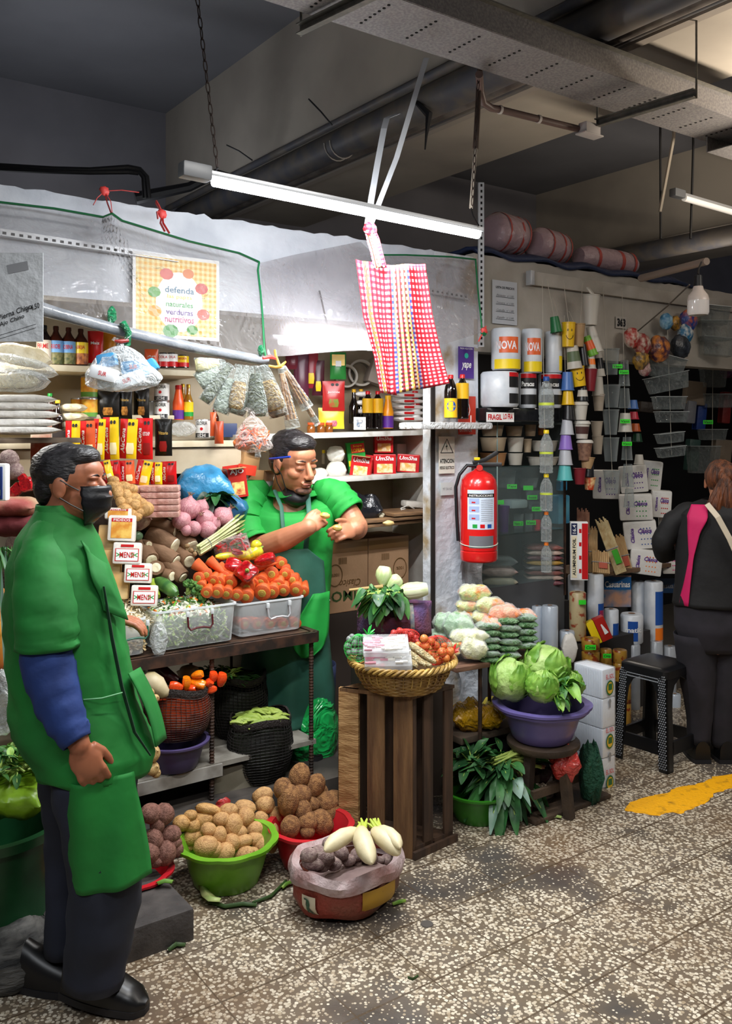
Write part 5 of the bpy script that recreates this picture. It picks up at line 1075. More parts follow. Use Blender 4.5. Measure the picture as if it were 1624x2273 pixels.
for i,(x,y_,r)in enumerate(((432,1305,15),(446,1326,13),(418,1294,12))):
 p=Wy(x,y_,3.50);R_=mpx(r,p);o=thing('broccoli_floret','green broccoli floret beside the carrots, %s'%['upper one','lowest one','leftmost one'][i],'broccoli',p,view_rot(.4*i));mb=MB();rd=random.Random(i)
 for k in range(16):u=V(rd.gauss(0,1),rd.gauss(0,1),rd.gauss(0,1)).normalized();mb.ball(u*R_*.62,R_*.45,n=8,m=6,nz=(.25,5,k))
 mb.build('head',BRO,o);MB().tube([V(0,0,-R_*.2),V(-R_*1.3,-R_*.9,-.01)],[R_*.35,R_*.3],8).build('stalk',BST,o)
 # ---- yuca roots
YU=M('yuca_bark','#6d4e34',.8,mix=('#94745a',4),bump=(14,1.6),stretch=(1,1,.5));YC=M('yuca_cut','#efe8cc',.5,mix=('#d9cda0',8),bump=(20,.8))
C7=crop(200,1000,3.69)
YL=[((560,520),(665,512),60,1,'topmost yuca root with a big white cut end'),((500,600),(700,650),56,1,'second yuca root from the top with its cracked cut end'),((540,720),(690,790),72,1,'large yuca root in the middle of the heap'),((740,700),(830,790),62,1,'yuca root under the asparagus with a pale cut end'),((440,830),(500,900),66,.4,'yuca root at the left of the heap with a small pale tip'),((560,830),(700,910),66,.5,'long yuca root lying low in the heap'),((740,860),(810,910),60,.5,'short yuca root right of the long low one'),((560,1000),(670,1030),46,.6,'yuca root above the cucumber'),((640,930),(760,1040),60,.2,'dark yuca root at the bottom of the heap'),((420,770),(480,770),34,.4,'thin yuca root half buried at the left'),((560,1000),(540,960),60,.2,'shaded yuca root behind the cucumber')]
for i,(a,b,r,ck_,l_)in enumerate(YL):
 y_=3.60+(1280-C7(*b)[1])*.0012;q=Wy(*C7(*b),y_);p=Wy(*C7(*a),y_+.07);d=q-p;L_=max(d.length,.09);R_=mpx(r/3.69*1.12,q);p=q-d.normalized()*L_*1.4;L_*=1.4
 o=thing('yuca_root',l_,'yuca',p,axes(z=d));rings=[]
 for k in range(11):t=k/10;rr=1.08*R_*(.55+.5*math.sin(PI*min(.75,t*.7+.2)))*(1 if t<.97 else .93);rings.append([V(rr*math.cos(a_),rr*math.sin(a_),L_*t)*(1+.05*fbm(V(math.cos(a_)*2,math.sin(a_)*2,t*3+i)))for a_ in[2*PI*j/18 for j in range(18)]])
 MB().loft(rings).build('bark',YU,o);rr=R_*.90*(.6+.4*ck_)
 MB().lathe([(rr,-.004),(rr*.96,.004),(rr*.7,.006),(.003,.003)],18,c=(0,0,L_)).build('cut_end',YC,o)
 # ---- onions
ON=M('onion_skin','#b5707c',.35,mix=('#d3a0a4',5),stretch=(3,3,.6),bump=(12,.3));OND=M('onion_dry','#c49a74',.6,bump=(60,1))
om=MB().lathe([(.05,-.88),(.35,-.85),(.75,-.6),(.98,-.15),(1,.12),(.85,.5),(.5,.8),(.2,.98),(.12,1.15)],24).mesh('onion_flesh',ON);ot=MB()
for k in range(6):ot.tube([V(.05*math.cos(k),.05*math.sin(k),1.0),V(.15*math.cos(k*1.3),.15*math.sin(k*1.3),1.25),V(.35*math.cos(k*1.1),.3*math.sin(k*1.1),1.4)],[.08,.06,.02],5,flat=.4)
ot=ot.mesh('onion_neck',OND)
OL=[(800,480,92,(.2,0,1)),(905,470,66,(.5,0,1)),(750,575,72,(-.5,0,.8)),(940,560,72,(-.1,-.8,.5)),(1085,545,82,(.6,0,.7)),(620,490,60,(-.6,0,.7)),(1010,600,56,(.4,-.3,.4)),(850,640,60,(-.7,-.3,-.1)),(960,650,70,(.8,-.2,.1)),(790,655,44,(-.8,0,.1)),(1150,600,44,(.8,0,.5)),(720,470,40,(0,0,1)),(1200,690,36,(1,0,.2))]
ph=rows(OL,4)
for i,(cx,cy,r,d)in enumerate(OL):
 px,py=C7(cx,cy);p=Wy(px,py,3.74-(py-1120)*.0012);R_=mpx(r/3.69*1.1,p);o=thing('red_onion','pinkish red onion, %s of the onion heap'%ph[i],'onion',p,axes(z=RT*d[0]-FW*-d[1]+V(0,0,d[2])),'red onions on the table');inst('bulb',om,o,None,None,R_);inst('dry_neck',ot,o,None,None,R_)
 # ---- yellow potatoes
tubers('potato','potato','y',[(190,245,48,34),(190,290,60,40),(275,300,60,44),(340,318,50,44),(230,350,46,66),(290,370,50,60),(355,395,62,50),(310,420,50,44),(360,450,58,60),(455,480,66,60),(400,510,50,40),(285,490,64,56),(380,545,46,36),(250,420,40,50),(420,430,50,40),(330,520,50,40),(240,300,40,40)],(C7,3.69),lambda py:3.62-(py-1070)*.0008,'yellow potato behind the noodle packs, %s','yellow potatoes on the table',5)
tag(MB().ball((0,0,0),(.40,.14,.36),n=26,m=14,nz=(.06,2,3)).build('backdrop_sack',M('brown_sacking','#3b2c22',.9,bump=(40,1)),None,(1.50,3.95,1.10)),'dark sack added as backdrop behind the yuca and onions','sack')  # added sacks, a dark backdrop covering the bright wall behind the heaps
tag(MB().ball((0,0,0),(.30,.14,.36),n=26,m=14,nz=(.06,2,5)).build('backdrop_sack',M('brown_sacking','#3b2c22',.9,bump=(40,1)),None,(1.22,3.92,1.08)),'dark sack added as backdrop behind the yellow potatoes','sack')
# ---- noodle and tofu packs stepping down
npk=M('noodle_pack','#e4dcd0',.3,mix=('#eee9e2',10),bump=(25,.5));npy=M('noodle_window','#d88a2a',.35,mix=('#f0c460',25))
NP=[(262,1140,58,26,'small noodle pack with orange window, topmost of the stepped stack',1),(270,1172,60,58,'upright noodle pack with orange window and red heading',1),(282,1228,62,48,'tofu pack with red lettering and green lines, second of the stepped stack',0),(306,1272,60,44,'tofu pack with red lettering, third of the stepped stack',0),(320,1322,58,46,'lowest tofu pack behind the bean sprouts',0),(238,1195,40,60,'orange-sided pack left of the stepped stack',2),(248,1250,40,60,'yellow-sided pack behind the tofu packs',2),(262,1300,46,60,'yellow-sided pack low behind the bean sprouts',2)]
for i,(x,y_,w_,h_,l_,kd)in enumerate(NP):
 yy=3.56-(y_-1140)*.0006+(.07 if kd==2 else 0);p=Wy(x,y_,yy);W__,H_=mpx(w_,p),mpx(h_,p);o=thing('noodle_pack',l_,'packet',p,axes(x=RT*.95+FW*.2+V(0,0,-.05),z=-FW+RT*.2+V(0,0,.18)))
 MB().box((0,0,-.03),(W__,H_,.075),bev=.010).build('pack',npk if kd<2 else M('amber_side','#d9a860',.4,mix=('#e4c48c',12)),o);mb=MB()
 if kd==1:patch(mb,(0,-H_*.08),W__*.74,H_*.62,npy,z=.009);patch(mb,(0,H_*.3),W__*.74,H_*.14,RED,z=.0095);put_text(mb,'FIDEOS',W__*.6,H_*.1,(0,H_*.3,.0098),WHITE)
 elif kd==0:
  patch(mb,(0,-H_*.08),W__*.82,H_*.58,RED,z=.0086);patch(mb,(0,-H_*.08),W__*.76,H_*.52,WHITE,z=.009)
  put_text(mb,'MENSI',W__*.5,H_*.26,(0,-H_*.08,.0095),RED);patch(mb,(0,H_*.34),W__*.45,H_*.12,RED,z=.009)
  for s_ in(-1,1):patch(mb,(s_*W__*.26,-H_*.08),W__*.26,H_*.04,GRN,z=.0092,rot=s_*.5);patch(mb,(s_*W__*.26,-H_*.08),W__*.26,H_*.04,GRN,z=.0093,rot=-s_*.5)
 if kd<2:mb.build('print',None,o,smooth=False)
p=Wy(306,1190,3.66);tag(MB().ball((0,0,0),(.022,.016,.02),nz=(.1,2,1)).build('green_jar',M('green_glass','#5c7a5c',.2),None,p),'small greenish wrapped item beside the noodle packs','jar')
p=Wy(300,1155,3.72);pillow('net_bag','pinkish crumpled net bag under the yellow potatoes','bag',p,.13,.08,.08,M('pink_net','#b8908a',.5,mix=('#cfc0b0',20),bump=(25,1.5)),seed=44,pw=.8)
# ========== floor goods
def tub(label,c,r,h,mat,sides=10,rim=1.08,name='plastic_tub',ell=1,dark_in=True):
 o=thing(name,label,'tub',c);mb=MB();n=60
 def rg(k,z,fl=0):return[V(r*k*math.cos(a)*(1+fl*.035*abs(math.cos(sides/2*a))),r*k*ell*math.sin(a)*(1+fl*.035*abs(math.cos(sides/2*a))),z)for a in[2*PI*j/n for j in range(n)]]
 mb.loft([rg(.66,0),rg(.70,.006),rg(.80,h*.35),rg(.90,h*.75),rg(.97,h*.95,.5)],cap=False);mb.loft([rg(.64,.008),rg(.78,h*.35),rg(.88,h*.75),rg(.95,h*.97,.5)],cap=False);mb.add(rg(.66,.001),[tuple(range(n))]);mb.build('bowl',mat,o)
 MB().loft([rg(.95,h*.955,.5),rg(rim,h*.955,1),rg(rim+.005,h*.93,1),rg(rim+.012,h,1),rg(.955,h*1.0,.5),rg(.95,h*.955,.5)],cap=False).build('rim',mat,o);return o
tg=M('tub_green','#6fa82a',.35,mix=('#5c9420',6));trd=M('tub_red','#b8202a',.3);tpu=M('tub_purple','#5b5080',.35);tpd=M('tub_purple_dark','#4a4068',.4);tgd=M('tub_dark_green','#2f7a1c',.35)
def ground(px,py,z=0):return Wz(px,py,z)
cG=ground(533,1996)+V(.02,.15,0);tub('green tub heaped with potatoes in front of the stall',cG,.175,.165,tg)
cR=ground(700,1935)+V(0,.12,0);tub('red tub of big brown potatoes behind the sack of white radishes',cR+V(.02,-.05,0),.155,.16,trd)
cL=ground(362,1990)+V(0,.05,0);tub('red tub of pinkish potatoes behind the near man',V(cL.x-.12,3.10,0),.15,.12,trd)
tubers('potato','potato','p',[(740,225,60,40),(755,280,56,56),(640,292,62,36),(540,315,56,36),(572,410,52,76),(640,352,54,56),(730,355,44,33),(815,345,38,53),(700,425,60,42),(790,430,43,50),(425,425,45,40),(487,462,44,56),(410,522,70,56),(518,560,62,54,.8),(620,492,62,38,.2),(635,572,60,38,.5),(732,515,48,52),(795,522,30,36),(830,490,18,28),(500,365,50,40),(600,440,50,40),(680,560,40,34),(560,500,50,50),(460,540,50,50),(700,480,50,40)],C5,lambda py:3.0+(1905-py)*.0012,'smooth brown potato, %s of green tub heap','potatoes in the green tub',6)
tubers('potato','potato','y',[(325,465,60,54),(270,385,50,46),(395,368,66,46,.2),(425,308,74,34),(320,342,40,30),(330,400,50,50),(300,520,40,30)],C5,3.16,'yellowish potato left of the green tub, %s','potatoes between the tubs',3)
tubers('potato','potato','r',[(165,335,60,62),(128,400,40,52),(205,450,58,46),(175,560,62,70),(248,542,30,40),(115,610,44,30),(110,480,50,60),(230,500,40,40),(90,330,60,60),(80,560,60,60)],C5,lambda py:3.02+(1900-py)*.0005,'pinkish potato behind the near man, %s','pinkish potatoes',4)
tubers('potato','potato','b',[(955,115,56,76,-.3),(1040,175,52,80,-.5),(890,255,60,92,-.1),(858,185,56,60),(975,318,44,68,.15),(1080,380,62,78,.7),(1108,258,74,52,-.1),(1155,240,50,46),(1200,350,54,64),(900,408,56,66),(1000,437,42,36),(1030,275,44,40),(960,220,60,60),(1140,320,50,50),(1000,380,60,60),(1090,195,30,30)],C5,lambda py:2.98+(1850-py)*.0010,'large rough potato, %s of red tub heap','large potatoes in the red tub',5)
o=MB().box((0,0,.05),(.42,.34,.11),bev=.008).build('concrete_block',M('dark_concrete','#4a4543',.75,mix=('#353130',9),bump=(50,.4)),None,Wz(443,2090,0)+V(-.22,.19,0));tag(o,'dark concrete block on the floor beside the near man\'s shoes','block')
sk=M('woven_sack','#8c3326',.6,mix=('#6e4a3a',5),bump=(70,.8));skc=M('sack_cuff','#b4a0a0',.5,mix=('#96706c',8),bump=(50,.8));cS=V(*Wz(797,2030,0));cS.z=0;cS+=V(.01,.09,0)
o=thing('produce_sack','red and grey woven sack with rolled cuff full of purple potatoes and radishes','sack',cS)
def sack_ring(rx,ry,z,sd,amp=.06,n=40):return[V(rx*math.cos(a)*(1+amp*fbm(V(math.cos(a)*2,math.sin(a)*2,z*12+sd))),ry*math.sin(a)*(1+amp*fbm(V(math.cos(a)*2,math.sin(a)*2,z*12+sd+4))),z+.008*math.sin(a*5+sd))for a in[2*PI*j/n for j in range(n)]]
MB().loft([sack_ring(.125,.10,.004,1),sack_ring(.165,.13,.02,1),sack_ring(.185,.15,.06,1),sack_ring(.19,.155,.10,1),sack_ring(.185,.15,.14,1)],cap=False).build('sack_body',sk,o)
MB().ball((0,0,.07),(.17,.14,.06),n=24,m=12).build('dark_filling',SWP,o)
MB().loft([sack_ring(.180,.148,.115,3,.05),sack_ring(.200,.165,.125,3,.05),sack_ring(.205,.170,.155,3,.05),sack_ring(.190,.155,.178,3,.05),sack_ring(.165,.135,.165,3,.05)],cap=False).build('rolled_cuff',skc,o)
o.scale=(1.08,1.08,1)
T=TM((0,0,0),axes(x=RT,z=-FW));mb=MB()
def on_sack(az,z,w_,h_,mat,st=None,lift=.006,nn=8):
 def fn(u,v):a=az+(u-.5)*w_/.175;zz=z+(v-.5)*h_;k=math.sin(min(1,max(.3,(zz+.05)/.13))*PI/2);d=RT*math.sin(a)-FW*math.cos(a);return V(d.x*(.19*k+lift),d.y*(.155*k+lift),zz)
 return fn
mb.grid(on_sack(-.62,.07,.055,.075,None),6,4,M('sack_white','#c9bfa8',.5));mb.grid(on_sack(.75,.085,.13,.07,None,lift=.005),8,4,M('sack_mustard','#a8801c',.5));mb.build('printed_panel',None,o)
fn=on_sack(-.62,.07,.055,.075,None,lift=.009);vs,fs,tw,th=text_mesh('R',.05,0);MB().add([fn(.5+v.x/tw*.6,.5+v.y/th*.8)for v in vs],fs,M('dark_green_ink','#1f4a34',.5)).build('lettering',None,o,smooth=False)
RD=M('white_radish','#ddd2b0',.45,mix=('#c8b88c',7),bump=(20,.3));RDL=M('radish_top','#b3c44a',.5)
for i,(a,b,r,l_)in enumerate((((1290,440),(1110,555),50,'white radish pointing left on the sack'),((1330,430),(1355,625),60,'white radish in the middle of the sack, pointing at the aisle'),((1400,430),(1510,580),54,'white radish at the right of the sack'),((1420,425),(1530,540),44,'white radish at the far right of the sack, behind another'))):
 p,q=Wd(*C5[0](*a),3.10),Wd(*C5[0](*b),2.99-(.05 if i==1 else 0));d=q-p;L_=d.length*1.05;R_=mpx(r/2.619*.95,p);o=thing('white_radish',l_,'radish',p+V(0,0,.008),axes(z=d))
 mb=MB();rings=[]
 for z,k in((0,.25),(.03,.5),(.12,.75),(.35,1),(.65,.98),(.85,.7),(.95,.38),(1.0,.12)):rings.append([V(R_*k*math.cos(t),R_*k*math.sin(t),L_*z)+V(.012*math.sin(z*3+i),0,0)for t in[2*PI*j/20 for j in range(20)]])
 mb.loft(rings).build('root',RD,o);mt=MB()
 for k in range(5):mt.tube([V(0,0,.01),V(.01*math.cos(k*1.3),.01*math.sin(k*1.3),-.02),V(.018*math.cos(k*1.3),.018*math.sin(k*1.3),-.035)],[.007,.006,.003],6)
 mt.build('leaf_stubs',RDL,o)
tubers('purple_potato','potato','s',[(1115,500,30,28,.9),(1010,570,50,36),(1090,575,70,50,-.4),(1035,620,66,36,-.2),(1240,600,40,32),(1285,570,34,34),(1290,620,26,24),(1425,600,26,20),(1150,620,50,36),(1200,560,40,40),(1370,590,40,40),(1460,600,40,30),(1340,560,60,50),(1080,640,50,30)],C5,2.63,'purplish potato in the woven sack, %s','purplish potatoes in the sack',3)
lf=M('fallen_leaf','#5c8a2c',.6,mix=('#8aa844',20));lfd=M('fallen_leaf_dark','#2f4a1c',.6)
def leaf_strip(label,pts,w_,mat=lf,z=.008):
 P_=[Wz(a,b,z)for a,b in pts];mb=MB();rings=[]
 for i,p in enumerate(P_):
  d=(P_[min(i+1,len(P_)-1)]-P_[max(i-1,0)]).normalized();s_=V(-d.y,d.x,0)*w_*(.3+.7*math.sin(PI*(i+.5)/len(P_)));rings.append([p-s_,p+V(0,0,.008),p+s_])
 mb.loft(rings,close=False,cap=False);o=mb.build('fallen_leaf',mat);o.modifiers.new('s','SOLIDIFY').thickness=.002;return tag(o,label,'leaf')
leaf_strip('pale cabbage leaf on the floor left of the green tub',[(446,1965),(458,1985),(470,1995),(490,1998)],.02,M('pale_leaf','#9fb86a',.5,mix=('#c8d08c',20)),.03)
leaf_strip('long dark leek leaf in front of the green tub',[(460,2000),(500,2012),(540,2006),(570,2010)],.012,lfd)
leaf_strip('long leek leaf curving behind the green tub to the right',[(560,2005),(600,1990),(622,1968),(635,1955)],.008,lfd)
leaf_strip('green stalk piece on the floor between the green tub and the sack',[(625,1972),(635,1962),(655,1955)],.010,lf,.012)
leaf_strip('green leaf scrap at the right foot of the sack',[(870,2008),(885,2002),(900,2000)],.010)
leaf_strip('small leaf scrap on the floor near the wooden stool',[(1220,1816),(1232,1812),(1246,1815)],.010,M('pale_leaf','#9fb86a',.5))
leaf_strip('green leaf scrap on the concrete block',[(348,1962),(365,1955),(384,1958)],.014,lf,.125)
leaf_strip('pale green leaf scrap on the floor beside the near man\'s shoe',[(272,2128),(282,2122),(295,2126)],.012,M('pale_leaf','#9fb86a',.5))
leaf_strip('dark leaf scrap on the floor in front of the concrete block',[(372,2110),(390,2096),(412,2098)],.012,lfd)
leaf_strip('tiny dark twig on the open floor, lower middle',[(905,2172),(915,2176),(928,2168)],.003,lfd)
tag(MB().lathe([(.022,0),(.021,.002)],16).build('metal_disc',M('metal_cap','#55504c',.5),None,Wz(947,2051,.001)),'small round dark metal disc lying on the floor','disc')
yp=[(1384,1798),(1400,1783),(1440,1768),(1482,1760),(1500,1748),(1545,1742),(1580,1726),(1640,1716),(1660,1728),(1640,1745),(1590,1762),(1565,1782),(1545,1792),(1515,1807),(1480,1803),(1462,1811),(1420,1806)]
P_=[Wz(a,b,0)for a,b in yp];c=sum(P_,V(0,0,0))/len(P_);n=110;mb=MB();ring=[]
for i in range(n):
 t=i/n*len(P_);k=int(t);p=P_[k].lerp(P_[(k+1)%len(P_)],t-k);ring.append(p+V(noise.noise(p*30),noise.noise(p*30+V(5,5,5)),0)*.018)
mb.loft([[V(p.x,p.y,.0)for p in ring],[V(p.x,p.y,.0015)for p in ring]]);tag(mb.build('floor_paint',M('yellow_paint','#f0ac10',.5,mix=('#a87818',26),bump=(60,.5),lo=.54,hi=.74),smooth=False),'worn patch of yellow paint on the terrazzo floor','floor paint')
# ---- lower shelf of the table
def net(label,c,rx,ry,h,mat_net,fill,seed,name='net_bag',lab_fill=None,lean=(0,0)):
 o=thing(name,label,'net bag',c);n,m=44,20;rings=[]
 for i in range(m+1):
  t=i/m;k=(math.sin(PI*min(1,.15+.62*t))**.5)if t<.9 else(.93-(t-.9)*.3);rings.append([V(rx*k*math.cos(a)*(1+.06*fbm(V(math.cos(a)*2,math.sin(a)*2,t*3+seed)))+lean[0]*t,ry*k*math.sin(a)*(1+.06*fbm(V(math.cos(a)*2,math.sin(a)*2,t*3+seed+5)))+lean[1]*t,h*t+.012*math.sin(a*3+seed)*t)for a in[2*PI*j/n for j in range(n)]])
 b=MB().loft([[p*1.0 for p in r]for r in rings],cap=False).build('netting',mat_net,o,smooth=False)
 md=b.modifiers.new('w','WIREFRAME');md.thickness=.0035;md.use_even_offset=False
 MB().loft([[V(p.x*.95,p.y*.95,p.z)for p in r]for r in rings[:int(m*.9)]]).build('contents',fill,o)
 MB().loft([[V(p.x*k,p.y*k,p.z+dz)for p in rings[-1]]for k,dz in((1,-.02),(1.05,0),(1.03,.015),(.97,.012))],cap=False).build('rolled_top',M('net_roll','#2a2220',.7,bump=(120,1)),o)
 return o
netk=M('black_net','#1a1514',.6);netr=M('rust_net','#3c241c',.6)
zs=.305
cP=Wz(418,1725,zs+.002)+V(0,.14,0);tub('purple tub on the lower shelf holding the net bag of tomatoes',cP,.135,.115,tpd,sides=0,rim=1.04)
cN=cP+V(.02,0,.125);net('rusty net bag of red tomatoes topped with orange chillies, under the table',cN,.145,.12,.20,netr,M('net_tomatoes','#a33a1c',.25,mix=('#5c1c10',7),coat=.3,bump=(9,1)),2)
C4=crop(280,1440,3.867)
for i,(cx,cy,r,ly,ms,d,l_)in enumerate(((515,295,40,1.5,PMO,(0,0,1),'orange chilli standing at the left of the net bag'),(610,300,48,1.6,PMO,(1,0,-.3),'orange chilli lying across the net bag'),(610,225,38,1.4,PMO,(.8,0,.2),'orange chilli at the back of the net bag'),(425,325,48,1.3,PMX,(-1,0,.2),'red-orange chilli at the left rim of the net bag'),(745,240,40,1.2,PMX,(0,0,1),'red-orange chilli standing behind at the right'),(815,265,46,1.4,PMX,(.2,0,1),'wrinkled red-orange chilli at the right of the net bag'),(700,300,40,1.2,PMX,(.5,0,.4),'red-orange chilli between the two orange ones'),(560,340,36,1.2,PMX,(1,0,0),'red-orange chilli low at the front of the net bag'),(730,345,40,1.2,PMX,(-1,0,0),'red-orange chilli low at the right front'))):
 x,y_=C4(cx,cy);pepper(l_,x,y_,3.38,r/3.867*1.05,ms,RT*d[0]+V(0,0,d[2])-FW*.15,(1,1,ly*.75),name='orange_chilli',group='chillies on the net bag',stem=i in(1,2))
p,q=Wy(322,1498,3.40),Wy(372,1545,3.34);d=q-p;tag(MB().tube([V(0,0,0),V(0,0,.02),V(0,0,d.length*.5),V(0,0,d.length*.9),V(0,0,d.length)],[.02,.034,.040,.022,.004],18).build('white_turnip',M('turnip','#cfc0a0',.5,mix=('#8a7a4c',5)),None,p,axes(z=d)),'thick white radish left of the net bag of chillies','radish')
for i,(a,b)in enumerate((((345,1480),(392,1512)),((330,1470),(370,1500)))):
 p,q=Wy(*a,3.50),Wy(*b,3.46);d=q-p;tag(MB().tube([V(0,0,-.01),V(0,0,.02),V(0,0,d.length)],[.01,.03,.02],12).build('dark_chilli',M('maroon_skin','#3c1216',.3),None,p,axes(z=d)),['dark maroon dried chilli behind the thick white radish','second dark maroon chilli behind the first'][i],'chilli')
for i,(x,y_,r)in enumerate(((318,1522,10),(332,1538,11),(345,1550,9),(336,1672,20),(338,1706,16),(346,1716,11))):
 p=Wy(x,y_,3.30);R_=mpx(r,p);o=inst('onion' if i>2 else 'mushroom',om,None,p,axes(z=(.3,-.8,.5)),R_);o.data=o.data.copy();o.data.materials[0]=M('pale_bulb','#c9ad7c',.5,mix=('#a8854c',9));tag(o,'pale bulb left of the net bag, %s'%['uppermost','middle','lowest beside the white radish'][i]if i<3 else 'yellow onion behind the near man\'s coat, %s beside the purple tub'%['upper','lower','smallest'][i-3],'bulb' if i<3 else 'onion')
cB=Wz(585,1745,.16)+V(.04,.10,.0);net('black net bag of pale green beans on the ground behind the potatoes',cB,.15,.125,.26,netk,M('net_dark','#23261a',.7,mix=('#10110c',10),bump=(20,1)),7)
cB2=cB+V(-.02,.16,.14);net('black net bag of dark green beans behind the pale bean bag',cB2,.135,.10,.27,netk,M('net_dark2','#15170f',.7,bump=(20,1)),9)
def beans(label,c,rx,ry,n,mat,seed,ln,r):
 rd=random.Random(seed);mb=MB()
 for i in range(n):
  a=rd.uniform(0,2*PI);k=math.sqrt(rd.random());p=c+V(rx*k*math.cos(a),ry*k*math.sin(a),.03*(1-k)+rd.random()*.015);t=rd.uniform(-.9,.9);d=(RT*math.cos(t)-FW*math.sin(t)+V(0,0,rd.uniform(-.3,.3))).normalized()*ln*rd.uniform(.7,1);mb.tube([p-d,p-d*.3+V(0,0,.006),p+d*.4+V(0,0,.004),p+d],[r*.4,r,r,r*.3],6)
 tag(mb.build('green_beans',mat),label,'green beans',None,'stuff')
beans('heap of pale green broad beans in the front black net bag',cB+V(-.01,-.01,.255),.11,.085,70,M('broad_bean','#86a23c',.5,mix=('#a9bc5a',8)),1,.045,.009)
beans('dark green beans in the rear black net bag',cB2+V(-.02,-.01,.255),.10,.07,70,M('green_bean','#3f6b30',.5),2,.04,.0035)
def leafy(name,label,cat,c,n,ln,w_,mats,seed,spread=1,up=.6,stem=None,dirn=None,kind=None,curl=.5,group=None):
 rd=random.Random(seed);o=thing(name,label,cat,c,(0,0,0),group);mb=MB();ms=MB()
 for i in range(n):
  a=rd.uniform(0,2*PI)if dirn is None else dirn+rd.gauss(0,spread*.6);e=up+rd.uniform(-.5,.5);d=V(math.cos(a)*math.cos(e),math.sin(a)*math.cos(e),math.sin(e));L_=ln*rd.uniform(.6,1.1);W__=w_*rd.uniform(.7,1.2);s_=d.cross(V(0,0,1)).normalized();b0=V(rd.gauss(0,.012),rd.gauss(0,.012),0)*spread;sl=(.35 if stem else 0);ph_=rd.random()*9;nrm=s_.cross(d)
  rl=rd.uniform(-.8,.8);s2=s_*math.cos(rl)+nrm*math.sin(rl)
  def fn(u,v):
   t=sl+(1-sl)*u;ww=W__*math.sin(PI*min(1,u*.93+.04))**.7*(1-.35*u);x=(v-.5)*2;return b0+d*(L_*t)+s2*(ww*x)+nrm*(abs(x)*ww*.35+.12*ww*math.sin(u*9+x*3+ph_))-V(0,0,curl*L_*t*t)
  mb.grid(fn,7,4,rd.choice(mats))
  if stem:ms.tube([b0,b0+d*(L_*.3)-V(0,0,curl*L_*.09),b0+d*(L_*.75)-V(0,0,curl*L_*.56)],[.004,.003,.0015],5)
 mb.build('leaves',None,o)
 if stem:ms.build('stems',stem,o)
 return o
lg=M('leaf_green','#2f6428',.5,mix=('#4a8236',12));ld=M('leaf_dark','#1f4a28',.4,mix=('#2f6434',9));ll=M('leaf_light','#86b84a',.5,mix=('#a8cc6a',12));lst=M('leaf_stem','#a3bd5c',.5)
leafy('leafy_greens','bunch of dark leafy greens under the table behind the chillies','greens',Wy(470,1500,3.62),40,.12,.02,[ld,lg],1,1.2,.5,lst)
leafy('leafy_greens','stalky greens sprouting behind the right end of the net bag','greens',Wy(500,1500,3.55),34,.11,.008,[lg,ll],2,1.5,.7,lst)
leafy('leafy_greens','dark leaves spilling over the blue bag behind the onions','greens',Wy(478,1100,3.76),50,.10,.028,[ld,M('leaf_black','#16301c',.4)],3,1.2,-.2,None,curl=.5)
leafy('lettuce_leaf','pale leaves under the table edge behind the near man','greens',Wy(325,1480,3.5),14,.06,.025,[ll],5,1,.5)
p=Wy(418,1492,3.6);tag(MB().ball((0,0,0),(.05,.04,.03),nz=(.15,2,4)).build('cream_bundle',M('cream_cloth','#c9b8a0',.6),None,p),'cream coloured bundle under the table','bundle')
tag(MB().box((0,0,0),(.30,.02,.22),bev=.004).build('cardboard_sheet',M('grey_card','#8c8674',.8,mix=('#a39c8a',6)),None,Wy(545,1745,3.44),(.15,0,-.1)),'greyish cardboard sheet leaning under the shelf behind the potatoes','cardboard')
p=Wy(495,1790,3.2);tag(MB().ball((0,0,0),(.035,.02,.03),nz=(.3,3,1)).build('red_net_scrap',M('red_net','#9a2420',.5),None,p),'red and yellow net scrap behind the potatoes','scrap')
gb=film('green_bag_film','#22b85a',.82,.95,.12,(9,1.6));p=Wz(725,1770,.0)+V(.02,.18,0)
o=thing('green_bag','big translucent green plastic bag behind the wooden crate','bag',p);MB().ball((0,0,.27),(.14,.12,.27),n=30,m=20,nz=(.09,2,2)).build('bag',gb,o);MB().ball((0,0,.25),(.12,.10,.24),n=20,m=14,nz=(.1,3,2)).build('contents',M('green_contents','#2f9a4a',.4,mix=('#7ad08c',9)),o)
# ---- wooden crate
wd=M('crate_wood','#82603e',.65,mix=('#543824',5),stretch=(6,6,.6),bump=(30,.6),lo=.35,hi=.65);wl=M('crate_pale_wood','#b08a5a',.65,mix=('#8a6438',10),stretch=(1,1,5),bump=(40,.6));wd2=M('crate_dark_wood','#4c3728',.7,mix=('#33241b',6),stretch=(5,5,.6))
K=[V(2.02,3.005,0),V(2.195,2.75,0),V(2.43,2.775,0),V(2.26,3.03,0)];HZ=.65
o=thing('wooden_crate','tall upended slatted wooden crate carrying the wicker basket','crate',K[1]);b=K[1]
def plank_(name,p,q,z0,z1,th,mat,lean=0):
 p=p-b;q=q-b;d=q-p;d.z=0;L_=d.length;R=axes(x=d,z=(0,0,1));c=(p+q)/2;MB().box((0,th/2,(z1-z0)/2),(L_,th,z1-z0),T=TM((c.x,c.y,z0),R),bev=.003).build(name,mat,o)
def lerp(a,c_,t):return a.lerp(c_,t)
plank_('end_board',lerp(K[0],K[1],-.02),lerp(K[0],K[1],.26),0,HZ,.022,wl)
for t0,t1 in((.38,.62),(.74,1.0)):plank_('slat',lerp(K[0],K[1],t0),lerp(K[0],K[1],t1),.0,HZ-.012,.012,wd)
for t0,t1,m_ in((.02,.10,wd2),(.28,.50,wd2),(.78,1.0,wd2)):plank_('slat',lerp(K[1],K[2],t0),lerp(K[1],K[2],t1),.0,HZ-.015,.012,m_)
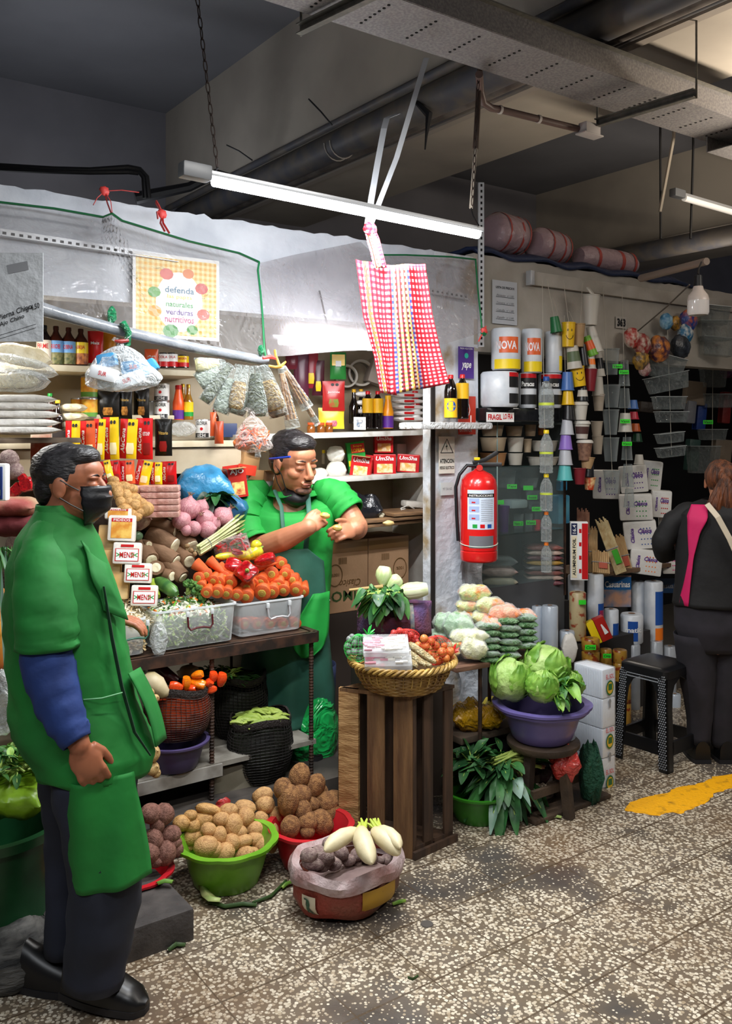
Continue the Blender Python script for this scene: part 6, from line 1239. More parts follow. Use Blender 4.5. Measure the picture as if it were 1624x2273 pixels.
for t0,t1 in((0,.25),(.4,.62)):plank_('slat',lerp(K[3],K[2],t0),lerp(K[3],K[2],t1),.0,HZ-.012,.012,wd2)
for t0,t1 in((0,.2),(.45,.6)):plank_('slat',lerp(K[0],K[3],t0),lerp(K[0],K[3],t1),.0,HZ-.012,.012,wd2)
def quad_plate(name,pts,z0,z1,mat):MB().loft([[V(p.x-b.x,p.y-b.y,z0)for p in pts],[V(p.x-b.x,p.y-b.y,z1)for p in pts]]).build(name,mat,o,smooth=False)
quad_plate('top_board',[lerp(K[0],K[3],0),K[1]+V(-.004,-.008,0),lerp(K[1],K[2],.42),lerp(K[0],K[3],.42)],HZ-.014,HZ,wd)
quad_plate('top_board',[lerp(K[0],K[3],.48),lerp(K[1],K[2],.48),K[2]+V(.004,-.004,0),K[3]],HZ-.016,HZ-.002,wd2)
quad_plate('bottom_board',[lerp(K[0],K[3],.05),lerp(K[1],K[2],.05),lerp(K[1],K[2],.45),lerp(K[0],K[3],.45)],.03,.045,wd2);quad_plate('bottom_board',[lerp(K[0],K[3],.55),lerp(K[1],K[2],.55),lerp(K[1],K[2],.97),lerp(K[0],K[3],.97)],.03,.045,wd2)
quad_plate('bottom_rail',[K[1],K[1]+V(.0,-.016,0),K[2]+V(.016,-.012,0),K[2]+V(.01,0,0)],0,.03,wd2)
# ---- wicker basket
WK=M('wicker','#b08a46',.5,mix=('#7a5626',14),bump=(40,.5));WK2=M('wicker_pale','#c9a65a',.5,mix=('#8a6a30',10));cK=Wd(893,1512,3.64);cK.z=HZ+.002
o=thing('wicker_basket','round wicker basket with braided rim on top of the wooden crate','basket',cK);mb=MB();NS=34
for r_ in range(13):
 z=.006+r_*.0075;k=.150+.052*(z/.1)**.75
 mb.tube([V((k+.0035*(1 if(i+r_)%2 else-1))*math.cos(2*PI*i/NS),(k+.0035*(1 if(i+r_)%2 else-1))*math.sin(2*PI*i/NS),z)for i in range(NS+1)],.0042,6,cap=False)
mb.build('weave',WK,o);mb=MB()
for i in range(NS):a=2*PI*i/NS;mb.tube([V(.145*math.cos(a),.145*math.sin(a),0),V(.19*math.cos(a),.19*math.sin(a),.055),V(.205*math.cos(a),.205*math.sin(a),.105)],.003,5)
mb.build('stakes',WK2,o);mb=MB()
for s_ in(0,1,2):mb.tube([V((.212+.009*math.cos(17*t+s_*2.1))*math.cos(t),(.212+.009*math.cos(17*t+s_*2.1))*math.sin(t),.107+.009*math.sin(17*t+s_*2.1))for t in[2*PI*i/200 for i in range(201)]],.0065,6,cap=False)
mb.build('braided_rim',WK2,o);MB().lathe([(.001,.004),(.148,.004),(.195,.08),(.193,.082),(.146,.008)],30).build('liner',M('basket_inside','#5c4424',.7),o)
def in_basket(px,py,k=0):return Wd(px,py,3.60+k)
C3=crop(720,1240,3.123)
def net_bulbs(name,label,pts,y_k,mat,netm,tail,n_extra=0,seed=1):
 """round bulbs held in a small coloured net; each bulb is a thing, the net another"""
 ph=rows(pts,3)
 for i,(cx,cy,r)in enumerate(pts):
  x,y_=C3(cx,cy);p=in_basket(x,y_,y_k+.02*((i*7)%3));R_=mpx(r/3.123,p);o=inst(name,PM['p'][i%4],None,p,view_rot(i*1.1,i),R_);o.data=o.data.copy()if False else o.data
  o.material_slots[0].link='OBJECT';o.material_slots[0].material=mat;tag(o,label%ph[i],'bulb',label%'netted')
BUL=[(175,560,26),(220,560,26),(160,610,26),(205,585,26),(250,590,26),(290,575,22),(205,645,28),(250,650,32),(290,610,22),(170,650,20),(240,690,24),(290,690,24),(190,540,20),(270,545,24)]
net_bulbs('olluco','grey-green tuber, green net, %s',BUL,0,M('grey_green_tuber','#8a948a',.5,mix=('#6c6a74',5)),None,None)
RB=[(480,515,24),(520,500,24),(560,520,24),(600,530,24),(465,545,22),(510,545,24),(550,550,24),(590,555,24),(630,550,22),(640,575,20),(320,735,18),(360,740,18),(400,742,18)]
net_bulbs('small_tomato','small red tomato, back net, %s',RB,.12,M('red_bulb','#c0443c',.35,mix=('#a02c2c',6)),None,None)
OB=[(690,555,30),(740,575,28),(770,605,30),(700,610,32),(650,600,26),(830,605,24),(815,650,34),(870,645,32),(755,680,30),(840,690,30),(790,710,28),(880,690,24),(720,660,26),(660,640,24)]
net_bulbs('small_onion','small orange tuber, right net, %s',OB,-.02,M('orange_bulb','#c4632c',.4,mix=('#e0904c',4)),None,None)
def netcover(label,c,r,mat,tail=None,seed=0):
 o=thing('mesh_net',label,'net',c);b=MB().ball((0,0,0),r,n=24,m=14,nz=(.05,2,seed)).build('netting',mat,o,smooth=False);b.modifiers.new('w','WIREFRAME').thickness=.0012
 if tail:
  mb=MB()
  for k in range(7):mb.tube([V(*tail),V(tail[0]+.02*math.cos(k),tail[1],tail[2]+.012+.012*math.sin(k*1.7)),V(tail[0]+.035*math.cos(k),tail[1],tail[2]+.02*math.sin(k*1.7)+.02)],[.003,.007,.002],5,flat=.3)
  mb.build('knot',mat,o)
ngr=M('green_net','#2fb84a',.4);nrd=M('red_net_bright','#d8342c',.4)
netcover('green mesh net knotted around the grey-green tubers in the basket',in_basket(*C3(235,620),.0),(.062,.05,.055),ngr,(.025,-.03,.055),1)
netcover('red mesh net around the small tomatoes at the back of the basket',in_basket(*C3(550,540),.12),(.075,.045,.030),nrd,None,2)
netcover('orange-red mesh net around the tubers at the right of the basket',in_basket(*C3(770,635),-.0),(.082,.05,.058),nrd,(.075,-.02,-.02),3)
for i,(cx,cy,w_,h_,l_)in enumerate(((425,600,320,90,'upper film-wrapped tray of pink and white sliced vegetables in the basket'),(440,690,330,80,'lower film-wrapped tray of sliced vegetables in the basket'))):
 p=in_basket(*C3(cx,cy),-.08);W__=mpx(w_/3.123,p);o=thing('food_tray',l_,'tray',p,axes(x=RT+V(0,0,.06),z=V(0,0,1)-FW*.35));MB().box((0,0,-.008),(W__,W__*.62,.022),bev=.008).build('tray',film('tray_film','#eef0f2',.2,.6,.1,None),o)
 rd=random.Random(i);mb=MB()
 for k in range(50):x=rd.uniform(-W__*.42,W__*.42);y_=rd.uniform(-W__*.25,W__*.25);a=rd.uniform(-.8,.8);mb.box((x,y_,.008+rd.random()*.006),(.03,.008,.006),M('tray_pink','#c8607a',.4)if x<-W__*.05 else M('tray_white','#ece6da',.4),T=Matrix.Identity(4))
 mb.build('sliced_vegetables',None,o,smooth=False);MB().box((0,0,.012),(W__*.98,W__*.6,.010),bev=.004).build('film_cover',film('tray_cover','#f4f6f8',.08,.4,.05,(12,.6)),o)
COB=M('white_corn','#ddcfa4',.5,mix=('#b49a68',60),bump=(140,2))
for i,(a,b_)in enumerate((((590,590),(770,720)),((570,640),(700,740)),((560,690),(640,745)),((620,680),(740,745)))):
 p,q=in_basket(*C3(*a),-.02),in_basket(*C3(*b_),-.12);d=q-p;tag(MB().tube([V(0,0,0),V(0,0,.02),V(0,0,d.length*.8),V(0,0,d.length)],[.010,.014,.013,.006],12).build('corn_cob',COB,None,p,axes(z=d)),'white corn cob in the basket, %s'%ORD[(1,0,0,2)[i]]if i!=2 else 'short white corn cob at the front of the basket','corn')
 # ---- celery and the woven cloth bundle behind
def plaid():
 m=M('woven_cloth','#54406c',.85,mix=('#8a4a5c',6),bump=(90,.8));return m
pcl=Wd(875,1372,4.0);pillow('cloth_bundle','purple and red woven cloth bundle under the celery','bundle',pcl,.33,.17,.26,plaid(),seed=50,nz=.12,pw=.9,R=(PI/2,0,-YAW))
o=thing('cloth_stripe','pale striped bands on the woven bundle','cloth',pcl,axes(x=RT,z=-FW))
for x in(-.06,.07):MB().grid(lambda u,v:V(x+.018*(u-.5)+.01*v,.075*math.cos(PI*v)*1.05,.05+.085*math.sin(PI*v)),3,14).build('band',M('band_cloth','#8a8478',.8,mix=('#5a6470',40)),o)
o=thing('basket_tray','dark wicker tray holding the woven cloth bundle','basket',Wd(880,1425,4.0));MB().lathe([(.16,-.03),(.19,.02),(.185,.022),(.155,-.025)],26).build('wall',M('dark_wicker','#4c382a',.7,bump=(60,1.5)),o);MB().lathe([(.001,-.03),(.16,-.03)],26).build('base',M('dark_wicker','#4c382a',.7),o)
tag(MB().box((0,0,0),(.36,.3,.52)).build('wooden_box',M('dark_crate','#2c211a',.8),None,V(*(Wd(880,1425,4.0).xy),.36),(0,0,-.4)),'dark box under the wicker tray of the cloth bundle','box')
CEL=M('celery_white','#dfe6c0',.4,mix=('#b9cc8c',9),stretch=(4,4,1));
for i,(a,b_,w_,l_)in enumerate((((848,1300),(853,1262),17,'pale bok choy head standing up behind the dark leaves'),((860,1305),(884,1285),16,'pale bok choy head leaning right, middle one'),((866,1318),(940,1308),18,'long pale bok choy head lying to the right'))):
 p,q=Wd(*a,3.92),Wd(*b_,3.94);d=(q-p);o=thing('bok_choy',l_,'bok choy',p,axes(x=-FW,z=d));L_=d.length;R_=mpx(w_,p);mb=MB()
 for k in range(7):
  a_=2*PI*k/7;u=V(math.cos(a_),math.sin(a_),0);rings=[]
  for t in(0,.2,.5,.75,.92,1):w2=R_*(.34+.5*math.sin(PI*min(.8,t*.8)));rings.append([u*(R_*(.25+.55*math.sin(PI*t*.85)))+V(-u.y,u.x,0)*(w2*math.cos(q2))*.7+u*(w2*.35*math.sin(q2))+V(0,0,L_*1.1*t)for q2 in[2*PI*j/10 for j in range(10)]])
  mb.loft(rings)
 mb.build('stalks',CEL,o)
leafy('leafy_greens','dark green drooping leaves in front of the bok choy','greens',Wd(850,1312,3.86),90,.10,.042,[lg,lg,ld],8,2.6,-.1,lst,curl=.8,dirn=-2.2)
p,q=Wd(775,1310,3.9),Wd(850,1302,3.9);tag(MB().tube([p,q],[.006,.009],8).build('dry_stalk',M('dry_stalk','#a88a54',.6)),'dry brown stalk pointing left from the greens','stalk')
# ========== right side: bagged vegetables, lettuce, stools
bk=Wd(1090,1466,3.98);ZB=bk.z;o=thing('small_table','low wooden board on a thin iron leg carrying the bagged vegetables','table',V(bk.x,bk.y,0))
for(dx,w_,dz)in((-.08,.26,0),(.13,.24,.012)):MB().box((dx,.10,ZB+dz-.012),(w_,.24,.022),bev=.004).build('board',M('plank_reddish','#7a5a48',.6,mix=('#5c4032',10),stretch=(1,6,6)),o,None,(0,0,-.08))
pl=Wd(1065,1476,3.96)-V(bk.x,bk.y,0);MB().tube([V(pl.x,pl.y,ZB-.02),V(pl.x,pl.y,0)],.009,8).build('leg',steel,o);MB().tube([V(pl.x+.2,pl.y+.15,ZB-.02),V(pl.x+.2,pl.y+.15,0)],.009,8).build('leg',steel,o)
def vegbag(label,px,py,w_,h_,d,mat,seed,cov=True):
 p=Wd(px,py,d);W__,H_=mpx(w_,p),mpx(h_,p);o=pillow('vegetable_bag',label,'bag',p,W__*1.04,.11,H_*1.05,mat,seed=seed,R=axes(x=RT,z=V(0,0,1)+FW*.1),nz=.12,pw=.8,part='contents')
 if cov:pillow('','','',None,W__*1.12,.115,H_*1.14,WFILM,parent=o,seed=seed+.5,nz=.14,pw=.8)
pea=M('bagged_peas','#4f7d4c',.35,mix=('#8fb088',45),bump=(90,2),lo=.35,hi=.7);mixv=M('bagged_mixed','#c9cf86',.35,mix=('#e08a4a',14),bump=(35,1.5),lo=.5,hi=.62);carb=M('bagged_carrot','#e8773a',.35,mix=('#f0b088',18),bump=(40,1.5));greenb=M('bagged_greens','#6f9a6c',.3,mix=('#b4cbae',14),bump=(20,1.5));cream=M('bagged_cauliflower','#d4d39a',.4,mix=('#f0ecd0',16),bump=(40,1.5))
VB=[(1052,1316,66,36,4.16,mixv,'mixed vegetable bag at the very top of the bagged heap'),(1036,1344,46,26,4.16,mixv,'mixed vegetable bag under the topmost one'),(1030,1366,42,24,4.16,mixv,'mixed vegetable bag, third down at the upper left'),(1088,1344,62,34,4.10,mixv,'mixed vegetable bag at the upper middle'),(1070,1370,44,30,4.1,mixv,'mixed vegetable bag below the upper middle one'),(1118,1362,66,36,4.06,carb,'orange grated carrot bag near the top'),(1088,1386,40,30,4.02,carb,'small orange carrot bag in the centre'),(1158,1366,56,28,4.12,carb,'orange carrot bag at the upper right'),(990,1384,54,46,4.10,greenb,'pale green chopped vegetable bag at the left'),(1016,1388,64,50,4.04,greenb,'green chopped vegetable bag left of the orange ones'),(976,1414,50,34,4.1,greenb,'dull green bag at the lower left'),(1028,1412,60,34,4.0,cream,'pale yellow vegetable bag in the middle'),(1015,1430,44,28,4.0,mixv,'mixed vegetable bag low at the left'),(1050,1438,56,46,3.96,cream,'cauliflower bag at the front of the heap'),(1000,1446,36,22,3.99,mixv,'small mixed vegetable bag at the lowest left'),(1060,1410,44,30,3.99,cream,'pale vegetable bag left of the pea packets')]
for i,(x,y_,w_,h_,d,m_,l_)in enumerate(VB):vegbag(l_,x,y_,w_,h_,d,m_,i*3.1)
for r_ in range(6):
 for c_ in range(3):
  if r_==5 and c_==2:continue
  vegbag('flat green pea bag, %s of its column, %s column'%(VORD[r_],['left','middle','right'][c_]),1084+c_*40+(r_%2)*3-(2 if c_==0 else 0),1384+r_*15-c_*7+(4 if c_==0 else 0),46,16,4.0+.03*c_,pea,r_*5+c_,cov=(r_+c_)%2==0)
tag(MB().box((0,0,0),(.62,.28,.03),bev=.004).build('wooden_ledge',M('ledge_brown','#6a5a4c',.8,mix=('#4c4036',8)),None,V(2.98,3.12,.30),(0,0,-.03)),'dusty brown board behind the lettuce stool carrying the yellow bags','board');tag(MB().box((0,0,0),(.5,.2,.28),bev=.004).build('wooden_block',M('dark_crate','#2c211a',.8),None,V(3.02,3.16,.141)),'dark block under the dusty brown board','block')
yb=film('yellow_bag_film','#d9a418',.8,.95,.12,(14,1.5))
for(x,y_,w_,h_,l_,m_)in((1040,1588,76,66,'amber plastic bag on the dusty board beside the iron leg',yb),(1082,1590,56,50,'second amber bag right of the iron leg',yb),(1098,1572,50,44,'bright yellow plastic bag behind the amber ones',M('bright_yellow_bag','#e2cf34',.4,bump=(16,1)))):
 p=Wd(x,y_,4.12+(.1 if 'bright' in l_ else 0));pillow('yellow_bag',l_,'bag',p,mpx(w_,p),.15,mpx(h_,p),m_,seed=x,nz=.2,pw=.9)
tag(MB().grid(lambda u,v:V(3.06+.16*u+.012*math.sin(v*30),3.46-.02*math.sin(u*7+v*9)-.012*abs(noise.noise(V(u*6,v*12,0))),.12+1.05*v),8,50).build('plastic_wrap',M('silver_wrap','#c3c9d2',.25,metal=.2,bump=(16,2))),'crumpled silvery plastic wrapped on the lower pillar','plastic wrap')
wst=M('stool_wood','#4a3a2c',.7,mix=('#2f241b',7),bump=(30,.5));cS2=Wd(1205,1640,3.98);zS=cS2.z;c=V(cS2.x,cS2.y,0);o=thing('wooden_stool','round wooden stool under the purple tub of lettuces','stool',c)
MB().lathe([(.001,zS-.035),(.15,zS-.035),(.162,zS-.02),(.162,zS-.004),(.155,zS),(.001,zS)],30).build('seat',wst,o)
for k in range(4):
 a=-YAW+PI/4+k*PI/2;u=V(math.cos(a),math.sin(a),0);MB().box((0,0,0),(.036,.04,zS-.03),T=TM(u*.118+V(0,0,(zS-.03)/2),axes(x=V(-u.y,u.x,0),z=V(u.x*-.12,u.y*-.12,1)))).build('leg',wst,o,smooth=False)
for k in range(4):
 a=-YAW+k*PI/2;u=V(math.cos(a),math.sin(a),0);MB().box(u*.088+V(0,0,.12),(.19,.018,.035),T=Matrix.Identity(4)).build('stretcher',wst,o,smooth=False).rotation_euler=(0,0,0)if False else(0,0,0)
tag(MB().lathe([(.001,0),(.10,0),(.102,.003),(.001,.006)],28).build('metal_plate',M('plate_metal','#6a6e78',.3,metal=.6),None,c+V(.06,.0,zS+.001)),'dull metal plate between the stool seat and the purple tub','plate')
cT=c+V(.0,0,zS+.010);cT+=RT*-.005;tub('purple octagonal tub full of lettuces on the wooden stool',cT,.190,.155,M('tub_violet','#665c98',.35,bump=(8,.1)),sides=8,rim=1.12);tub('second purple tub nested under the lettuce tub',cT+V(0,0,-.006),.183,.145,M('tub_violet','#665c98',.35),sides=8,rim=1.10)
LT=M('lettuce','#86b04a',.5,mix=('#bdd68a',9),bump=(16,2),lo=.35,hi=.7);LT2=M('lettuce_leaf','#8cba4c',.5,mix=('#5c8f2c',16))
def lettuce(label,px,py,d,r,seed,sq=.92):
 p=Wd(px,py,d);R_=mpx(r,p);o=thing('lettuce',label,'lettuce',p,(rnd.uniform(-.3,.3),rnd.uniform(-.3,.3),seed));n,m=40,26;rings=[]
 for i in range(m+1):
  th=PI*min(max(i/m,.01),.99);rings.append([V(math.sin(th)*math.cos(a),math.sin(th)*math.sin(a),-math.cos(th)*sq)*R_*(1+.05*math.sin(3*a+seed+th*2)+.05*abs(noise.noise(V(math.cos(a)*2.5,math.sin(a)*2.5,th*2+seed)))+.018*math.sin(a*14+8*noise.noise(V(th*2,a,seed)))*math.sin(th))for a in[2*PI*j/n for j in range(n)]])
 MB().loft(rings).build('head',LT,o);mb=MB();rd=random.Random(seed)
 for k in range(9):
  a0=rd.uniform(0,2*PI);t0=rd.uniform(.2,1.6);sp=rd.uniform(.5,.9)
  def fn(u,v):
   th=t0+u*1.2;a=a0+(v-.5)*2*sp*(.35+.65*math.sin(PI*(.15+.8*u)));e=1.035+.05*u+.12*u**4+.05*math.sin(v*22+k)*u*u+.04*(2*abs(v-.5))**3*math.sin(u*19)
   return V(math.sin(th)*math.cos(a),math.sin(th)*math.sin(a),-math.cos(th)*sq)*R_*e
  mb.grid(fn,14,14)
 mb.build('outer_leaves',LT2,o);return o
lettuce('large round lettuce at the left of the purple tub',1132,1509,3.94,44,1,1.05)
lettuce('lettuce at the top back of the purple tub',1212,1478,4.02,48,2,.9)
lettuce('smaller lettuce at the front middle of the purple tub',1203,1524,3.84,36,3,.95)
lettuce('dark lettuce at the back left under the large one',1170,1490,4.08,38,5)
lettuce('lettuce hidden behind the ruffled leaves at the right',1262,1520,4.0,32,6)
leafy('lettuce_leaves','ruffled dark lettuce leaves at the right rim of the purple tub','lettuce',Wd(1258,1520,3.86),34,.09,.030,[LT2,lg,LT2],11,1.2,.3,None,curl=.6)
leafy('lettuce_leaves','ruffled leaf hanging over the front rim of the purple tub','lettuce',Wd(1236,1545,3.80),14,.07,.028,[lg,LT2],12,1,-.2,None,curl=.6,dirn=-1.6)
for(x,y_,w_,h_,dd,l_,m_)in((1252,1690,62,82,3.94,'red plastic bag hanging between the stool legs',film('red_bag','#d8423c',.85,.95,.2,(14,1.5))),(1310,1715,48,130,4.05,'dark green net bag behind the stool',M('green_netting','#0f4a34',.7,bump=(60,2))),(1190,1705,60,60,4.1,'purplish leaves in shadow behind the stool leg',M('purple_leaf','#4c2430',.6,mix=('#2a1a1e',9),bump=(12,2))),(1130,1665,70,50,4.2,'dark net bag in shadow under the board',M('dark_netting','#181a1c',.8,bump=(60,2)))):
 p=Wd(x,y_,dd);pillow('plastic_bag',l_,'bag',p,mpx(w_,p),.14,mpx(h_,p),m_,seed=x,nz=.22,pw=.9)
tag(MB().box((0,0,0),(.5,.2,.02),bev=.006).build('floor_board',wst,None,Wz(1260,1790,.011)+V(0,.06,0),(0,0,0)),'dark board lying on the floor under the stool','board')
cg=Wz(1095,1842,0)+V(.03,.13,0);tub('dark green tub holding the spinach beside the crate',cg,.145,.13,tgd,sides=0,rim=1.03)
SPM=M('spinach','#24482a',.5,mix=('#3f7a3c',6),bump=(9,.6));SP2=M('spinach_pale','#7d9a8c',.4,mix=('#5c8068',8))
top=cg+V(0,0,.14)
leafy('spinach_bunch','spinach bunch with long stems pointing right on the green tub','spinach',top+V(.12,-.04,.08),60,.22,.026,[SPM,SPM,ld],21,1.3,.15,lst,dirn=PI-.3,curl=.35)
leafy('spinach_bunch','spinach bunch drooping over the front of the green tub','spinach',top+V(.08,-.08,.05),30,.17,.034,[SPM,ld,SPM,SP2],22,1.2,-.1,lst,dirn=-2.2,curl=.8)
leafy('spinach_bunch','spinach leaves standing up at the back of the green tub','spinach',top+V(.0,.05,.08),50,.20,.030,[SPM,ld],23,1.5,.7,lst,curl=.4)
leafy('spinach_bunch','spinach leaves hanging down at the right of the green tub','spinach',top+V(.16,-.05,.05),8,.20,.03,[SPM],24,.8,-.9,lst,dirn=-1.2,curl=.4)
o=thing('spinach_stalks','pinkish root ends of the spinach stalks sticking out to the right','spinach',top+V(.12,-.05,.08));mb=MB();me_=MB();rd=random.Random(8)
for i in range(16):
 e=V(.13+rd.random()*.09,rd.uniform(-.07,.03),rd.uniform(-.07,.10));s0=V(-.10,rd.uniform(-.04,.04),rd.uniform(-.03,.06));mb.tube([s0,(s0+e)/2+V(0,0,.015),e],[.004,.006,.007],6);me_.tube([e,e+(e-s0).normalized()*.02],[.008,.003],6)
mb.build('stalks',M('spinach_stalk','#a3b55c',.5),o);me_.build('root_ends',M('root_pink','#b58a74',.6),o)
bs=M('black_plastic','#0c0d10',.3,spec=.6);bsh=M('stool_dimple','#9aa0a8',.4);f0=Wz(1482,1720,0);fl=Wz(1374,1684,0);R_=axes(x=f0-fl,z=(0,0,1));o=thing('plastic_stool','black woven-pattern plastic stool standing in the aisle before the shop','stool',f0+R_@V(0,0,0),(0,0,0));SH=.505
B0,T0=.32,.265;off=R_@V(-B0/2,B0/2,0)
def sq(k,z,r=.03):
 out=[]
 for(sx,sy,a0)in((1,1,0),(-1,1,PI/2),(-1,-1,PI),(1,-1,1.5*PI)):
  for j in range(5):a=a0+PI/2*j/4;out.append(R_@V(sx*(k/2-r)+r*math.cos(a),sy*(k/2-r)+r*math.sin(a),0)+off+V(0,0,z))
 return out
MB().loft([sq(T0+.012,SH-.05),sq(T0+.01,SH-.012),sq(T0-.01,SH-.002),sq(T0-.05,SH+.003)]).build('seat',bs,o)
for s in range(4):
 a=s*PI/2;ux=V(math.cos(a),math.sin(a),0);uy=V(-math.sin(a),math.cos(a),0)
 def pt(x,z,dn=0):k=B0+(T0-B0)*z/SH;return R_@(ux*(x*k/2)+uy*(-k/2+dn))+off+V(0,0,z)
 mb=MB()
 for side in(-1,1):
  cols=[]
  for z in(0,.03,.08,.12,.20,.30,.38,.42,.455):e={0:.68,.03:.68,.08:.66,.12:.30 if False else .62,.20:.64,.30:.66,.38:.60,.42:.45,.455:.0}[z];cols.append([pt(side,z),pt(side*e,z),pt(side*e,z,.014),pt(side,z,.014)])
  mb.loft(cols)
 mb.loft([[pt(-.7,.08),pt(-.7,.145),pt(-.7,.145,.014),pt(-.7,.08,.014)],[pt(.7,.08),pt(.7,.145),pt(.7,.145,.014),pt(.7,.08,.014)]])
 mb.build('leg_frame',bs,o)
 if s in(0,):
  mb=MB()
  for i in range(40):
   z=.02+i*.0115
   for j in range(4):
    for side in(-1,1):
     x=side*(.95-.075*j-(.035 if i%2 else 0));p=pt(x,z,-.0008);n_=R_@uy*-1;mb.box(p,(.005,.005,.005))
  for i in range(24):
   for j in range(3):mb.box(pt(-.66+i*.057,.437+j*.016 if j<3 else 0,-.0008),(.005,.005,.005))
  mb.build('woven_pattern',bsh,o,smooth=False)
p0=Wz(1337,1752,0);R_=axes(x=V(1,.03,0),z=(0,0,1));o=thing('foam_cup_pack','tall shrink-wrapped pack of white foam boxes with EL SOL print','pack',p0+V(-.0,.0,0),R_)
w1,d1,HH=.095,.17,.565;pkm=M('foam_white','#dfe3ea',.4);mb=MB()
for k in range(4):mb.box((w1/2,d1/2,HH*(k+.5)/4),(w1,d1,HH/4-.004),bev=.008)
mb.build('boxes',pkm,o);MB().box((w1/2,d1/2,HH/2),(w1+.006,d1+.006,HH+.006),bev=.01).build('shrink_wrap',film('shrink_film','#eef2f6',.12,.4,.1,(14,.4)),o)
mb=MB();T=TM((-.004,d1/2,0),axes(x=(0,-1,0),z=(-1,0,0)))
T2=TM((w1/2,-.004,0),axes(x=(1,0,0),z=(0,-1,0)))
for TT,xx in((T,.0),):
 for i in range(16):patch(mb,(-d1/2+.01+i*.01,HH/2),.0015,HH*.97,M('wrap_line','#a9b4c4',.4),TT)
mb.build('seams',None,o,smooth=False)
mb=MB();sg=M('sol_green','#2f6a34',.4);sy_=M('sol_yellow','#d9b23a',.4)
for z in(HH*.9,HH*.45,HH*.10):
 put_text(mb,'EL SOL',w1*.62,.022,(0,z+.02),RED,T=T2,lift=.003);disc(mb,(0,z-.035),.028,.036,sg,T2,z=.002);disc(mb,(.0,z-.035),.022,.028,sy_,T2,z=.003);patch(mb,(0,z-.03),.028,.03,sg,T2,z=.004);disc(mb,(0,z-.10),.010,.012,GREY,T2,z=.002);patch(mb,(0,z-.12),.012,.02,GREY,T2,z=.002)
mb.build('print',None,o,smooth=False)
ec=Wy(1062,1245,3.34);o=thing('fire_extinguisher','red fire extinguisher hanging on the pillar','fire extinguisher',ec,(0,0,-YAW));r,h=mpx(41,ec),mpx(205,ec);er=M('extinguisher_red','#cf1c1c',.25,coat=.6)
MB().lathe([(r*.9,0),(r*.97,.004),(r,.012),(r,h*.11),(r*.97,h*.115),(r*.97,h*.125),(r,h*.13),(r,h*.80),(r*.93,h*.88),(r*.7,h*.94),(r*.25,h*.985),(r*.22,h*1.0)],36).build('cylinder',er,o)
v_=o;MB().lathe([(.014,h),(.014,h+.03),(.010,h+.035)],12).build('valve',M('valve_dark','#2a2a2c',.4,metal=.5),o)
MB().tube([V(-.03,0,h+.03),V(.03,-.02,h+.045),V(.09,-.05,h+.085)],.006,6,flat=2).build('lever',BLACK,o);MB().tube([V(-.02,0,h+.018),V(.05,-.03,h+.022),V(.11,-.05,h+.022)],.006,6,flat=2).build('carry_handle',BLACK,o);MB().box((-.01,-.01,h+.05),(.03,.012,.015),bev=.003).build('safety_tag',YEL,o)
MB().tube([V(-.01,0,h+.012),V(-.06,-.01,h+.016),V(-r*1.05,-.01,h-.03),V(-r*1.25,-.01,h*.8),V(-r*1.2,-.01,h*.5),V(-r*1.12,-.01,h*.22)],.009,10).build('hose',M('hose_black','#15161a',.4),o);MB().lathe([(.016,0),(.016,.008)],14,T=TM((0,-.03,h+.005),axes(z=(0,-1,0)))).build('gauge',M('gauge','#c43a34',.3),o)
def wrapgrid(mb,a0,a1,z0,z1,mat,k=1.01):mb.grid(lambda u,v:V(r*k*math.sin(a0+(a1-a0)*u),-r*k*math.cos(a0+(a1-a0)*u),z0+(z1-z0)*v),10,1,mat)
mb=MB();lbm=M('ext_label','#c9d6e8',.4);wrapgrid(mb,-.75,.8,h*.36,h*.78,lbm);wrapgrid(mb,-.75,.8,h*.70,h*.74,BLACK,1.015);wrapgrid(mb,-.65,.75,h*.14+.01,h*.29,M('ext_plate','#8a8c94',.4,metal=.5))
for k in range(3):wrapgrid(mb,-.65,-.1,h*(.63-.085*k),h*(.69-.085*k),M('ext_pic','#9fb2d8',.4),1.016);wrapgrid(mb,-.5,-.3,h*(.64-.085*k),h*(.655-.085*k),RED,1.02)
for k in range(12):wrapgrid(mb,.0,.7,h*(.45+.02*k),h*(.455+.02*k),GREY,1.016)
for k,c_ in enumerate((GRN,RED,BLU)):wrapgrid(mb,-.45+.4*k,-.2+.4*k,h*.375,h*.415,c_,1.016)
lb=mb.build('instruction_label',None,o);put_text(MB(),'INSTRUCCIONES',r*1.35,h*.022,(.002,h*.72),WHITE,wrap=r*1.02).build('lettering',None,lb,smooth=False)
MB().tube([V(r*1.02*math.sin(a),-r*1.02*math.cos(a),h*.2-.012*math.cos(a*1.0))for a in[-1.6+3.2*i/14 for i in range(15)]],.0025,5).build('string',M('pale_string','#b8cfc0',.6),o)
tag(MB().box((0,0,0),(.05,.03,.03)).build('wall_hook',steel,None,Wy(1058,1040,3.47)),'metal hook on the pillar behind the extinguisher','hook')
def sign(label,px,py,w_,h_,mat,y=3.49,name='sign',cat='sign',R=None):
 p=Wy(px,py,y);o=thing(name,label,cat,p,FRONT if R is None else R);W__,H_=mpx(w_,p)*1.35,mpx(h_,p);MB().box((0,0,0),(W__,H_,.002)).build('plate',mat,o,smooth=False);return o,W__,H_
o,a,b=sign('purple yape payment sign on the pillar above the soy bottles',1034,805,34,70,M('yape_purple','#4a2a86',.4),3.485)
mb=MB();put_text(mb,'yape',a*.62,b*.24,(0,-.02),WHITE,lift=.003,slant=.3,bold=.02);disc(mb,(0,b*.22),a*.13,a*.13,M('teal_dot','#25b8a4',.4),z=.003);put_text(mb,'PAGA AQUI CON',a*.8,b*.06,(0,b*.44),WHITE,lift=.003);mb.build('lettering',None,o,smooth=False)
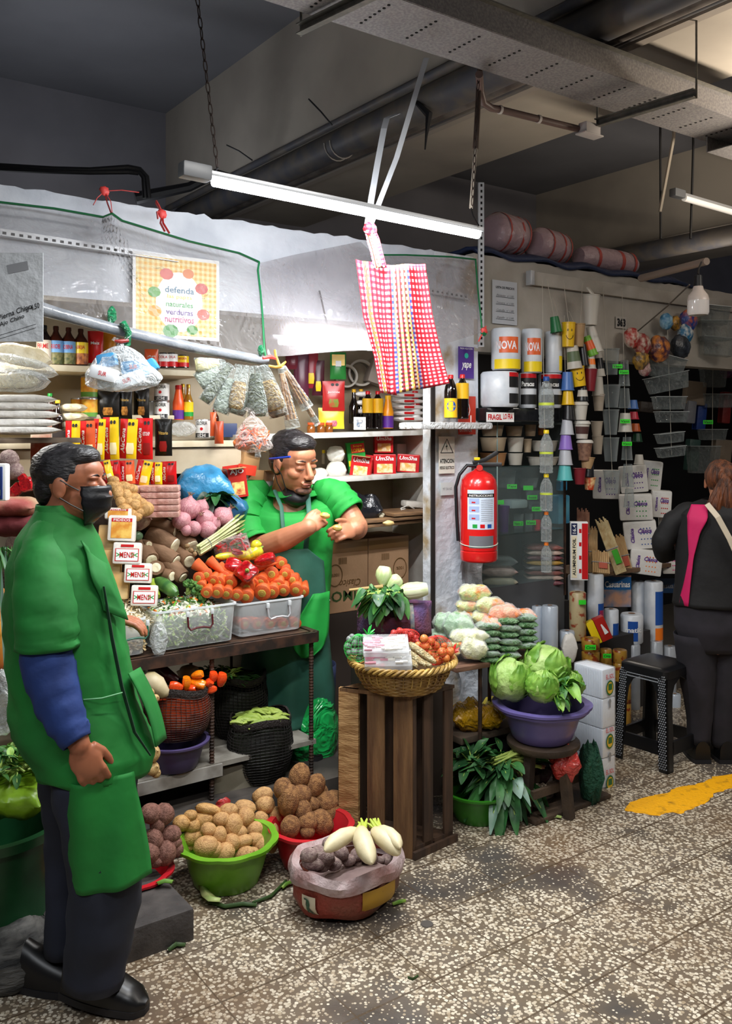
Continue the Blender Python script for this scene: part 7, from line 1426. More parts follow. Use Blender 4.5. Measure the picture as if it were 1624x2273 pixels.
o,a,b=sign('red fire equipment sign half hidden by the ledge',1036,922,38,85,M('sign_red','#cf3f2c',.4),3.485);mb=MB();put_text(mb,'EXTINTOR',a*.7,b*.10,(-.01,-b*.38),WHITE,lift=.003)
for k in range(3):mb.tube([V(-.02+.015*k,.0,.003),V(-.012+.015*k,.03,.003),V(-.02+.015*k,.06,.003)],.002,4,WHITE)
mb.tube([V(.025,0,.003),V(.025,-.05,.003)],.003,4,WHITE);mb.build('lettering',None,o,smooth=False)
o,a,b=sign('white ATENCION electric risk sign with triangle on the pillar',991,1010,34,82,M('sign_cream','#dcd8cc',.5),3.485);mb=MB()
tr3=[(0,b*.40),(-a*.42,0),(a*.42,0)];mb.add([V(x,y_+b*.05,.0025)for x,y_ in tr3]+[V(x*.86,(y_-b*.13)*.86+b*.13+b*.05,.0025)for x,y_ in tr3],[(0,1,4,3),(1,2,5,4),(2,0,3,5)],BLACK)
mb.add([V(-.003,b*.36,.003),V(.004,b*.22,.003),V(-.002,b*.22,.003),V(.004,b*.08,.003),V(-.008,b*.25,.003),V(-.001,b*.25,.003)],[(0,1,2,5),(2,3,4,5)],BLACK)
put_text(mb,'ATENCION',a*.9,b*.12,(0,-b*.16),BLACK,lift=.003,bold=.03);put_text(mb,'RIESGO ELECTRICO',a*.9,b*.08,(0,-b*.34),BLACK,lift=.003,bold=.02);mb.build('lettering',None,o,smooth=False)
o,a,b=sign('faded sticker with phone number on the pillar below the ATENCION sign',992,1085,28,28,M('sticker_pale','#c9d2d0',.5),3.485);put_text(MB(),'97 56 62',a*.7,b*.2,(0,0),GREY,lift=.002).build('lettering',None,o,smooth=False)
o,a,b=sign('LISTA DE PRECIOS price sheet on the right lintel',1120,672,56,96,M('sheet_paper','#bcc0c6',.5,bump=(12,.5)),3.49,'price_list','price list');mb=MB();put_text(mb,'LISTA DE PRECIOS',a*.75,b*.055,(0,b*.34),BLACK,lift=.003,bold=.02)
for k,t_ in enumerate(('Pimiento  s/ 1.00','Tomate  s/ 1.00','Cebolla  s/ 1.00','Zapallo  s/ 2.00')):put_text(mb,t_,a*.7,b*.05,(0,b*(.16-.17*k)),GREY,lift=.003,slant=.3);patch(mb,(0,b*(.12-.17*k)),a*.75,.002,BLACK,z=.003)
mb.build('lettering',None,o,smooth=False)
o,a,b=sign('363 stall number plate on the right lintel',1378,716,27,26,M('plate_white','#b8b2aa',.5),3.49,'number_plate');put_text(MB(),'363',a*.78,b*.72,(0,0),BLACK,lift=.003,bold=.05).build('lettering',None,o,smooth=False)
q0=Wy(1172,618,3.48);q1=Wy(1700,690,3.48);o=thing('hanging_rail','painted metal rail on the right lintel from which the strings hang','rail',q0);MB().box(((q1.x-q0.x)/2,0,(q1.z-q0.z)/2),(q1.x-q0.x,.02,.075),bev=.003).build('rail',wall_r,o);MB().box((0,-.015,0),(.03,.04,.08),bev=.003).build('end_bracket',HC,o)
# ========== the shop at the right
gls=film('cabinet_glass','#cfe0e0',.02,.22,.03,None)
x0=Wy(1066,1000,3.5).x;x1=Wy(1252,1000,3.5).x;za=Wy(1150,1036,3.5).z;zb2=Wy(1150,1184,3.5).z;zc=.85
o=thing('glass_cabinet','glass display cabinet of food containers at the right of the pillar','cabinet',(x0,3.5,0))
for z in(za,zb2):MB().box(((x1-x0)/2,.17,z),(x1-x0,.34,.008)).build('glass_shelf',M('shelf_glass','#2c3634',.1),o,smooth=False)
MB().box(((x1-x0)/2,0,(za+zc)/2),(x1-x0,.004,za-zc)).build('front_glass',gls,o,smooth=False);MB().box(((x1-x0),.17,1.3),(.006,.34,1.1)).build('side_glass',gls,o,smooth=False)
MB().box(((x1-x0),-.002,1.3),(.012,.012,1.1)).build('edge_post',steel,o,smooth=False);MB().box((.12,-.003,1.45),(.004,.006,.9)).build('glass_edge',M('glass_edge','#8fa3a0',.2),o,smooth=False)
MB().box(((x1-x0)/2,.35,1.25),(x1-x0,.01,1.5)).build('back_panel',M('cabinet_back','#3a4646',.5),o,smooth=False)
MB().box(((x1-x0)/2,.17,.45),(x1-x0,.34,.8)).build('base',M('cabinet_base','#4a4c50',.6),o,smooth=False);MB().box(((x1-x0)/2,.17,Wy(1150,940,3.5).z),(x1-x0,.34,.012)).build('upper_shelf',M('cabinet_back','#3a4646',.5),o,smooth=False)
ppr=M('roll_paper','#d9dde2',.35,mix=('#c6ccd4',10),bump=(14,.5))
def roll(label,xa,xb,yt,yb_,y,mat=ppr,name='paper_roll',group=None,cat='roll',bands=(),txt=None,hole_=True,tc=BLU,tz=.5,tilt=0,th=.14):
 c=Wy((xa+xb)/2,yb_,y);r=mpx((xb-xa)/2,c);h=mpx(yb_-yt,c);o=thing(name,label,cat,c,(0,tilt,-YAW*1.2),group);MB().lathe([(r*.9,0),(r,r*.12),(r,h-r*.12),(r*.9,h),(r*.35,h+.001)]if True else[],24).build('body',mat,o)
 if hole_:MB().lathe([(.0,h+.002),(r*.32,h+.002)]if False else[(.001,h+.002),(r*.32,h+.003)],14).build('core',M('core_brown','#8a6a50',.7),o)
 for(z0,z1,a0,a1,m_)in bands:mb=MB();mb.grid(lambda u,v:V(r*1.012*math.sin(a0+(a1-a0)*u),-r*1.012*math.cos(a0+(a1-a0)*u),h*(z0+(z1-z0)*v)),12,1,m_);mb.build('printed_band',None,o)
 if txt:put_text(MB(),txt,r*1.5,h*th,(0,h*tz),tc,wrap=r*1.025,bold=.03).build('lettering',None,o,smooth=False)
 return o
for(xa,xb,yt,yb_,l_,t_)in((1090,1155,730,822,'white and orange NOVA kitchen roll pack, left one on the cabinet top','NOVA'),(1157,1203,731,828,'white and orange NOVA roll, middle one beside the left pack','NOVA'),(1210,1247,736,828,'NOVA roll turned so its plain side shows, right one',None)):
 roll(l_,xa,xb,yt,yb_,3.42,bands=((.02,.25,-.9,1.2,YEL),(.40,.78,-.5,.9,M('nova_orange','#e2622a',.4)))if t_ else((.05,.4,.6,1.4,YEL),),txt=t_,tc=M('nova_white','#f4eef2',.4),tz=.58,th=.2)
for(xa,xb,yt,yb_,l_)in((1066,1150,826,904,'wide white pack of toilet rolls with black print at its right edge'),(1151,1190,828,906,'black and white Paracas toilet roll pack in the middle'),(1194,1246,830,906,'black and white toilet roll pack behind the hanging bottle')):
 roll(l_,xa,xb,yt,yb_,3.44,bands=((.55,.85,-.9 if xa>1100 else .5,1.3,BLACK),(.85,.97,-.9 if xa>1100 else .5,1.3,RED),(.1,.38,-.9 if xa>1100 else .5,1.3,BLACK)),txt='Paracas' if xa>1100 else None,tc=WHITE,tz=.68,th=.14)
p=Wy(1150,921,3.46);tag(MB().box((0,0,0),(mpx(180,p)*1.25,.10,.07),bev=.01).build('black_pack',M('black_pack','#16171b',.3,bump=(10,1)),None,p),'black wrapped pack under the toilet rolls','pack')
p=Wy(1110,926,3.40);o=thing('warning_tape','torn white FRAGIL tape with red letters across the black pack','tape',p,FRONT);MB().box((0,0,0),(.20,.05,.002)).build('tape',WHITE,o);mb=MB();put_text(mb,'FRAGIL',.10,.03,(-.04,-.0),RED,lift=.002,bold=.03);put_text(mb,'LO FRA',.07,.03,(.055,.004),RED,lift=.002,bold=.03);mb.build('lettering',None,o,smooth=False)
kb2=M('kraft_bowl','#a5947c',.6,mix=('#95836a',6));kw=M('white_bowl','#b9b4a8',.5)
def bowl(label,xa,xb,yt,yb_,y,mat,group=None,k=.8,name='paper_bowl',inv=False):c=Wy((xa+xb)/2,yb_,y);r=mpx((xb-xa)/2,c);h=mpx(yb_-yt,c);pr_=[(r*k,0),(r*.97,h*.92),(r*1.0,h*.93),(r*1.0,h),(r*.95,h),(r*.93,h*.9),(r*(k-.05),h*.05)];return tag(MB().lathe([(a,h-b_)for a,b_ in pr_][::-1]if inv else pr_,24).build(name,mat,None,c),label,'bowl',group)
for i,(xa,xb,yt,yb_,m_,l_)in enumerate(((1066,1118,944,968,kb2,'kraft bowl at the left of the top bowl row'),(1120,1160,946,968,kb2,'kraft bowl, second in the top bowl row'),(1162,1190,940,968,kb2,'kraft bowl, third in the top bowl row'),(1192,1212,940,966,M('orange_kraft','#b3703a',.6),'orange-brown bowl behind the bottle string'),(1064,1124,971,1001,kb2,'large kraft bowl at the left of the middle row'),(1124,1162,971,1003,kw,'pale bowl, second in the middle row'),(1176,1238,978,1001,kw,'white foam bowl right in the middle row'),(1064,1124,1005,1033,M('brown_kraft','#9a6f46',.6),'brown bowl at the left of the bottom row'),(1126,1160,1006,1032,kw,'white paper cup bowl in the bottom row'),(1168,1240,1014,1032,kw,'white clamshell bowl at the right of the bottom row'),(1160,1180,974,1004,kb2,'kraft bowl behind the white foam bowl'))):
 bowl(l_,xa,xb,yt,yb_,3.56,m_)
cup_c=film('clear_cup','#c4cccc',.09,.7,.06,None)
def neon(px,py,y,t_='',w_=24,h_=10,label='green price tag'):
 p=Wy(px,py,y);o=thing('price_tag',label,'price tag',p,FACE);W__=mpx(w_,p);MB().box((0,0,0),(W__,mpx(h_,p),.002)).build('tag',NEON,o,smooth=False)
 if t_:put_text(MB(),t_,W__*.8,mpx(h_,p)*.6,(0,0),BLACK,lift=.002,slant=.2).build('lettering',None,o,smooth=False)
for i,(xa,xb,yt,yb_)in enumerate(((1110,1145,1045,1075),(1150,1195,1060,1082),(1165,1200,1088,1108),(1170,1205,1112,1130),(1138,1162,1140,1180),(1164,1182,1140,1180),(1100,1140,1060,1082),(1185,1205,1120,1180))):bowl('clear food container in the glass cabinet, %s'%['round one high at the left','domed one high in the middle','flat one under the dome','low one beside the blue spoon','tall one low in the middle','tall one beside the red cup','flat one near the upper left','tall one behind the bottle string'][i],xa,xb,yt,yb_,3.64,cup_c,name='clear_container')
for(x,y_,t_,l_)in((1136,1080,'Tapa','green tag on the upper left container in the cabinet'),(1172,1083,'','blank green tag in the middle of the cabinet'),(1181,1104,'Ensalada','green tag reading Ensalada in the cabinet'),(1191,1130,'Copa 1','green tag reading Copa in the cabinet'),(1150,1162,'Vaso 2','green tag on the tall low container'),(1178,1160,'Vaso','green tag beside the red cup in the cabinet'),(1107,1115,'','small green tag beside the foam tray')):neon(x,y_,3.56,t_,22,10,l_)
bowl('purple plastic tumbler in the glass cabinet',1105,1131,1123,1182,3.58,M('purple_tumbler','#4c1f6a',.25),k=.75,name='plastic_tumbler');bowl('small red cup in the glass cabinet',1183,1200,1154,1177,3.57,M('red_cup','#d83a44',.35),k=.8,name='plastic_cup')
tag(MB().box((0,0,0),(.13,.1,.05),bev=.015).build('foam_tray',M('foam_tray','#9aa4a4',.6),None,Wy(1140,1118,3.62)),'white foam tray in the glass cabinet','tray')
tag(MB().box((0,0,0),(.10,.1,.17),bev=.01).build('cup_pack',M('blue_cup_pack','#2f7fa8',.3,mix=('#5ca3bc',8)),None,Wy(1238,1130,3.66)),'blue pack of plastic spoons in the cabinet corner','pack');tag(MB().box((0,0,0),(.06,.04,.06),bev=.01).build('cup_pack',M('light_blue_pack','#2fa0d8',.3),None,Wy(1246,1078,3.64)),'bright blue small pack behind the teal cup','pack')
pl_m=[M('plate_pack%d'%i,c_,.35,bump=(30,1))for i,c_ in enumerate(('#8c5a54','#b8a094','#6a3c44','#a8823a','#7c7478'))]
for k in range(8):
 p=Wy(1205,1214+k*11,3.58);pillow('plate_pack','wrapped pack of patterned plates low in the cabinet, %s'%VORD[k],'pack',p,mpx(80,p),.14,mpx(13,p),pl_m[k%5],seed=k)
for k in range(3):p=Wy(1105,1245+k*22,3.60);pillow('container_pack','wrapped containers low at the left of the cabinet, %s of three'%VORD[k],'pack',p,mpx(80,p),.14,mpx(22,p),[cup_c,M('pinkish_pack','#b59a94',.35,bump=(20,1)),M('beige_pack','#a8a08c',.4)][k],seed=k+4)
strm=M('string','#b5ada0',.7)
def string(label,px,py0,px1,py1,y):tag(MB().tube([Wy(px,py0,y),Wy(px1,py1,y)],.0018,5).build('string',strm),label,'string')
def cup(label,px,yt,yb_,wpx,mat,y=3.36,inv=True,tilt=0,lid=None,art=None,smile=False,band=None,k=.72,name='paper_cup',group=None):
 c=Wy(px,(yt+yb_)/2,y);h=mpx(yb_-yt,c);r=mpx(wpx/2,c);o=thing(name,label,'cup',c,Matrix.Rotation(-YAW,3,'Z')@Matrix.Rotation(tilt,3,'Y'),group);f=-1 if inv else 1
 R=lambda z:r*((1+k)/2+f*(z/h)*(1-k));MB().loft([[V(R(z)*math.cos(a),R(z)*math.sin(a),z)for a in[2*PI*j/20 for j in range(20)]]for z in(-h/2,0,h/2)]).build('body',mat,o)
 ze=f*h/2;MB().lathe([(R(ze)*1.0,ze-.003),(R(ze)*1.06,ze-.002),(R(ze)*1.06,ze+.002),(R(ze),ze+.003)],20,cap=False).build('rim',mat if not lid else M('lid_white','#c9c5bc',.4),o)
 if lid:MB().lathe([(R(ze)*1.1,ze-.008),(R(ze)*1.1,ze),(R(ze)*.9,ze+.010),(.001,ze+.011)],20).build('lid',M('lid_white','#c9c5bc',.4),o)
 if band:mb=MB();mb.grid(lambda u,v:V(R(h*(-.2+.45*v))*1.015*math.sin(-1.4+2.8*u),-R(h*(-.2+.45*v))*1.015*math.cos(-1.4+2.8*u),h*(-.2+.45*v)),10,2,band);mb.build('printed_band',None,o)
 if smile:
  mb=MB();F=lambda x,z:V((R(z)+.0012)*math.sin(x/r),-(R(z)+.0012)*math.cos(x/r),z)
  for s_ in(-1,1):mb.add([F(s_*.3*r+.07*r*math.cos(a),h*.18+.06*h*math.sin(a))for a in[2*PI*q/10 for q in range(10)]],[tuple(range(10))])
  mb.tube([F(.6*r*math.sin(a),h*.02-.22*h*math.cos(a))for a in[-1.3+2.6*q/12 for q in range(13)]],.0016,5);mb.build('smiling_face',BLACK,o)
 return o
cy,cwh,ck_,cbk=M('cup_yellow','#e6b818',.35),M('cup_white','#c5c0b6',.45),M('cup_kraft','#a98a64',.6),M('cup_black','#17171a',.35)
ym={'blue':M('cup_blue','#4a74b8',.4),'ydot':M('cup_yellow','#e6b818',.35),'pur':M('cup_purple','#9070c8',.4),'wt':M('cup_plainwhite','#b9bcc4',.4),'teal':M('cup_teal','#5ab8b8',.4),'gr':M('cup_green','#0f6a38',.4),'mar':M('cup_maroon','#7a1c26',.4)}
string('white string carrying the column of plastic bottles',1203,622,1213,1268,3.37);string('string carrying the column of coloured cups',1252,700,1258,1070,3.37);string('string from which the smiling cups hang',1250,622,1262,720,3.37);string('second string above the smiling cups',1262,690,1276,720,3.37);string('string beside the big white cup',1292,628,1288,720,3.37)
string('string above the green cup, left strand',1213,618,1229,702,3.37);string('string above the green cup, right strand',1226,660,1240,705,3.37);string('string of the clear cup column',1338,635,1360,1090,3.40);string('string of the tagged cup column',1380,640,1392,1130,3.40)
cup('dark green cup hanging above the smiling cups',1232,703,737,26,ym['gr'],tilt=-.15)
for i,(m_,x,a,b,w_,l_)in enumerate((('blue',1259,826,866,29,'blue cup, top of the coloured cup column'),('ydot',1260,867,898,28,'yellow dotted cup, under the blue one'),('bk',1261,898,932,28,'black cup in the coloured column'),('wt',1258,932,964,30,'white cup above the purple one'),('pur',1255,966,997,30,'purple cup in the coloured column'),('wt',1254,998,1031,32,'white cup under the purple one'),('teal',1253,1033,1065,34,'teal cup, lowest of the coloured column'))):cup(l_,x,a,b,w_,cbk if m_=='bk' else ym[m_])
cup('upper yellow cup with a smiling face',1261,717,770,30,cy,3.34,smile=True,inv=False,tilt=.02,k=.85);cup('lower yellow cup with a smiling face',1283,815,858,32,cy,3.34,smile=True,inv=False,tilt=-.15,k=.85)
CL2=[('tall white cup with slanted lid, high on the right lintel',1311,656,722,38,cwh,False,.02,0,None),('white bent cup under the tall white one',1317,724,782,28,cwh,True,-.25,0,None),('kraft cup behind the upper smiling cup',1283,720,770,30,ck_,False,0,0,None),('pale kraft cup with green band, between the two smiling cups',1272,768,818,34,cwh,True,-.12,0,M('band_green','#5a6a4a',.5)),('black cup behind the pale kraft cup',1294,765,812,22,cbk,True,-.1,0,None),('lime and red cup at the right of the upper smiling cup',1308,745,790,24,M('cup_lime','#6aa82a',.4),True,-.35,0,M('cup_orangeband','#d8581c',.4)),('white fruit-print cup under the lime one',1310,790,818,24,cwh,True,0,0,ORG),('maroon cup right of the lower smiling cup',1310,820,868,28,ym['mar'],False,.05,0,None),('dark printed cup under the lower smiling cup',1292,858,890,26,cbk,True,0,0,cwh),('white lidded cup below the dark printed one',1288,896,932,32,cwh,False,0,1,None),('lidded cup with dark diamond print',1291,938,974,34,cwh,False,.02,1,M('cup_brownprint','#4a2e2a',.5)),('lidded cup with woven brown sleeve',1297,980,1022,34,M('cup_sleeve','#8a6652',.6,mix=('#6a4a3c',60)),False,.02,1,None),('kraft cup below the sleeved one',1303,1015,1040,30,ck_,False,.1,0,None),('black cup with tilted white mouth near the end of the coffee cups',1306,1030,1058,26,cbk,True,.1,0,None),('red coffee-print cup, lowest of the coffee cups',1308,1060,1087,26,M('cup_coffeered','#b83a1c',.4,mix=('#e8c890',30)),False,.05,0,None),('pale cup in the column behind, level with the fruit cup',1328,782,835,24,cwh,True,-.1,0,cbk),('pale cup in the column behind, below the dark circle one',1327,835,878,26,cwh,True,0,0,None),('beige square cup in the column behind',1328,876,912,26,M('cup_beige','#a89c8c',.5),False,0,0,None),('beige cup lower in the column behind',1324,936,970,26,M('cup_beige','#a89c8c',.5),False,0,0,None),('beige cup under the lower beige cup',1326,968,1008,24,M('cup_beige','#a89c8c',.5),False,0,0,None),('dark red cup behind the coffee cups',1286,1040,1075,28,ym['mar'],False,0,0,None)]
for(l_,x,a,b,w_,m_,inv,tl,ld_,bd)in CL2:cup(l_,x,a,b,w_,m_,3.34 if x<1320 else 3.42,inv=inv,tilt=tl,lid=ld_,band=bd)
tag(MB().lathe([(.03,0),(.034,.004),(.03,.012),(.001,.012)],20).build('plastic_disc',cwh,None,Wy(1308,648,3.33),(.9,.3,.2)),'white lid slanting off the tall white cup','lid')
for i,(x,a,b,w_)in enumerate(((1357,775,832,34),(1357,855,905,38),(1355,910,965,36),(1355,972,1024,36),(1357,1045,1095,36))):cup('clear cup on the left clear column, %s'%VORD[i],x,a,b,w_,cup_c,3.40,inv=False,name='clear_cup')
for i,(x,a,b,w_)in enumerate(((1385,800,856,24),(1386,862,905,26),(1391,970,1020,24),(1393,1030,1080,26),(1396,1085,1125,24))):cup('clear cup on the right clear column, %s'%VORD[i],x,a,b,w_,cup_c,3.40,name='clear_cup')
cup('white cup with green tag on the right clear column',1387,917,958,30,cwh,3.40)
for(x,y_,l_)in((1370,813,'green tag beside the first clear cup'),(1384,826,'green tag on the right clear column'),(1387,935,'green tag on the white hanging cup'),(1391,985,'green tag on the third clear cup of the right column'),(1573,693,'green tag behind the big white bulb'),(1569,794,'green tag on the clear boxes at the right'),(1571,937,'green tag low on the clear boxes at the right')):neon(x,y_,3.36 if x<1500 else 3.9,'Vaso',22,9,l_)
for(x,a,b,m_,l_)in((1405,888,907,ym['blue'],'small blue cup right of the clear cups'),(1406,914,930,M('cup_rose','#b8283c',.4),'small crimson cup under the blue one'),(1410,940,957,M('cup_orange2','#b8541c',.4),'small orange cup under the crimson one'),(1414,962,980,M('cup_dkgreen','#123c24',.4),'small dark green cup under the orange one'),(1418,1009,1030,cwh,'small white cup, lowest of the little column')):cup(l_,x,a,b,22,m_,3.5)
PET=film('pet_bottle','#dfe6e6',.12,.8,.04,(40,.6))
for i,(a,b,cc,l_)in enumerate(((836,950,BLU,'large clear bottle with blue cap at the top of the bottle column'),(954,1050,YEL,'clear bottle with yellow cap, second in the bottle column'),(1052,1134,YEL,'clear bottle with yellow cap, third in the bottle column'),(1136,1202,ORG,'small clear bottle with orange cap, fourth in the column'),(1204,1270,ORG,'lowest clear bottle with orange cap'))):
 o=bottle(l_,1212,a,b,3.34,mpx((34,30,28,24,24)[i]/2,Wy(1212,1000,3.34)),PET,capc=cc,lab=M('bottle_tag','#cfe04a',.5)if i<3 else GREY,band=(.44,.49),style='soy',rz=-YAW,name='plastic_bottle')
cbx=film('clear_box','#b8c0c0',.08,.65,.06,(24,.9))
for i,(x,y_,w_,h_,tl,l_)in enumerate(((1475,815,70,50,.25,'large crumpled clear box, top of the clear box column'),(1480,850,80,36,-.2,'tilted clear box under the large one'),(1484,895,60,28,0,'clear round-rimmed tray in the box column'),(1489,926,58,24,0,'clear tray, middle of the box column'),(1486,972,50,22,-.12,'small clear tray tilted in the box column'),(1488,1003,52,22,-.12,'lowest small clear tray of the box column'),(1580,700,60,40,.1,'clear box high at the right, behind the bulb'),(1585,735,66,44,0,'clear box at the right, second down'),(1590,770,66,40,.1,'clear box at the right, third down'),(1582,840,46,40,0,'clear tub on the right string'),(1590,890,60,30,0,'clear box with red edge on the right string'),(1580,965,50,24,0,'clear tray low on the right string'),(1560,1020,60,60,0,'stack of clear tumblers behind the woman'))):
 p=Wy(x,y_,3.42 if x<1520 or y_<800 else 4.0);o=thing('clear_tray',l_,'container',p,Matrix.Rotation(-YAW,3,'Z')@Matrix.Rotation(tl,3,'Y'));MB().box((0,0,0),(mpx(w_,p),.1,mpx(h_,p)),taper=1.12,bev=.008).build('tray',cbx,o);MB().box((0,0,mpx(h_,p)/2),(mpx(w_,p)*1.15,.12,.004)).build('rim',film('tray_rim','#ccd2d2',.5,.8,.1,None),o)
string('string of the clear box column',1480,700,1490,1010,3.41);string('string of the clear boxes at the right edge',1583,700,1580,1000,3.98)
for i,(x,y_,r,c1,c2,l_)in enumerate(((1402,750,18,'#a8302a','#d8c8b8','red striped candy bag, left of the hanging bundle'),(1424,765,20,'#8c2a24','#c9b8a8','red and silver candy bag, right of the striped one'),(1422,800,18,'#5a4a3a','#c89a3a','gold and purple candy bag under the red ones'),(1430,818,14,'#7a2a34','#c0a8a0','small pink candy bag, lowest of the bundle'),(1462,775,24,'#4a2a3a','#d8863a','bag of colourful wrapped sweets in the middle'),(1478,714,15,'#3f7fa8','#9fc4d8','light blue dotted balloon bag'),(1498,718,13,'#b8862a','#4a3a1c','small yellow bag beside the blue one'),(1527,712,20,'#22408a','#c8683a','dark blue bag with orange print'),(1520,740,18,'#1c6a94','#d8dcd8','blue and white round bag under the dark blue one'),(1510,770,22,'#20242a','#3a4048','dark grey bag in the shade'),(1612,820,16,'#4a2448','#7a4a6a','purple bag at the right edge'))):
 p=Wy(x,y_,3.41 if x<1600 else 4.2);tag(MB().ball((0,0,0),(mpx(r,p)*1.25,mpx(r,p)*.8,mpx(r,p)*1.25),n=18,m=12,nz=(.14,3,i)).build('candy_bag',M('candy%d'%i,c1,.3,mix=(c2,22),bump=(25,1)),None,p),l_,'bag')
for(x,y_,w_,h_,c_,l_)in((1540,873,46,52,'#8a7c6c','beige fan-shaped paper pack in the dark interior'),(1552,925,22,60,'#1c3f8a','deep blue pack hanging in the dark interior'),(1530,915,20,50,'#7a7c84','grey strip pack in the dark interior'),(1608,905,20,70,'#7a1f1c','dark red folded pack at the right edge'),(1535,1010,26,70,'#2f4a44','dark green glass stack behind the woman'),(1600,1000,40,50,'#7c6f60','dim beige pack at the right edge'),(1440,905,50,24,'#2a211a','dark brown box in the shade of the shop')):
 p=Wy(x,y_,4.1);tag(MB().box((0,0,0),(mpx(w_,p),.08,mpx(h_,p)),bev=.012).build('hanging_pack',M('pk'+c_,c_,.5,bump=(20,.5)),None,p,(0,.1,-.5)),l_,'pack')
nm=M('napkin_pack','#dad8d4',.35,mix=('#dedbd6',10),bump=(14,.6));shelfb=M('brown_shelf','#5a4430',.7,mix=('#6e5540',10))
ps=Wy(1300,1276,3.52);pe=Wy(1540,1262,3.52);tag(MB().box(((ps.x+pe.x)/2,3.68,ps.z-.012),(pe.x-ps.x+.1,.34,.025),bev=.003).build('shelf',shelfb,smooth=False),'brown board shelf carrying skewers and napkin packs','shelf')
for i,(x,y_,w_,h_,dc,l_,yy)in enumerate(((1405,1063,60,56,PUR,'napkin pack high at the top of the stack, tilted',3.64),(1345,1075,60,60,PUR,'napkin pack behind the clear cups, left of the stack',3.80),(1445,1055,44,60,GRN,'napkin pack leaning at the top right of the stack',3.66),(1410,1125,72,54,GRN,'Clasica napkin pack with green dots',3.58),(1466,1118,44,56,RED,'napkin pack with red and green lettering',3.56),(1420,1186,72,58,BLU,'Clasica napkin pack with blue dots in the middle',3.56),(1482,1175,40,52,YEL,'napkin pack with yellow mark half hidden by the woman',3.58),(1432,1246,70,52,ORG,'Clasica napkin pack with orange dots at the bottom',3.52),(1490,1245,44,50,PNK,'napkin pack with pink dots beside the woman\'s elbow',3.54))):
 p=Wy(x,y_,yy);W__,H_=mpx(w_,p),mpx(h_,p);o=thing('napkin_pack',l_,'napkin pack',p,Matrix.Rotation(-YAW-.25,3,'Z')@Matrix.Rotation(((i*37)%5-2)*.05,3,'Y'));MB().box((0,0,0),(W__*.98,.11,H_*1.06),bev=.012).build('pack',nm,o);T=TM((0,-.056,0),axes(x=(1,0,0),z=(0,-1,0)));mb=MB()
 for a in range(4):
  for b in range(4):disc(mb,(W__*(.02+a*.09),H_*(-.35+b*.2)),.004,.004,dc,T,n=8)
 put_text(mb,'Clásica',W__*.40,H_*.17,(W__*.14,H_*.16),PUR,T=T,lift=.002,bold=.03,slant=.2);put_text(mb,'Clásica',H_*.55,W__*.11,(-W__*.24,0),PUR,T=T,rot=PI/2,lift=.002,bold=.03,slant=.2);mb.build('print',None,o,smooth=False)
bam=M('bamboo','#c9a878',.6,mix=('#a98458',30),stretch=(30,30,1));zsh=ps.z
def sticks_b(label,px0,pt_,px1,pb_,w_,m_,tagm=None,y=3.50):
 a,b=Wy(px1,pb_,y),Wy(px0,pt_,y+.06);d=b-a;L_=d.length;R=axes(x=RT,z=d);o=thing('skewer_pack',label,'skewer pack',a,R);W__=mpx(w_,a);mb=MB();n=9
 for i in range(n):
  for j in(0,1):mb.tube([V(W__*(-.5+(i+.5)/n),.012*j,0),V(W__*(-.5+(i+.5)/n),.012*j,L_*(1-.04*((i*7)%3)))],W__/n*.48,6)
 mb.build('sticks',m_,o)
 if tagm:MB().box((W__*.1,-.012,L_*.3),(W__*.5,.004,L_*.25)).build('label',tagm,o)
 MB().box((0,.006,L_*.45),(W__*1.06,.03,.004)).build('rubber_band',GREY,o)
sticks_b('upright bundle of reddish sticks at the back left',1294,1128,1294,1230,28,M('reddish_bamboo','#b08068',.6,mix=('#8a5a48',20)),y=3.62);sticks_b('dark labelled stick bundle beside the foil box',1316,1168,1316,1272,20,bam,M('dk_label','#2a3a1c',.5),3.56)
sticks_b('short thick bundle of toothpick sticks at the front',1332,1222,1334,1272,38,bam,M('red_label','#a84a34',.5),3.47);sticks_b('long pale skewers leaning left with green label',1333,1150,1378,1272,26,M('pale_bamboo','#d9c79a',.6,mix=('#b89a6a',20)),M('grn_label','#3fa02c',.5),3.48);sticks_b('reddish stick bundle leaning behind the long skewers',1370,1186,1392,1272,26,bam,M('red_label','#a84a34',.5),3.54)
p=Wy(1284,1222,3.47);H_=mpx(128,p);o=thing('foil_box','upright ALUMINIUM FOIL box with red and blue print','box',p,(0,0,-YAW-.15));MB().box((0,0,0),(.10,.06,H_),bev=.003).build('box',WHITE,o);T=TM((0,-.031,0),axes(x=(1,0,0),z=(0,-1,0)));mb=MB()
patch(mb,(.032,0),.034,H_*.96,RED,T);patch(mb,(.006,0),.018,H_*.96,WHITE,T,z=.001);patch(mb,(-.028,H_*.38),.034,H_*.2,M('navy','#1a2450',.4),T,z=.001);patch(mb,(-.028,-H_*.1),.030,H_*.72,CREAM,T,z=.001)
put_text(mb,'ALUMINIUM FOIL',H_*.64,.018,(-.028,-H_*.1),BLACK,T=T,rot=PI/2,bold=.03,lift=.002);put_text(mb,'16.4',H_*.15,.02,(-.028,H_*.38),WHITE,T=T,rot=PI/2,bold=.02,lift=.002)
for k in range(4):patch(mb,(.006,H_*(.35-.23*k)),.014,H_*.07,RED,T,z=.002)
mb.build('print',None,o,smooth=False)
def stand(x_a,x_b,py_t,y,l_):
 a,b=Wy(x_a,py_t,y),Wy(x_b,py_t,y);tag(MB().box(((a.x+b.x)/2,y+.09,a.z/2-.002),(b.x-a.x,.20,a.z-.004),bev=.003).build('stand',M('stand_dark','#2c2a2a',.7)),l_,'stand')
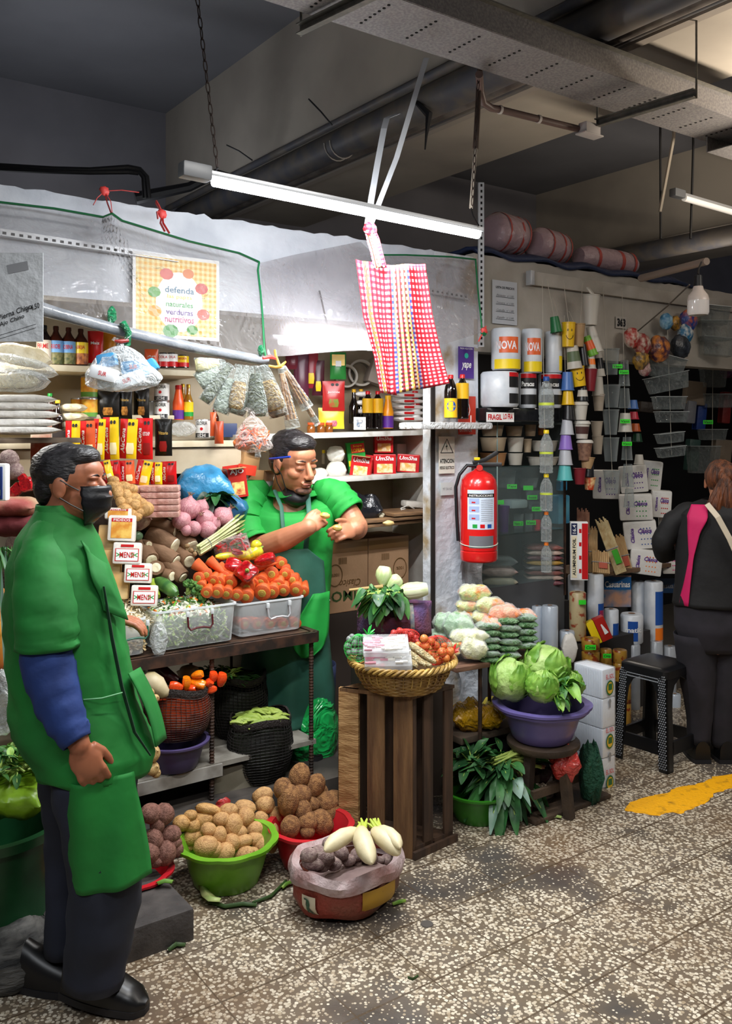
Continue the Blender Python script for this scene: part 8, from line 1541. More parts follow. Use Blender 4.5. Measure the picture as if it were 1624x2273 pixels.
stand(1128,1262,1352,3.55,'dark stand under the small wrapped rolls');stand(1300,1400,1352,3.66,'dark stand behind the Casuarinas banner');stand(1170,1300,1452,3.40,'dark stand under the tall cling film rolls');stand(1285,1440,1428,3.46,'dark stand under the tape and matic rolls')
cl=M('cling_roll','#aab4c0',.2,mix=('#c3ccd6',4),coat=.5);tp=M('tape_roll','#b08434',.25,mix=('#8a3a1c',26),lo=.54,hi=.6);tpy=M('print_wrap','#c0ad84',.35,mix=('#a04a30',22),lo=.56,hi=.62);grr=M('grey_roll','#8f959c',.25,mix=('#a9aeb4',4),coat=.4)
RR=[(1133,1176,1298,1350,3.56,ppr,'small white wrapped roll at the left of the stand',((.1,.6,.3,1.3,M('navy','#1a2450',.4)),),None),(1178,1218,1300,1348,3.58,ppr,'small white roll with blue label, second on the stand',((.3,.8,-.8,.8,BLU),),'PB'),(1219,1252,1296,1346,3.58,ppr,'small white roll with blue label, third on the stand',((.3,.8,-.8,.8,BLU),),'PB'),(1180,1203,1345,1450,3.48,cl,'bluish cling film roll behind the tall one',(),None),(1202,1238,1344,1452,3.42,cl,'tall bluish cling film roll beside the pea bags',(),None),(1241,1275,1400,1452,3.40,cl,'short clear roll with brown rim',(),None),(1260,1296,1276,1400,3.56,ppr,'white bag roll behind the printed yellow roll',(),None),(1303,1339,1274,1400,3.50,ppr,'tall white bag roll with red and blue label',((.1,.5,.2,1.3,BLU),(.12,.38,.35,1.3,RED)),None),(1263,1300,1314,1420,3.44,tpy,'cream roll printed with red marks',(),None),(1340,1372,1352,1425,3.52,ppr,'white wrapped roll with blue side label',((.1,.6,.1,1.2,BLU),),None),(1377,1426,1362,1426,3.50,ppr,'short wide matic roll with blue label',((.12,.8,-.5,.4,BLU),),'matic'),(1430,1470,1290,1424,3.50,ppr,'tall wrapped matic roll with blue label',((.3,.85,.0,1.2,BLU),(.05,.25,.0,1.2,ORG)),None),(1400,1430,1290,1424,3.60,ppr,'plain white roll behind the tall matic roll',(),None),(1290,1330,1416,1444,3.36,tp,'brown tape roll, upper one under the slanted box',(),None),(1290,1330,1444,1472,3.36,tp,'brown tape roll, second down under the slanted box',(),None),(1331,1357,1440,1500,3.36,tp,'dark brown tape roll with green tag',(),None),(1359,1391,1442,1470,3.34,tp,'brown tape roll at the right, upper',(),None),(1359,1391,1470,1510,3.34,tp,'brown tape roll at the right, lower',(),None),(1374,1400,1510,1560,3.30,tp,'tape column seen through the stool, upper part',(),None),(1374,1400,1560,1622,3.30,tp,'tape column seen through the stool, lower part',(),None),(1392,1420,1430,1640,3.46,grr,'tall grey film roll left behind the stool',(),None),(1418,1438,1432,1640,3.52,grr,'narrow grey film roll behind the stool',(),None),(1440,1470,1422,1640,3.46,grr,'tall grey film roll in the middle behind the stool',(),None),(1472,1500,1434,1650,3.42,grr,'tall pale film roll right behind the stool',(),None),(1484,1510,1540,1640,3.34,cl,'pale roll seen through the stool at the right',(),None)]
for(xa,xb,yt,yb_,y_,m_,l_,bd,tx)in RR:roll(l_,xa,xb,yt,yb_,y_,m_,'tape_roll' if m_ is tp else 'wrapped_roll',bands=bd,txt=tx,tc=WHITE,th=.16)
p=Wy(1263,1438,3.36);pillow('white_bag','white plastic bag with blue print beside the short clear roll','bag',p,mpx(34,p),.05,mpx(64,p),M('white_bag','#d8d4cc',.4,bump=(20,.8)),seed=3,pw=.9)
neon(1310,1437,3.30,'Cinta',24,11,'green tag on the brown tape roll');neon(1347,1456,3.30,'Cinta',18,10,'green tag on the dark tape roll');neon(1292,1337,3.38,'',16,10,'green tag on the cream printed roll')
p=Wy(1327,1398,3.38);o=thing('film_box','yellow and red box leaning over the tape rolls','box',p,FR@Matrix.Rotation(.42,3,'Z'));MB().box((-.032,0,0),(.045,.135,.05),bev=.002).build('yellow_side',YEL,o);MB().box((.024,0,0),(.062,.137,.052),bev=.002).build('red_side',M('box_red','#b3241c',.35),o);MB().tube([V(.024,.03,.028),V(.034,-.03,.028)],[.004,.014],5,flat=.2).build('white_shape',WHITE,o)
p=Wy(1365,1312,3.60);o=thing('banner','blue Las Casuarinas bag poster behind the rolls','banner',p,axes(x=RT,z=-FW));W__,H_=mpx(70,p),mpx(70,p);MB().box((0,0,0),(W__,H_,.004)).build('sheet',M('banner_pic','#3f6a8a',.5,mix=('#b88a70',9)),o);mb=MB();patch(mb,(0,H_*.25),W__,H_*.4,M('banner_blue','#1c5a94',.4),z=.003);put_text(mb,'s Casuarinas',W__*.92,H_*.2,(0,H_*.22),WHITE,lift=.005,bold=.02);mb.build('lettering',None,o,smooth=False)
p=Wy(1480,1300,3.75);o=thing('banner','dim blue Casuarinas poster partly behind the woman','banner',p,axes(x=RT,z=-FW));MB().box((0,0,0),(.16,.10,.004)).build('sheet',M('banner_blue2','#17406a',.4),o);put_text(MB(),'Casuar',.12,.035,(0,0),GREY,lift=.004).build('lettering',None,o,smooth=False)
# ========== people
SK=M('skin','#a8694a',.5,mix=('#8f543a',9),sub=.12,lo=.35,hi=.75);SK2=M('skin_light','#c08262',.45,mix=('#a5684a',9),sub=.12,lo=.35,hi=.75);HR=M('black_hair','#0f0d0f',.42,mix=('#221f22',30),bump=(60,.5),stretch=(1,1,3));LIP=M('lips','#9a5a50',.4);BRW=M('brow_hair','#120d0c',.7);MSK=M('mask_black','#0d0e12',.45,bump=(40,.2))
GS=M('green_smock','#127a2c',.75,mix=('#0f6a26',4),bump=(5,1));GS2=M('green_shirt','#18a03c',.75,mix=('#148c34',4),bump=(5,1));AP=M('apron_green','#235544',.7,mix=('#2f6656',4),bump=(5,.9));BLS=M('blue_sleeve','#152e66',.8,mix=('#1a3674',8),bump=(14,.5));NAV=M('navy_trousers','#171c2a',.85,mix=('#20263a',3),bump=(7,.5));SHO=M('black_shoe','#0a0a0c',.35)
def head_parts(mb,T,s=1):
 B=lambda c,r:mb.ball(c,r,T=T,n=20,m=14);m_=1
 B((-.012,0,.032),(.100,.077,.084));B((.022,0,-.032),(.070,.061,.078));B((.056,0,-.086),(.030,.034,.024));B((.015,0,-.06),(.07,.056,.045));B((.05,0,.045),(.042,.055,.04))
 for y in(-1,1):B((.052,.036*y,-.024),(.032,.026,.024));B((-.004,.079*y,-.002),(.022,.010,.033));B((-.002,.082*y,-.022),(.012,.008,.014));B((.103,.011*y,-.033),(.010,.009,.008));B((.076,.031*y,.004),(.014,.018,.012));B((.078,.028*y,.026),(.014,.024,.008))
 mb.tube([(.083,0,.020),(.098,0,-.005),(.113,0,-.028)],[.009,.0115,.0135],12,T=T);B((.112,0,-.030),(.012,.012,.010));B((.090,0,-.056),(.012,.027,.008));B((.089,0,-.068),(.012,.022,.008))
def hair(T,parent,mat=HR,amp=.05):
 mb=MB();C_=[((-.026,0,.048),(.098,.084,.082),5),((-.062,0,.0),(.052,.070,.070),7),((.022,0,.086),(.062,.066,.038),9)]
 for c,r,sd in C_:mb.ball(c,r,T=T,n=40,m=26,nz=(amp,3.0,sd))
 for y in(-1,1):mb.ball((-.006,.070*y,.036),(.030,.012,.042),T=T,n=14,m=10,nz=(.1,3,y))
 o=mb.build('hair',mat,parent);remesh(o,.004,2);return o
def remesh(o,v=.004,it=4):
 m=o.modifiers.new('r','REMESH');m.mode='VOXEL';m.voxel_size=v;m.use_smooth_shade=True
 s=o.modifiers.new('s','SMOOTH');s.iterations=it;s.factor=.6
def face_bits(T,parent,closed=True,mouth=True):
 mb=MB()
 for y in(-1,1):mb.tube([(.090,.014*y,.029),(.090,.030*y,.035),(.078,.047*y,.030)],[.003,.0042,.0018],6,T=T,flat=.5)
 mb.build('eyebrow',BRW,parent);mb=MB()
 for y in(-1,1):mb.tube([(.090,.018*y,.002),(.0925,.030*y,-.002),(.082,.045*y,.001)],[.0012,.0017,.0010],5,T=T)
 mb.build('eyelashes',BRW,parent)
 if mouth:MB().tube([(.095,-.022,-.060),(.1025,-.008,-.0585),(.1025,.008,-.0585),(.095,.022,-.060)],[.0015,.0055,.0055,.0015],8,T=T,flat=.5).tube([(.094,-.019,-.066),(.101,0,-.068),(.094,.019,-.066)],[.0015,.0055,.0015],8,T=T,flat=.6).build('lips',LIP,parent)
def limb(mb,pts,r):
 mb.tube(pts,r,16)
 for p,q in zip(pts,r if isinstance(r,list)else[r]*len(pts)):mb.ball(p,q,n=14,m=9)
def hand(mb,T,curl,spread=.0,thumb=(.6,.5,-.5),side=1,sc=1):
 """local x along the hand, z the back of the hand, thumb towards side*y"""
 S=sc;mb.ball((.045*S,0,0),(.052*S,.041*S,.017*S),T=T,n=16,m=10);mb.ball((.02*S,0,0),(.03*S,.030*S,.019*S),T=T)
 for i,(y,L_)in enumerate(((.030,.070),(.010,.078),(-.010,.073),(-.029,.058))):
  p=V(.082*S,y*side*S,0);a=0;pts=[V(.05*S,y*side*.8*S,0),p];c=curl[i]if hasattr(curl,'__len__')else curl
  for k,f in enumerate((.45,.31,.24)):a+=c*(1.0 if k else .8);p=p+V(math.cos(a),spread*(y*side*20)*.3,-math.sin(a))*L_*f*S;pts.append(p)
  r=[.0105*S,.0105*S,.0095*S,.0085*S,.0072*S];mb.tube(pts,r,12,T=T)
  for q,rr in zip(pts[1:],r[1:]):mb.ball(q,rr,T=T,n=10,m=8)
 b0=V(.018*S,.028*side*S,-.004*S);d=V(thumb[0],thumb[1]*side,thumb[2]).normalized();b1=b0+d*.036*S;b2=b1+(d+V(.5,-.25*side,-.2)).normalized()*.03*S;b3=b2+(d+V(.9,-.5*side,-.3)).normalized()*.022*S;mb.tube([b0,b1,b2,b3],[.014*S,.012*S,.0105*S,.008*S],12,T=T);mb.ball(b1,.012*S,T=T,n=10,m=8);mb.ball(b2,.0105*S,T=T,n=10,m=8);mb.ball(b3,.008*S,T=T,n=10,m=8)
def cloth(name,rows_,mat,parent,P,n=56,wr=.012,seed=0,cap=False,thick=.004,sub=4,fold=0,ex=1.0,dip=0):
 """rows: (xl, xr, y, depth_px, k) silhouette in photo units at the person's distance; P maps (x, y, k) to a point"""
 R_=[]
 for i in range(len(rows_)-1):
  for j in range(sub):t=j/sub;t=t*t*(3-2*t)*.5+t*.5;R_.append([a+(b-a)*t for a,b in zip(rows_[i],rows_[i+1])])
 R_.append(list(rows_[-1]));rings=[]
 for i,(xl,xr,y,dp,k)in enumerate(R_):
  cx=(xl+xr)/2;w_=(xr-xl)/2;ring=[]
  for j in range(n):
   a=2*PI*j/n;c,s_=math.cos(a),math.sin(a);e=1+wr*fbm(V(c*2.2,s_*2.2,y*.018+seed),1,3)*2+fold*math.sin(a*7+seed+2*noise.noise(V(0,y*.01,seed)))*(i/len(R_))
   ring.append(P(cx+w_*math.copysign(abs(c)**ex,c)*e,y+dip*max(0,-s_)*max(0,1-2.2*i/len(R_))+(8*noise.noise(V(a*2,seed,3))if i==len(R_)-1 else 0),k+dp*U*math.copysign(abs(s_)**ex,s_)*e))
  rings.append(ring)
 o=MB().loft(rings,cap=cap).build(name,mat,parent)
 if not cap:o.modifiers.new('t','SOLIDIFY').thickness=thick
 return o
def limbcloth(name,pts,r,mat,parent,wr=.05,seed=0,n=28,sub=5,flat=1):
 P_,Q_=[],[]
 for i in range(len(pts)-1):
  for j in range(sub):t=j/sub;P_.append(pts[i].lerp(pts[i+1],t));Q_.append(r[i]+(r[i+1]-r[i])*t)
 P_.append(pts[-1]);Q_.append(r[-1]);rings=[];a0=None
 for i,p in enumerate(P_):
  d=(P_[min(i+1,len(P_)-1)]-P_[max(i-1,0)]).normalized();a0=frame_of(d)[0]if a0 is None else(a0-d*a0.dot(d)).normalized();b_=d.cross(a0)
  rings.append([p+(a0*math.cos(t)+b_*math.sin(t)*flat)*Q_[i]*(1+wr*fbm(V(math.cos(t)*1.3,math.sin(t)*1.3,i*.55+seed),1,3)+wr*.45*math.sin(i*1.7+3*math.cos(t)+seed))for t in[2*PI*k/n for k in range(n)]])
 o=MB().loft(rings,cap=False).build(name,mat,parent);o.modifiers.new('t','SOLIDIFY').thickness=.004;return o
 # -------- the man with the mask, in profile
D1=2.66;U=D1/FPX
def P1(x,y,k=0):return Wd(x,y,D1)+FW*k
org=Wz(200,2215,0);org.z=0;m1=thing('person','standing person in green smock over blue sleeves, black face mask, seen in profile','person',org)
def L1(x,y,k=0):return P1(x,y,k)-org
Th=TM(L1(160,1078,.0),axes(x=RT+V(0,0,-.04)-FW*.10,z=(0,0,1)));mb=MB();head_parts(mb,Th)
limb(mb,[L1(148,1100),L1(140,1150),L1(134,1200)],[.058,.060,.065])
limb(mb,[L1(130,1240),L1(140,1400),L1(150,1560),L1(165,1680)],[.12,.13,.13,.09])
limb(mb,[L1(118,1225,-.10),L1(146,1400,-.15),L1(212,1570,-.20),L1(226,1598,-.21)],[.045,.042,.034,.030])
limb(mb,[L1(130,1225,.11),L1(160,1400,.18),L1(195,1400,.16)],[.045,.042,.032])
limb(mb,[L1(150,1720,.06),L1(140,1900,.07),L1(128,2120,.06)],[.07,.05,.04]);limb(mb,[L1(225,1720,-.05),L1(250,1900,-.07),L1(220,2130,-.07)],[.07,.06,.045])
hd=(L1(262,1668,-.22)-L1(226,1598,-.21));hand(mb,TM(L1(224,1600,-.21),axes(x=hd,z=-FW+RT*.35)),(.55,.62,.68,.75),thumb=(.7,.4,-.25),side=1,sc=1.08)
hand(mb,TM(L1(193,1400,.15),axes(x=RT,z=(0,0,1))),.4,side=-1)
o=mb.build('body',SK,m1);remesh(o,.0038,4);face_bits(Th,m1,mouth=False);hair(Th,m1)
MB().ball((.094,-.031,.0),(.006,.009,.0035),T=Th).build('eye',M('eye_white','#b8b0a8',.2),m1);MB().ball((.099,-.031,-.0),(.003,.004,.003),T=Th).build('pupil',BRW,m1)
mb=MB();rings=[]
for i in range(15):
 t=i/14;z=.002-.118*t;fx=.122-.02*abs(t-.3)-.055*max(0,t-.62)/.38;hw=.055+.016*math.sin(PI*t)-.02*t;bx=.035+.02*t;ring=[]
 for j in range(25):a=-1.45+2.9*j/24;ring.append(V(bx+(fx-bx)*math.cos(a)**.8+.0022*math.sin(t*26)*(t<.5),hw*math.sin(a)*1.05,z))
 rings.append(ring)
mb.loft(rings,close=False,cap=False,T=Th);o=mb.build('face_mask',MSK,m1);o.modifiers.new('t','SOLIDIFY').thickness=.003
MB().tube([(.05,-.066,-.01),(.02,-.078,.008),(.002,-.086,.022)],.0022,6,T=Th).tube([(.06,-.06,-.07),(.03,-.078,-.05),(.0,-.086,-.03)],.0022,6,T=Th).build('ear_loop',MSK,m1)
cloth('smock',[(88,160,1120,52,0),(72,192,1150,72,0),(44,215,1195,105,0),(22,240,1260,122,0),(15,266,1350,125,0),(20,284,1450,125,0),(28,302,1550,128,0),(38,330,1620,132,-.01),(62,350,1660,130,-.01),(90,338,1700,128,-.01)],GS,m1,L1,wr=.024,fold=.026,seed=3)
cloth('collar',[(84,168,1118,56,-.0),(80,176,1140,62,0),(72,196,1162,74,0)],GS,m1,L1,wr=.01,seed=8,n=40)
limbcloth('smock_sleeve',[L1(132,1160,-.02),L1(122,1180,-.06),L1(126,1240,-.11),L1(138,1310,-.145),L1(146,1370,-.155),L1(147,1408,-.155)],[.03,.058,.078,.086,.088,.088],GS,m1,.05,1)
limbcloth('blue_sleeve',[L1(140,1370,-.155),L1(150,1440,-.165),L1(172,1505,-.18),L1(200,1560,-.20),L1(222,1592,-.21)],[.070,.075,.068,.054,.043],BLS,m1,.07,2)
limbcloth('far_sleeve',[L1(140,1200,.10),L1(155,1330,.16),L1(165,1380,.17)],[.06,.08,.07],GS,m1,.05,5)
MB().grid(lambda u,v:L1(205+(252-205)*v+u*(30+10*v)-(20*u if v<.2 else 0),1190+v*150+u*30,-.10+.06*u+.01*math.sin(v*9)),4,10).build('lapel',GS,m1).modifiers.new('t','SOLIDIFY').thickness=.004
MB().tube([L1(250,1290,-.09),L1(270,1400,-.10),L1(290,1500,-.10),L1(318,1600,-.10),L1(352,1650,-.10)],[.006,.011,.011,.010,.006],6,flat=.4).build('dark_placket',M('placket','#08301a',.8),m1)
MB().grid(lambda u,v:L1(300+58*v+u*6+10*math.sin(v*3),1480+160*v+u*6,-.07+.10*u),4,10).build('front_flap',GS,m1).modifiers.new('t','SOLIDIFY').thickness=.004
MB().tube([L1(222,1518,-.155),L1(260,1515,-.155),L1(296,1511,-.12)],.0022,5).build('waist_tie',M('pale_green_tie','#6fae7c',.7),m1)
ea=[(150,322,1690),(156,332,1740),(166,342,1800),(174,350,1860),(190,356,1925)]
def apf(u,v):
 t=v*(len(ea)-1);i=min(int(t),len(ea)-2);f=t-i;xl,xr,y=[ea[i][q]+(ea[i+1][q]-ea[i][q])*f for q in range(3)];return L1(xl+(xr-xl)*u,y-v*26*u-(14*u if v<.1 else 0),-.09-.10*math.sin(PI*(.12+.8*u))+.012*math.sin(u*11+v*3))
MB().grid(apf,24,20).build('apron',GS,m1).modifiers.new('t','SOLIDIFY').thickness=.004
limbcloth('trousers',[L1(150,1690,.05),L1(143,1800,.07),L1(137,1900,.07),L1(130,2020,.07),L1(126,2140,.06)],[.115,.092,.072,.062,.060],NAV,m1,.06,3)
limbcloth('trousers',[L1(215,1690,-.05),L1(235,1800,-.06),L1(252,1900,-.07),L1(242,2020,-.08),L1(222,2142,-.07)],[.125,.115,.108,.100,.086],NAV,m1,.06,4)
def shoe(parent,heel,toe,w_,name='shoe',h=.085,mat=SHO):
 d=toe-heel;L_=d.length;R=axes(x=d,z=(0,0,1));mb=MB();rings=[]
 for i in range(15):
  t=i/14;ww=w_*(.62+.45*math.sin(PI*min(1,t*.75+.2)))*(1 if t<.86 else math.sqrt(max(.05,1-((t-.86)/.15)**2)));hh=h*(1.15-.75*t**.8)*(1 if t<.9 else .75);hh=max(hh,.03);rings.append([V(L_*t,ww*math.cos(a),.018+(hh-.018)*max(0,math.sin(a))**.6 if math.sin(a)>0 else .018)for a in[2*PI*k/20 for k in range(20)]])
 T=TM(heel,axes(x=d,z=V(0,0,1)-d.normalized()*d.normalized().z));mb.loft(rings,T=T).build(name,mat,parent)
 MB().loft([[V(p.x*1.015-.003,p.y*1.04,z)for p in r_]for z in(0,.02)for r_ in[[V(L_*t,s_*w_*(.62+.45*math.sin(PI*min(1,t*.75+.2)))*(1 if t<.86 else math.sqrt(max(.08,1-((t-.86)/.15)**2))),0)for s_,t in[(1,i/12)for i in range(13)]+[(-1,1-i/12)for i in range(13)]]]],T=T).build('sole',M('shoe_sole','#17161a',.6),parent)
a=Wz(190,2215,.0)-org;b=Wz(325,2248,0)-org;shoe(m1,a-RT*.05+V(0,0,.025),b,.056,h=.13);a=Wz(60,2185,0)-org;b=Wz(190,2205,0)-org;shoe(m1,a+V(0,0,.002),b+RT*.06,.052,h=.12)
# -------- the man behind the table
D2=4.36;U=D2/FPX;org2=V(*Wd(660,1400,4.38).xy,.15);m2=thing('person','person in bright green shirt and dark green apron looking down at food in hands','person',org2)
def L2(x,y,k=0):return Wd(x,y,D2)+FW*k-org2
HS=1.24;Th=TM(L2(655,1027,-.06),axes(x=RT*.66-FW*.74+V(0,0,-.16),z=V(0,0,1)+RT*.10-FW*.22),HS);mb=MB();head_parts(mb,Th)
limb(mb,[L2(640,1060,.02),L2(636,1090,.05),L2(640,1120,.06)],[.072,.08,.10]);limb(mb,[L2(640,1150,.05),L2(650,1250,.05),L2(655,1400,.05)],[.13,.13,.13])
limb(mb,[L2(548,1120,.0),L2(566,1200,-.10),L2(585,1212,-.14),L2(640,1185,-.22),L2(692,1158,-.26)],[.075,.072,.066,.054,.038])
hand(mb,TM(L2(688,1160,-.26),axes(x=RT*.62+V(0,0,.42)+FW*.5,z=-FW*.8+RT*.3+V(0,0,.5))),(.7,.8,.85,.9),thumb=(.85,.35,.0),side=1,sc=1.05)
limb(mb,[L2(735,1100,.05),L2(778,1150,-.02),L2(790,1168,-.06),L2(789,1168,-.12)],[.075,.062,.060,.042])
hand(mb,TM(L2(788,1168,-.13),axes(x=-RT*.75-FW*.62-V(0,0,.12),z=-FW*.5+RT*.5+V(0,0,.4))),(.6,.7,.75,.8),thumb=(.7,.45,.25),side=-1,sc=1.05)
limb(mb,[L2(610,1500,.03),L2(615,1690,.03)],[.10,.08]);limb(mb,[L2(690,1500,.03),L2(690,1690,.03)],[.10,.08])
o=mb.build('body',SK2,m2);remesh(o,.0042,4);face_bits(Th,m2);hair(Th,m2,amp=.06)
MB().ball((.072,0,-.090),(.031,.034,.016),T=Th,n=18,m=10,nz=(.1,5,2)).ball((.096,0,-.047),(.006,.020,.0025),T=Th).build('beard',M('stubble','#6b4a3a',.8,mix=('#4a342a',60)),m2)
MB().ball((.025,0,-.128),(.064,.056,.036),T=Th,n=24,m=14,nz=(.06,3,1)).build('face_mask',MSK,m2)
MB().tube([(-.002,-.088,.0),(.03,-.080,-.03),(.05,-.062,-.10)],.002,6,T=Th).tube([(-.008,-.088,-.02),(.005,-.078,-.07),(.03,-.06,-.115)],.002,6,T=Th).build('ear_loop',MSK,m2)
MB().tube([(-.045,-.086,.014),(.02,-.093,.034),(.075,-.080,.052)],.0042,8,T=Th).build('blue_pen',M('pen_blue','#1c3aa8',.3),m2)
cloth('shirt',[(606,690,1076,40,.05),(580,712,1088,62,.05),(548,740,1106,76,.04),(532,750,1132,84,.04),(545,745,1180,92,.03),(562,738,1240,96,.02),(566,732,1320,96,.02),(570,722,1400,90,.03),(585,715,1425,84,.03)],GS2,m2,L2,wr=.02,fold=.02,seed=11,dip=62)
limbcloth('shirt_sleeve',[L2(590,1078,.05),L2(566,1094,.03),L2(545,1120,-.02),L2(544,1160,-.06),L2(558,1196,-.11),L2(568,1208,-.13)],[.03,.075,.098,.105,.104,.100],GS2,m2,.07,7)
limbcloth('shirt_sleeve',[L2(696,1080,.05),L2(716,1090,.04),L2(742,1104,.03),L2(762,1124,.01),L2(777,1140,-.01)],[.03,.07,.088,.088,.082],GS2,m2,.07,9)
cloth('collar',[(606,690,1074,42,.05),(598,700,1088,58,.05),(590,710,1100,68,.04)],GS2,m2,L2,wr=.02,seed=5,n=40,dip=58)
def apron2(u,v):
 rw=[(600,690,1205),(575,722,1235),(560,728,1330),(545,735,1430),(530,745,1520),(525,746,1590)];t=v*5;i=min(int(t),4);f=t-i;xl,xr,y=[rw[i][q]+(rw[i+1][q]-rw[i][q])*f for q in range(3)];x=xl+(xr-xl)*u;W_a=max(91,(xr-xl)/2*1.04);return L2(x,y,.012-.030-.218*math.sqrt(max(.02,1-((x-(650 if y<1400 else(xl+xr)/2))/W_a)**2))+.014*math.sin(u*16+v*2)*v)
MB().grid(apron2,30,30).build('apron',AP,m2).modifiers.new('t','SOLIDIFY').thickness=.004
def tail(u,v):
 rw=[(700,733,1300),(672,733,1345),(655,731,1385),(662,722,1415),(676,700,1432)];t=v*4;i=min(int(t),3);f=t-i;xl,xr,y=[rw[i][q]+(rw[i+1][q]-rw[i][q])*f for q in range(3)];x=xl+(xr-xl)*u;return L2(x,y,-.040-.218*math.sqrt(max(.02,1-((x-648)/98)**2))+.006*math.sin(u*9))
MB().grid(tail,14,14).build('shirt_tail',GS2,m2).modifiers.new('t','SOLIDIFY').thickness=.004
MB().tube([L2(700,1335,-.10),L2(715,1342,-.07),L2(732,1330,-.02)],.003,6).build('apron_cord',WHITE,m2)
MB().tube([L2(612,1086,-.06),L2(630,1120,-.13),L2(636,1165,-.18),L2(640,1210,-.20)],.010,6,flat=.4).tube([L2(684,1090,-.06),L2(690,1130,-.14),L2(688,1170,-.18),L2(684,1208,-.19)],.012,6,flat=.4).build('apron_strap',AP,m2)
limbcloth('jeans',[L2(600,1480,.04),L2(606,1600,.04),L2(612,1688,.03)],[.13,.11,.10],M('jeans','#141e3c',.8,mix=('#1c2a50',5)),m2,.05,1);limbcloth('jeans',[L2(688,1480,.04),L2(690,1600,.04),L2(690,1688,.03)],[.13,.11,.10],M('jeans','#141e3c',.8),m2,.05,2)
for x in(612,690):a=L2(x,1660,.03);a.z=.0;shoe(m2,a,a-FW*.24+RT*.03,.05)
for k,(x,y_,dd,l_)in enumerate(((726,1134,-.24,'yellow fruit piece pinched in the raised hand'),(752,1160,-.24,'orange fruit piece held in the lower hand'))):
 p=L2(x,y_,dd)+org2;tag(MB().ball((0,0,0),(.026,.018,.015),nz=(.15,3,k)).build('fruit_piece',M('fruit%d'%k,('#e6ae2c','#e8863c')[k],.4,mix=('#f2d27a',20)),None,p,(0,.2,0)),l_,'fruit')
 # -------- the woman from behind
D3=4.58;U=D3/FPX;org3=Wz(1585,1685,0);m3=thing('person','person in black and magenta jacket with long brown ponytail, back turned','person',org3)
def L3(x,y,k=0):return Wd(x,y,D3)+FW*k-org3
Th=TM(L3(1604,1072,.03),axes(x=FW+RT*.25+V(0,0,-.25),z=(0,0,1)),.92);mb=MB();head_parts(mb,Th);limb(mb,[L3(1600,1090,.0),L3(1595,1130,.0)],[.05,.06]);limb(mb,[L3(1590,1170),L3(1590,1330),L3(1575,1400)],[.12,.12,.13])
limb(mb,[L3(1535,1155,.02),L3(1485,1212,.07),L3(1530,1235,.22)],[.04,.04,.03]);limb(mb,[L3(1655,1155,.02),L3(1695,1212,.07),L3(1650,1235,.22)],[.04,.04,.03])
hand(mb,TM(L3(1530,1235,.22),axes(x=FW+RT*.3,z=(0,0,1))),.5,side=1);hand(mb,TM(L3(1650,1235,.22),axes(x=FW-RT*.3,z=(0,0,1))),.5,side=-1)
limb(mb,[L3(1552,1400),L3(1550,1520),L3(1550,1640)],[.08,.05,.036]);limb(mb,[L3(1612,1400),L3(1607,1520),L3(1602,1640)],[.08,.05,.036]);o=mb.build('body',SK2,m3);remesh(o,.005,3)
BH=M('brown_hair','#3c1f12',.4,mix=('#7a4526',9),stretch=(6,6,.8),bump=(30,1));mb=MB();mb.ball((-.02,0,.035),(.106,.088,.098),T=Th,n=40,m=26,nz=(.04,3,2));mb.ball((-.105,0,.04),(.035,.035,.035),T=Th)
for i in range(16):a=(i-7.5)/7.5;p0=L3(1594,1052,-.08);mb.tube([p0,L3(1590+a*16,1082,-.11),L3(1586+a*30+4*math.sin(i),1120,-.10-.01*(i%3)),L3(1582+a*24+5*math.sin(i*2),1155,-.09),L3(1582+a*10,1178+4*(i%3),-.09)],[.012,.017,.017,.013,.002],8)
mb.build('hair',BH,m3)
JK=M('jacket_black','#0b0b0e',.75,bump=(12,.5));MG=M('jacket_magenta','#c4145a',.7,bump=(14,.4));LG=M('leggings','#1c1a20',.9,mix=('#26232b',9),bump=(8,.4))
cloth('jacket',[(1560,1640,1108,40,0),(1530,1664,1120,56,0),(1506,1686,1140,66,0),(1502,1690,1180,68,0),(1502,1688,1240,68,0),(1500,1682,1300,70,0),(1494,1684,1340,72,0)],JK,m3,L3,wr=.012,seed=21)
limbcloth('jacket_sleeve',[L3(1560,1124,.02),L3(1532,1136,.02),L3(1500,1160,.03),L3(1478,1205,.05),L3(1490,1235,.12),L3(1530,1238,.22)],[.02,.055,.060,.058,.052,.04],JK,m3,.06,3);limbcloth('jacket_sleeve',[L3(1635,1124,.02),L3(1660,1136,.02),L3(1694,1160,.03),L3(1710,1205,.05),L3(1700,1235,.12),L3(1650,1238,.22)],[.02,.055,.060,.058,.052,.04],JK,m3,.06,5)
def mg(u,v):
 rw=[(1520,1550,1116,0),(1510,1546,1140,0),(1510,1530,1175,0),(1512,1519,1230,0),(1505,1514,1290,0),(1499,1511,1338,0)];t=v*5;i=min(int(t),4);f=t-i;xl,xr,y,k=[rw[i][q]+(rw[i+1][q]-rw[i][q])*f for q in range(4)];x=xl+(xr-xl)*u;c=(x-1596)/95;return L3(x,y,-(.16*math.sqrt(max(.02,1-c*c))*min(1,.62+(y-1116)/90)+.028))
MB().grid(mg,8,24).build('magenta_panel',MG,m3).modifiers.new('t','SOLIDIFY').thickness=.004
sp=[(1548,1114,-.12),(1562,1140,-.175),(1585,1185,-.185),(1605,1230,-.185),(1630,1280,-.18)];MB().loft([[L3(x-5,y+3,k),L3(x+5,y-3,k),L3(x+5,y-3,k-.006),L3(x-5,y+3,k-.006)]for x,y,k in sp]).build('bag_strap',M('cream_strap','#c9bda8',.6),m3,smooth=False)
cloth('leggings',[(1498,1676,1330,64,0),(1498,1674,1390,68,0),(1516,1652,1440,52,0)],LG,m3,L3,wr=.01,seed=2)
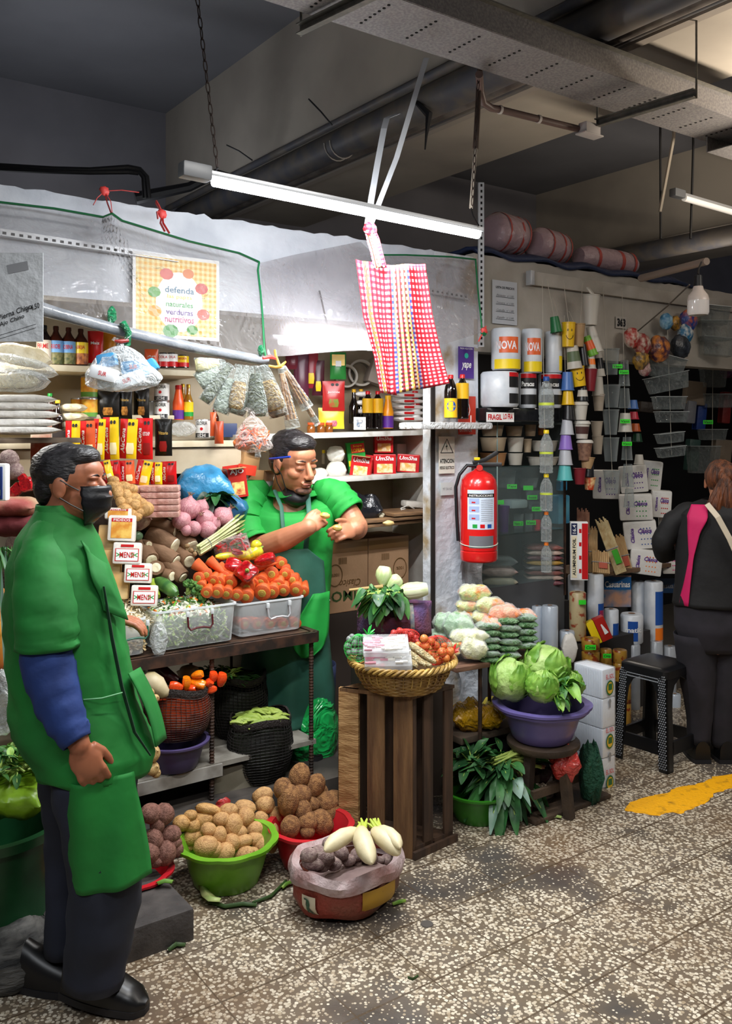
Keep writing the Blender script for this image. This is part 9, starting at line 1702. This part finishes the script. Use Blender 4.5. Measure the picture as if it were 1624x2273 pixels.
for xs in(((1545,1405),(1548,1500),(1552,1580),(1550,1648)),((1622,1405),(1612,1500),(1604,1580),(1602,1655))):limbcloth('leggings',[L3(x,y,0)for x,y in xs],[.115,.092,.068,.055],LG,m3,.03,xs[0][0])
for x,y_ in((1550,1680),(1604,1690)):a=L3(x,y_);a.z=0;shoe(m3,a-FW*.06,a+FW*.18,.045,h=.10,name='boot');MB().tube([a+V(0,0,.05),a+V(0,0,.13)],[.05,.048],16).build('boot_shaft',SHO,m3)
# -------- things at the left edge behind the near man
scb=M('scale_blue','#1c3474',.4);p=Wd(0,1070,3.0);o=thing('digital_scale','blue and white digital scale display at the left edge','scale',p,axes(x=RT,z=-FW));MB().box((0,0,0),(.055,.125,.04),bev=.008).build('housing',WHITE,o);MB().box((-.004,-.002,.018),(.042,.11,.012),bev=.003).build('face_panel',scb,o)
for k in range(3):MB().box((-.006,.030-.032*k,.0255),(.032,.018,.003)).build('display',M('display_lcd' if k==2 else 'display_grey','#a8b83a' if k==2 else '#3a4456',.3),o)
for i,(x,y_,r,mt_,l_)in enumerate(((40,1085,16,RP,'shiny red pepper left of the near man\'s head'),(62,1075,20,RP,'large red pepper touching the near man\'s hair'),(30,1100,14,RP,'small red pepper beside the scale'),(52,1062,12,RP,'upper red pepper behind the large one'),(20,1020,22,SWP,'grey-brown root above the scale'),(32,1045,20,SWP,'second grey-brown root above the red peppers'))):
 p=Wd(x,y_,3.25);inst('x',PM['s'][i%4]if mt_ is SWP else PMR,None,p,view_rot(i),mpx(r,p)).name='red_pepper' if mt_ is RP else 'root_vegetable';o=bpy.context.scene.objects[-1]if False else COL.objects[-1];tag(o,l_,'vegetable')
sk2=M('paper_sack','#a58a6c',.7,mix=('#8a3a34',5),bump=(14,1))
for(x,y_,w_,h_,l_,m_)in((35,1125,100,46,'folded brown and red sack under the red peppers',sk2),(35,1165,110,50,'dark red cloth under the folded sack',M('dark_red_cloth','#5a161a',.8,bump=(12,1))),(-10,1400,60,180,'red and yellow sack at the left edge behind the green onions',M('red_sack','#9a2a20',.6,mix=('#c98a2c',4)))):p=Wd(x,y_,3.2);pillow('folded_sack',l_,'sack',p,mpx(w_,p),.16,mpx(h_,p),m_,seed=x,pw=.9)
leafy('green_onions','green onion leaves drooping at the left edge','green onions',Wd(2,1215,3.0),30,.34,.007,[ld,lg,SP2],41,1.2,-1.0,None,curl=.4)
leafy('coriander','heap of small leafy herbs in the light green bag at the left','herbs',Wd(35,1690,2.95),150,.09,.017,[lg,ll,lg],42,4,.5,lst,curl=.3)
lb_=M('lime_bag','#6f9a1c',.35,mix=('#8ab428',4),bump=(7,1.2));p=Wd(35,1760,2.95);pillow('green_bag','lime green plastic bag holding the herbs at the left','bag',p,.24,.24,.13,lb_,seed=61,pw=.9,nz=.14)
p=V(*Wd(30,1900,2.98).xy,0);p.x-=.08;o=tub('large dark green container at the left edge behind the near man',p,.24,.42,M('container_green','#0f3a1c',.4,mix=('#15502a',3)),sides=0,rim=1.03)
o=MB().ball((0,0,0),(.17,.16,.10),n=26,m=16,nz=(.12,2,8)).build('striped_sack',M('grey_sack','#5e5c58',.7,mix=('#1c1c1c',9),stretch=(1,1,5),bump=(30,1)),None,Wd(20,2130,2.80)+V(0,0,.02));tag(o,'grey and black striped sack on the floor at the lower left','sack')
p=Wd(5,1560,2.9);pillow('clear_bag','crumpled clear bag hanging at the left edge beside the green smock','bag',p,.08,.1,.22,BAGF,seed=71,pw=.9)
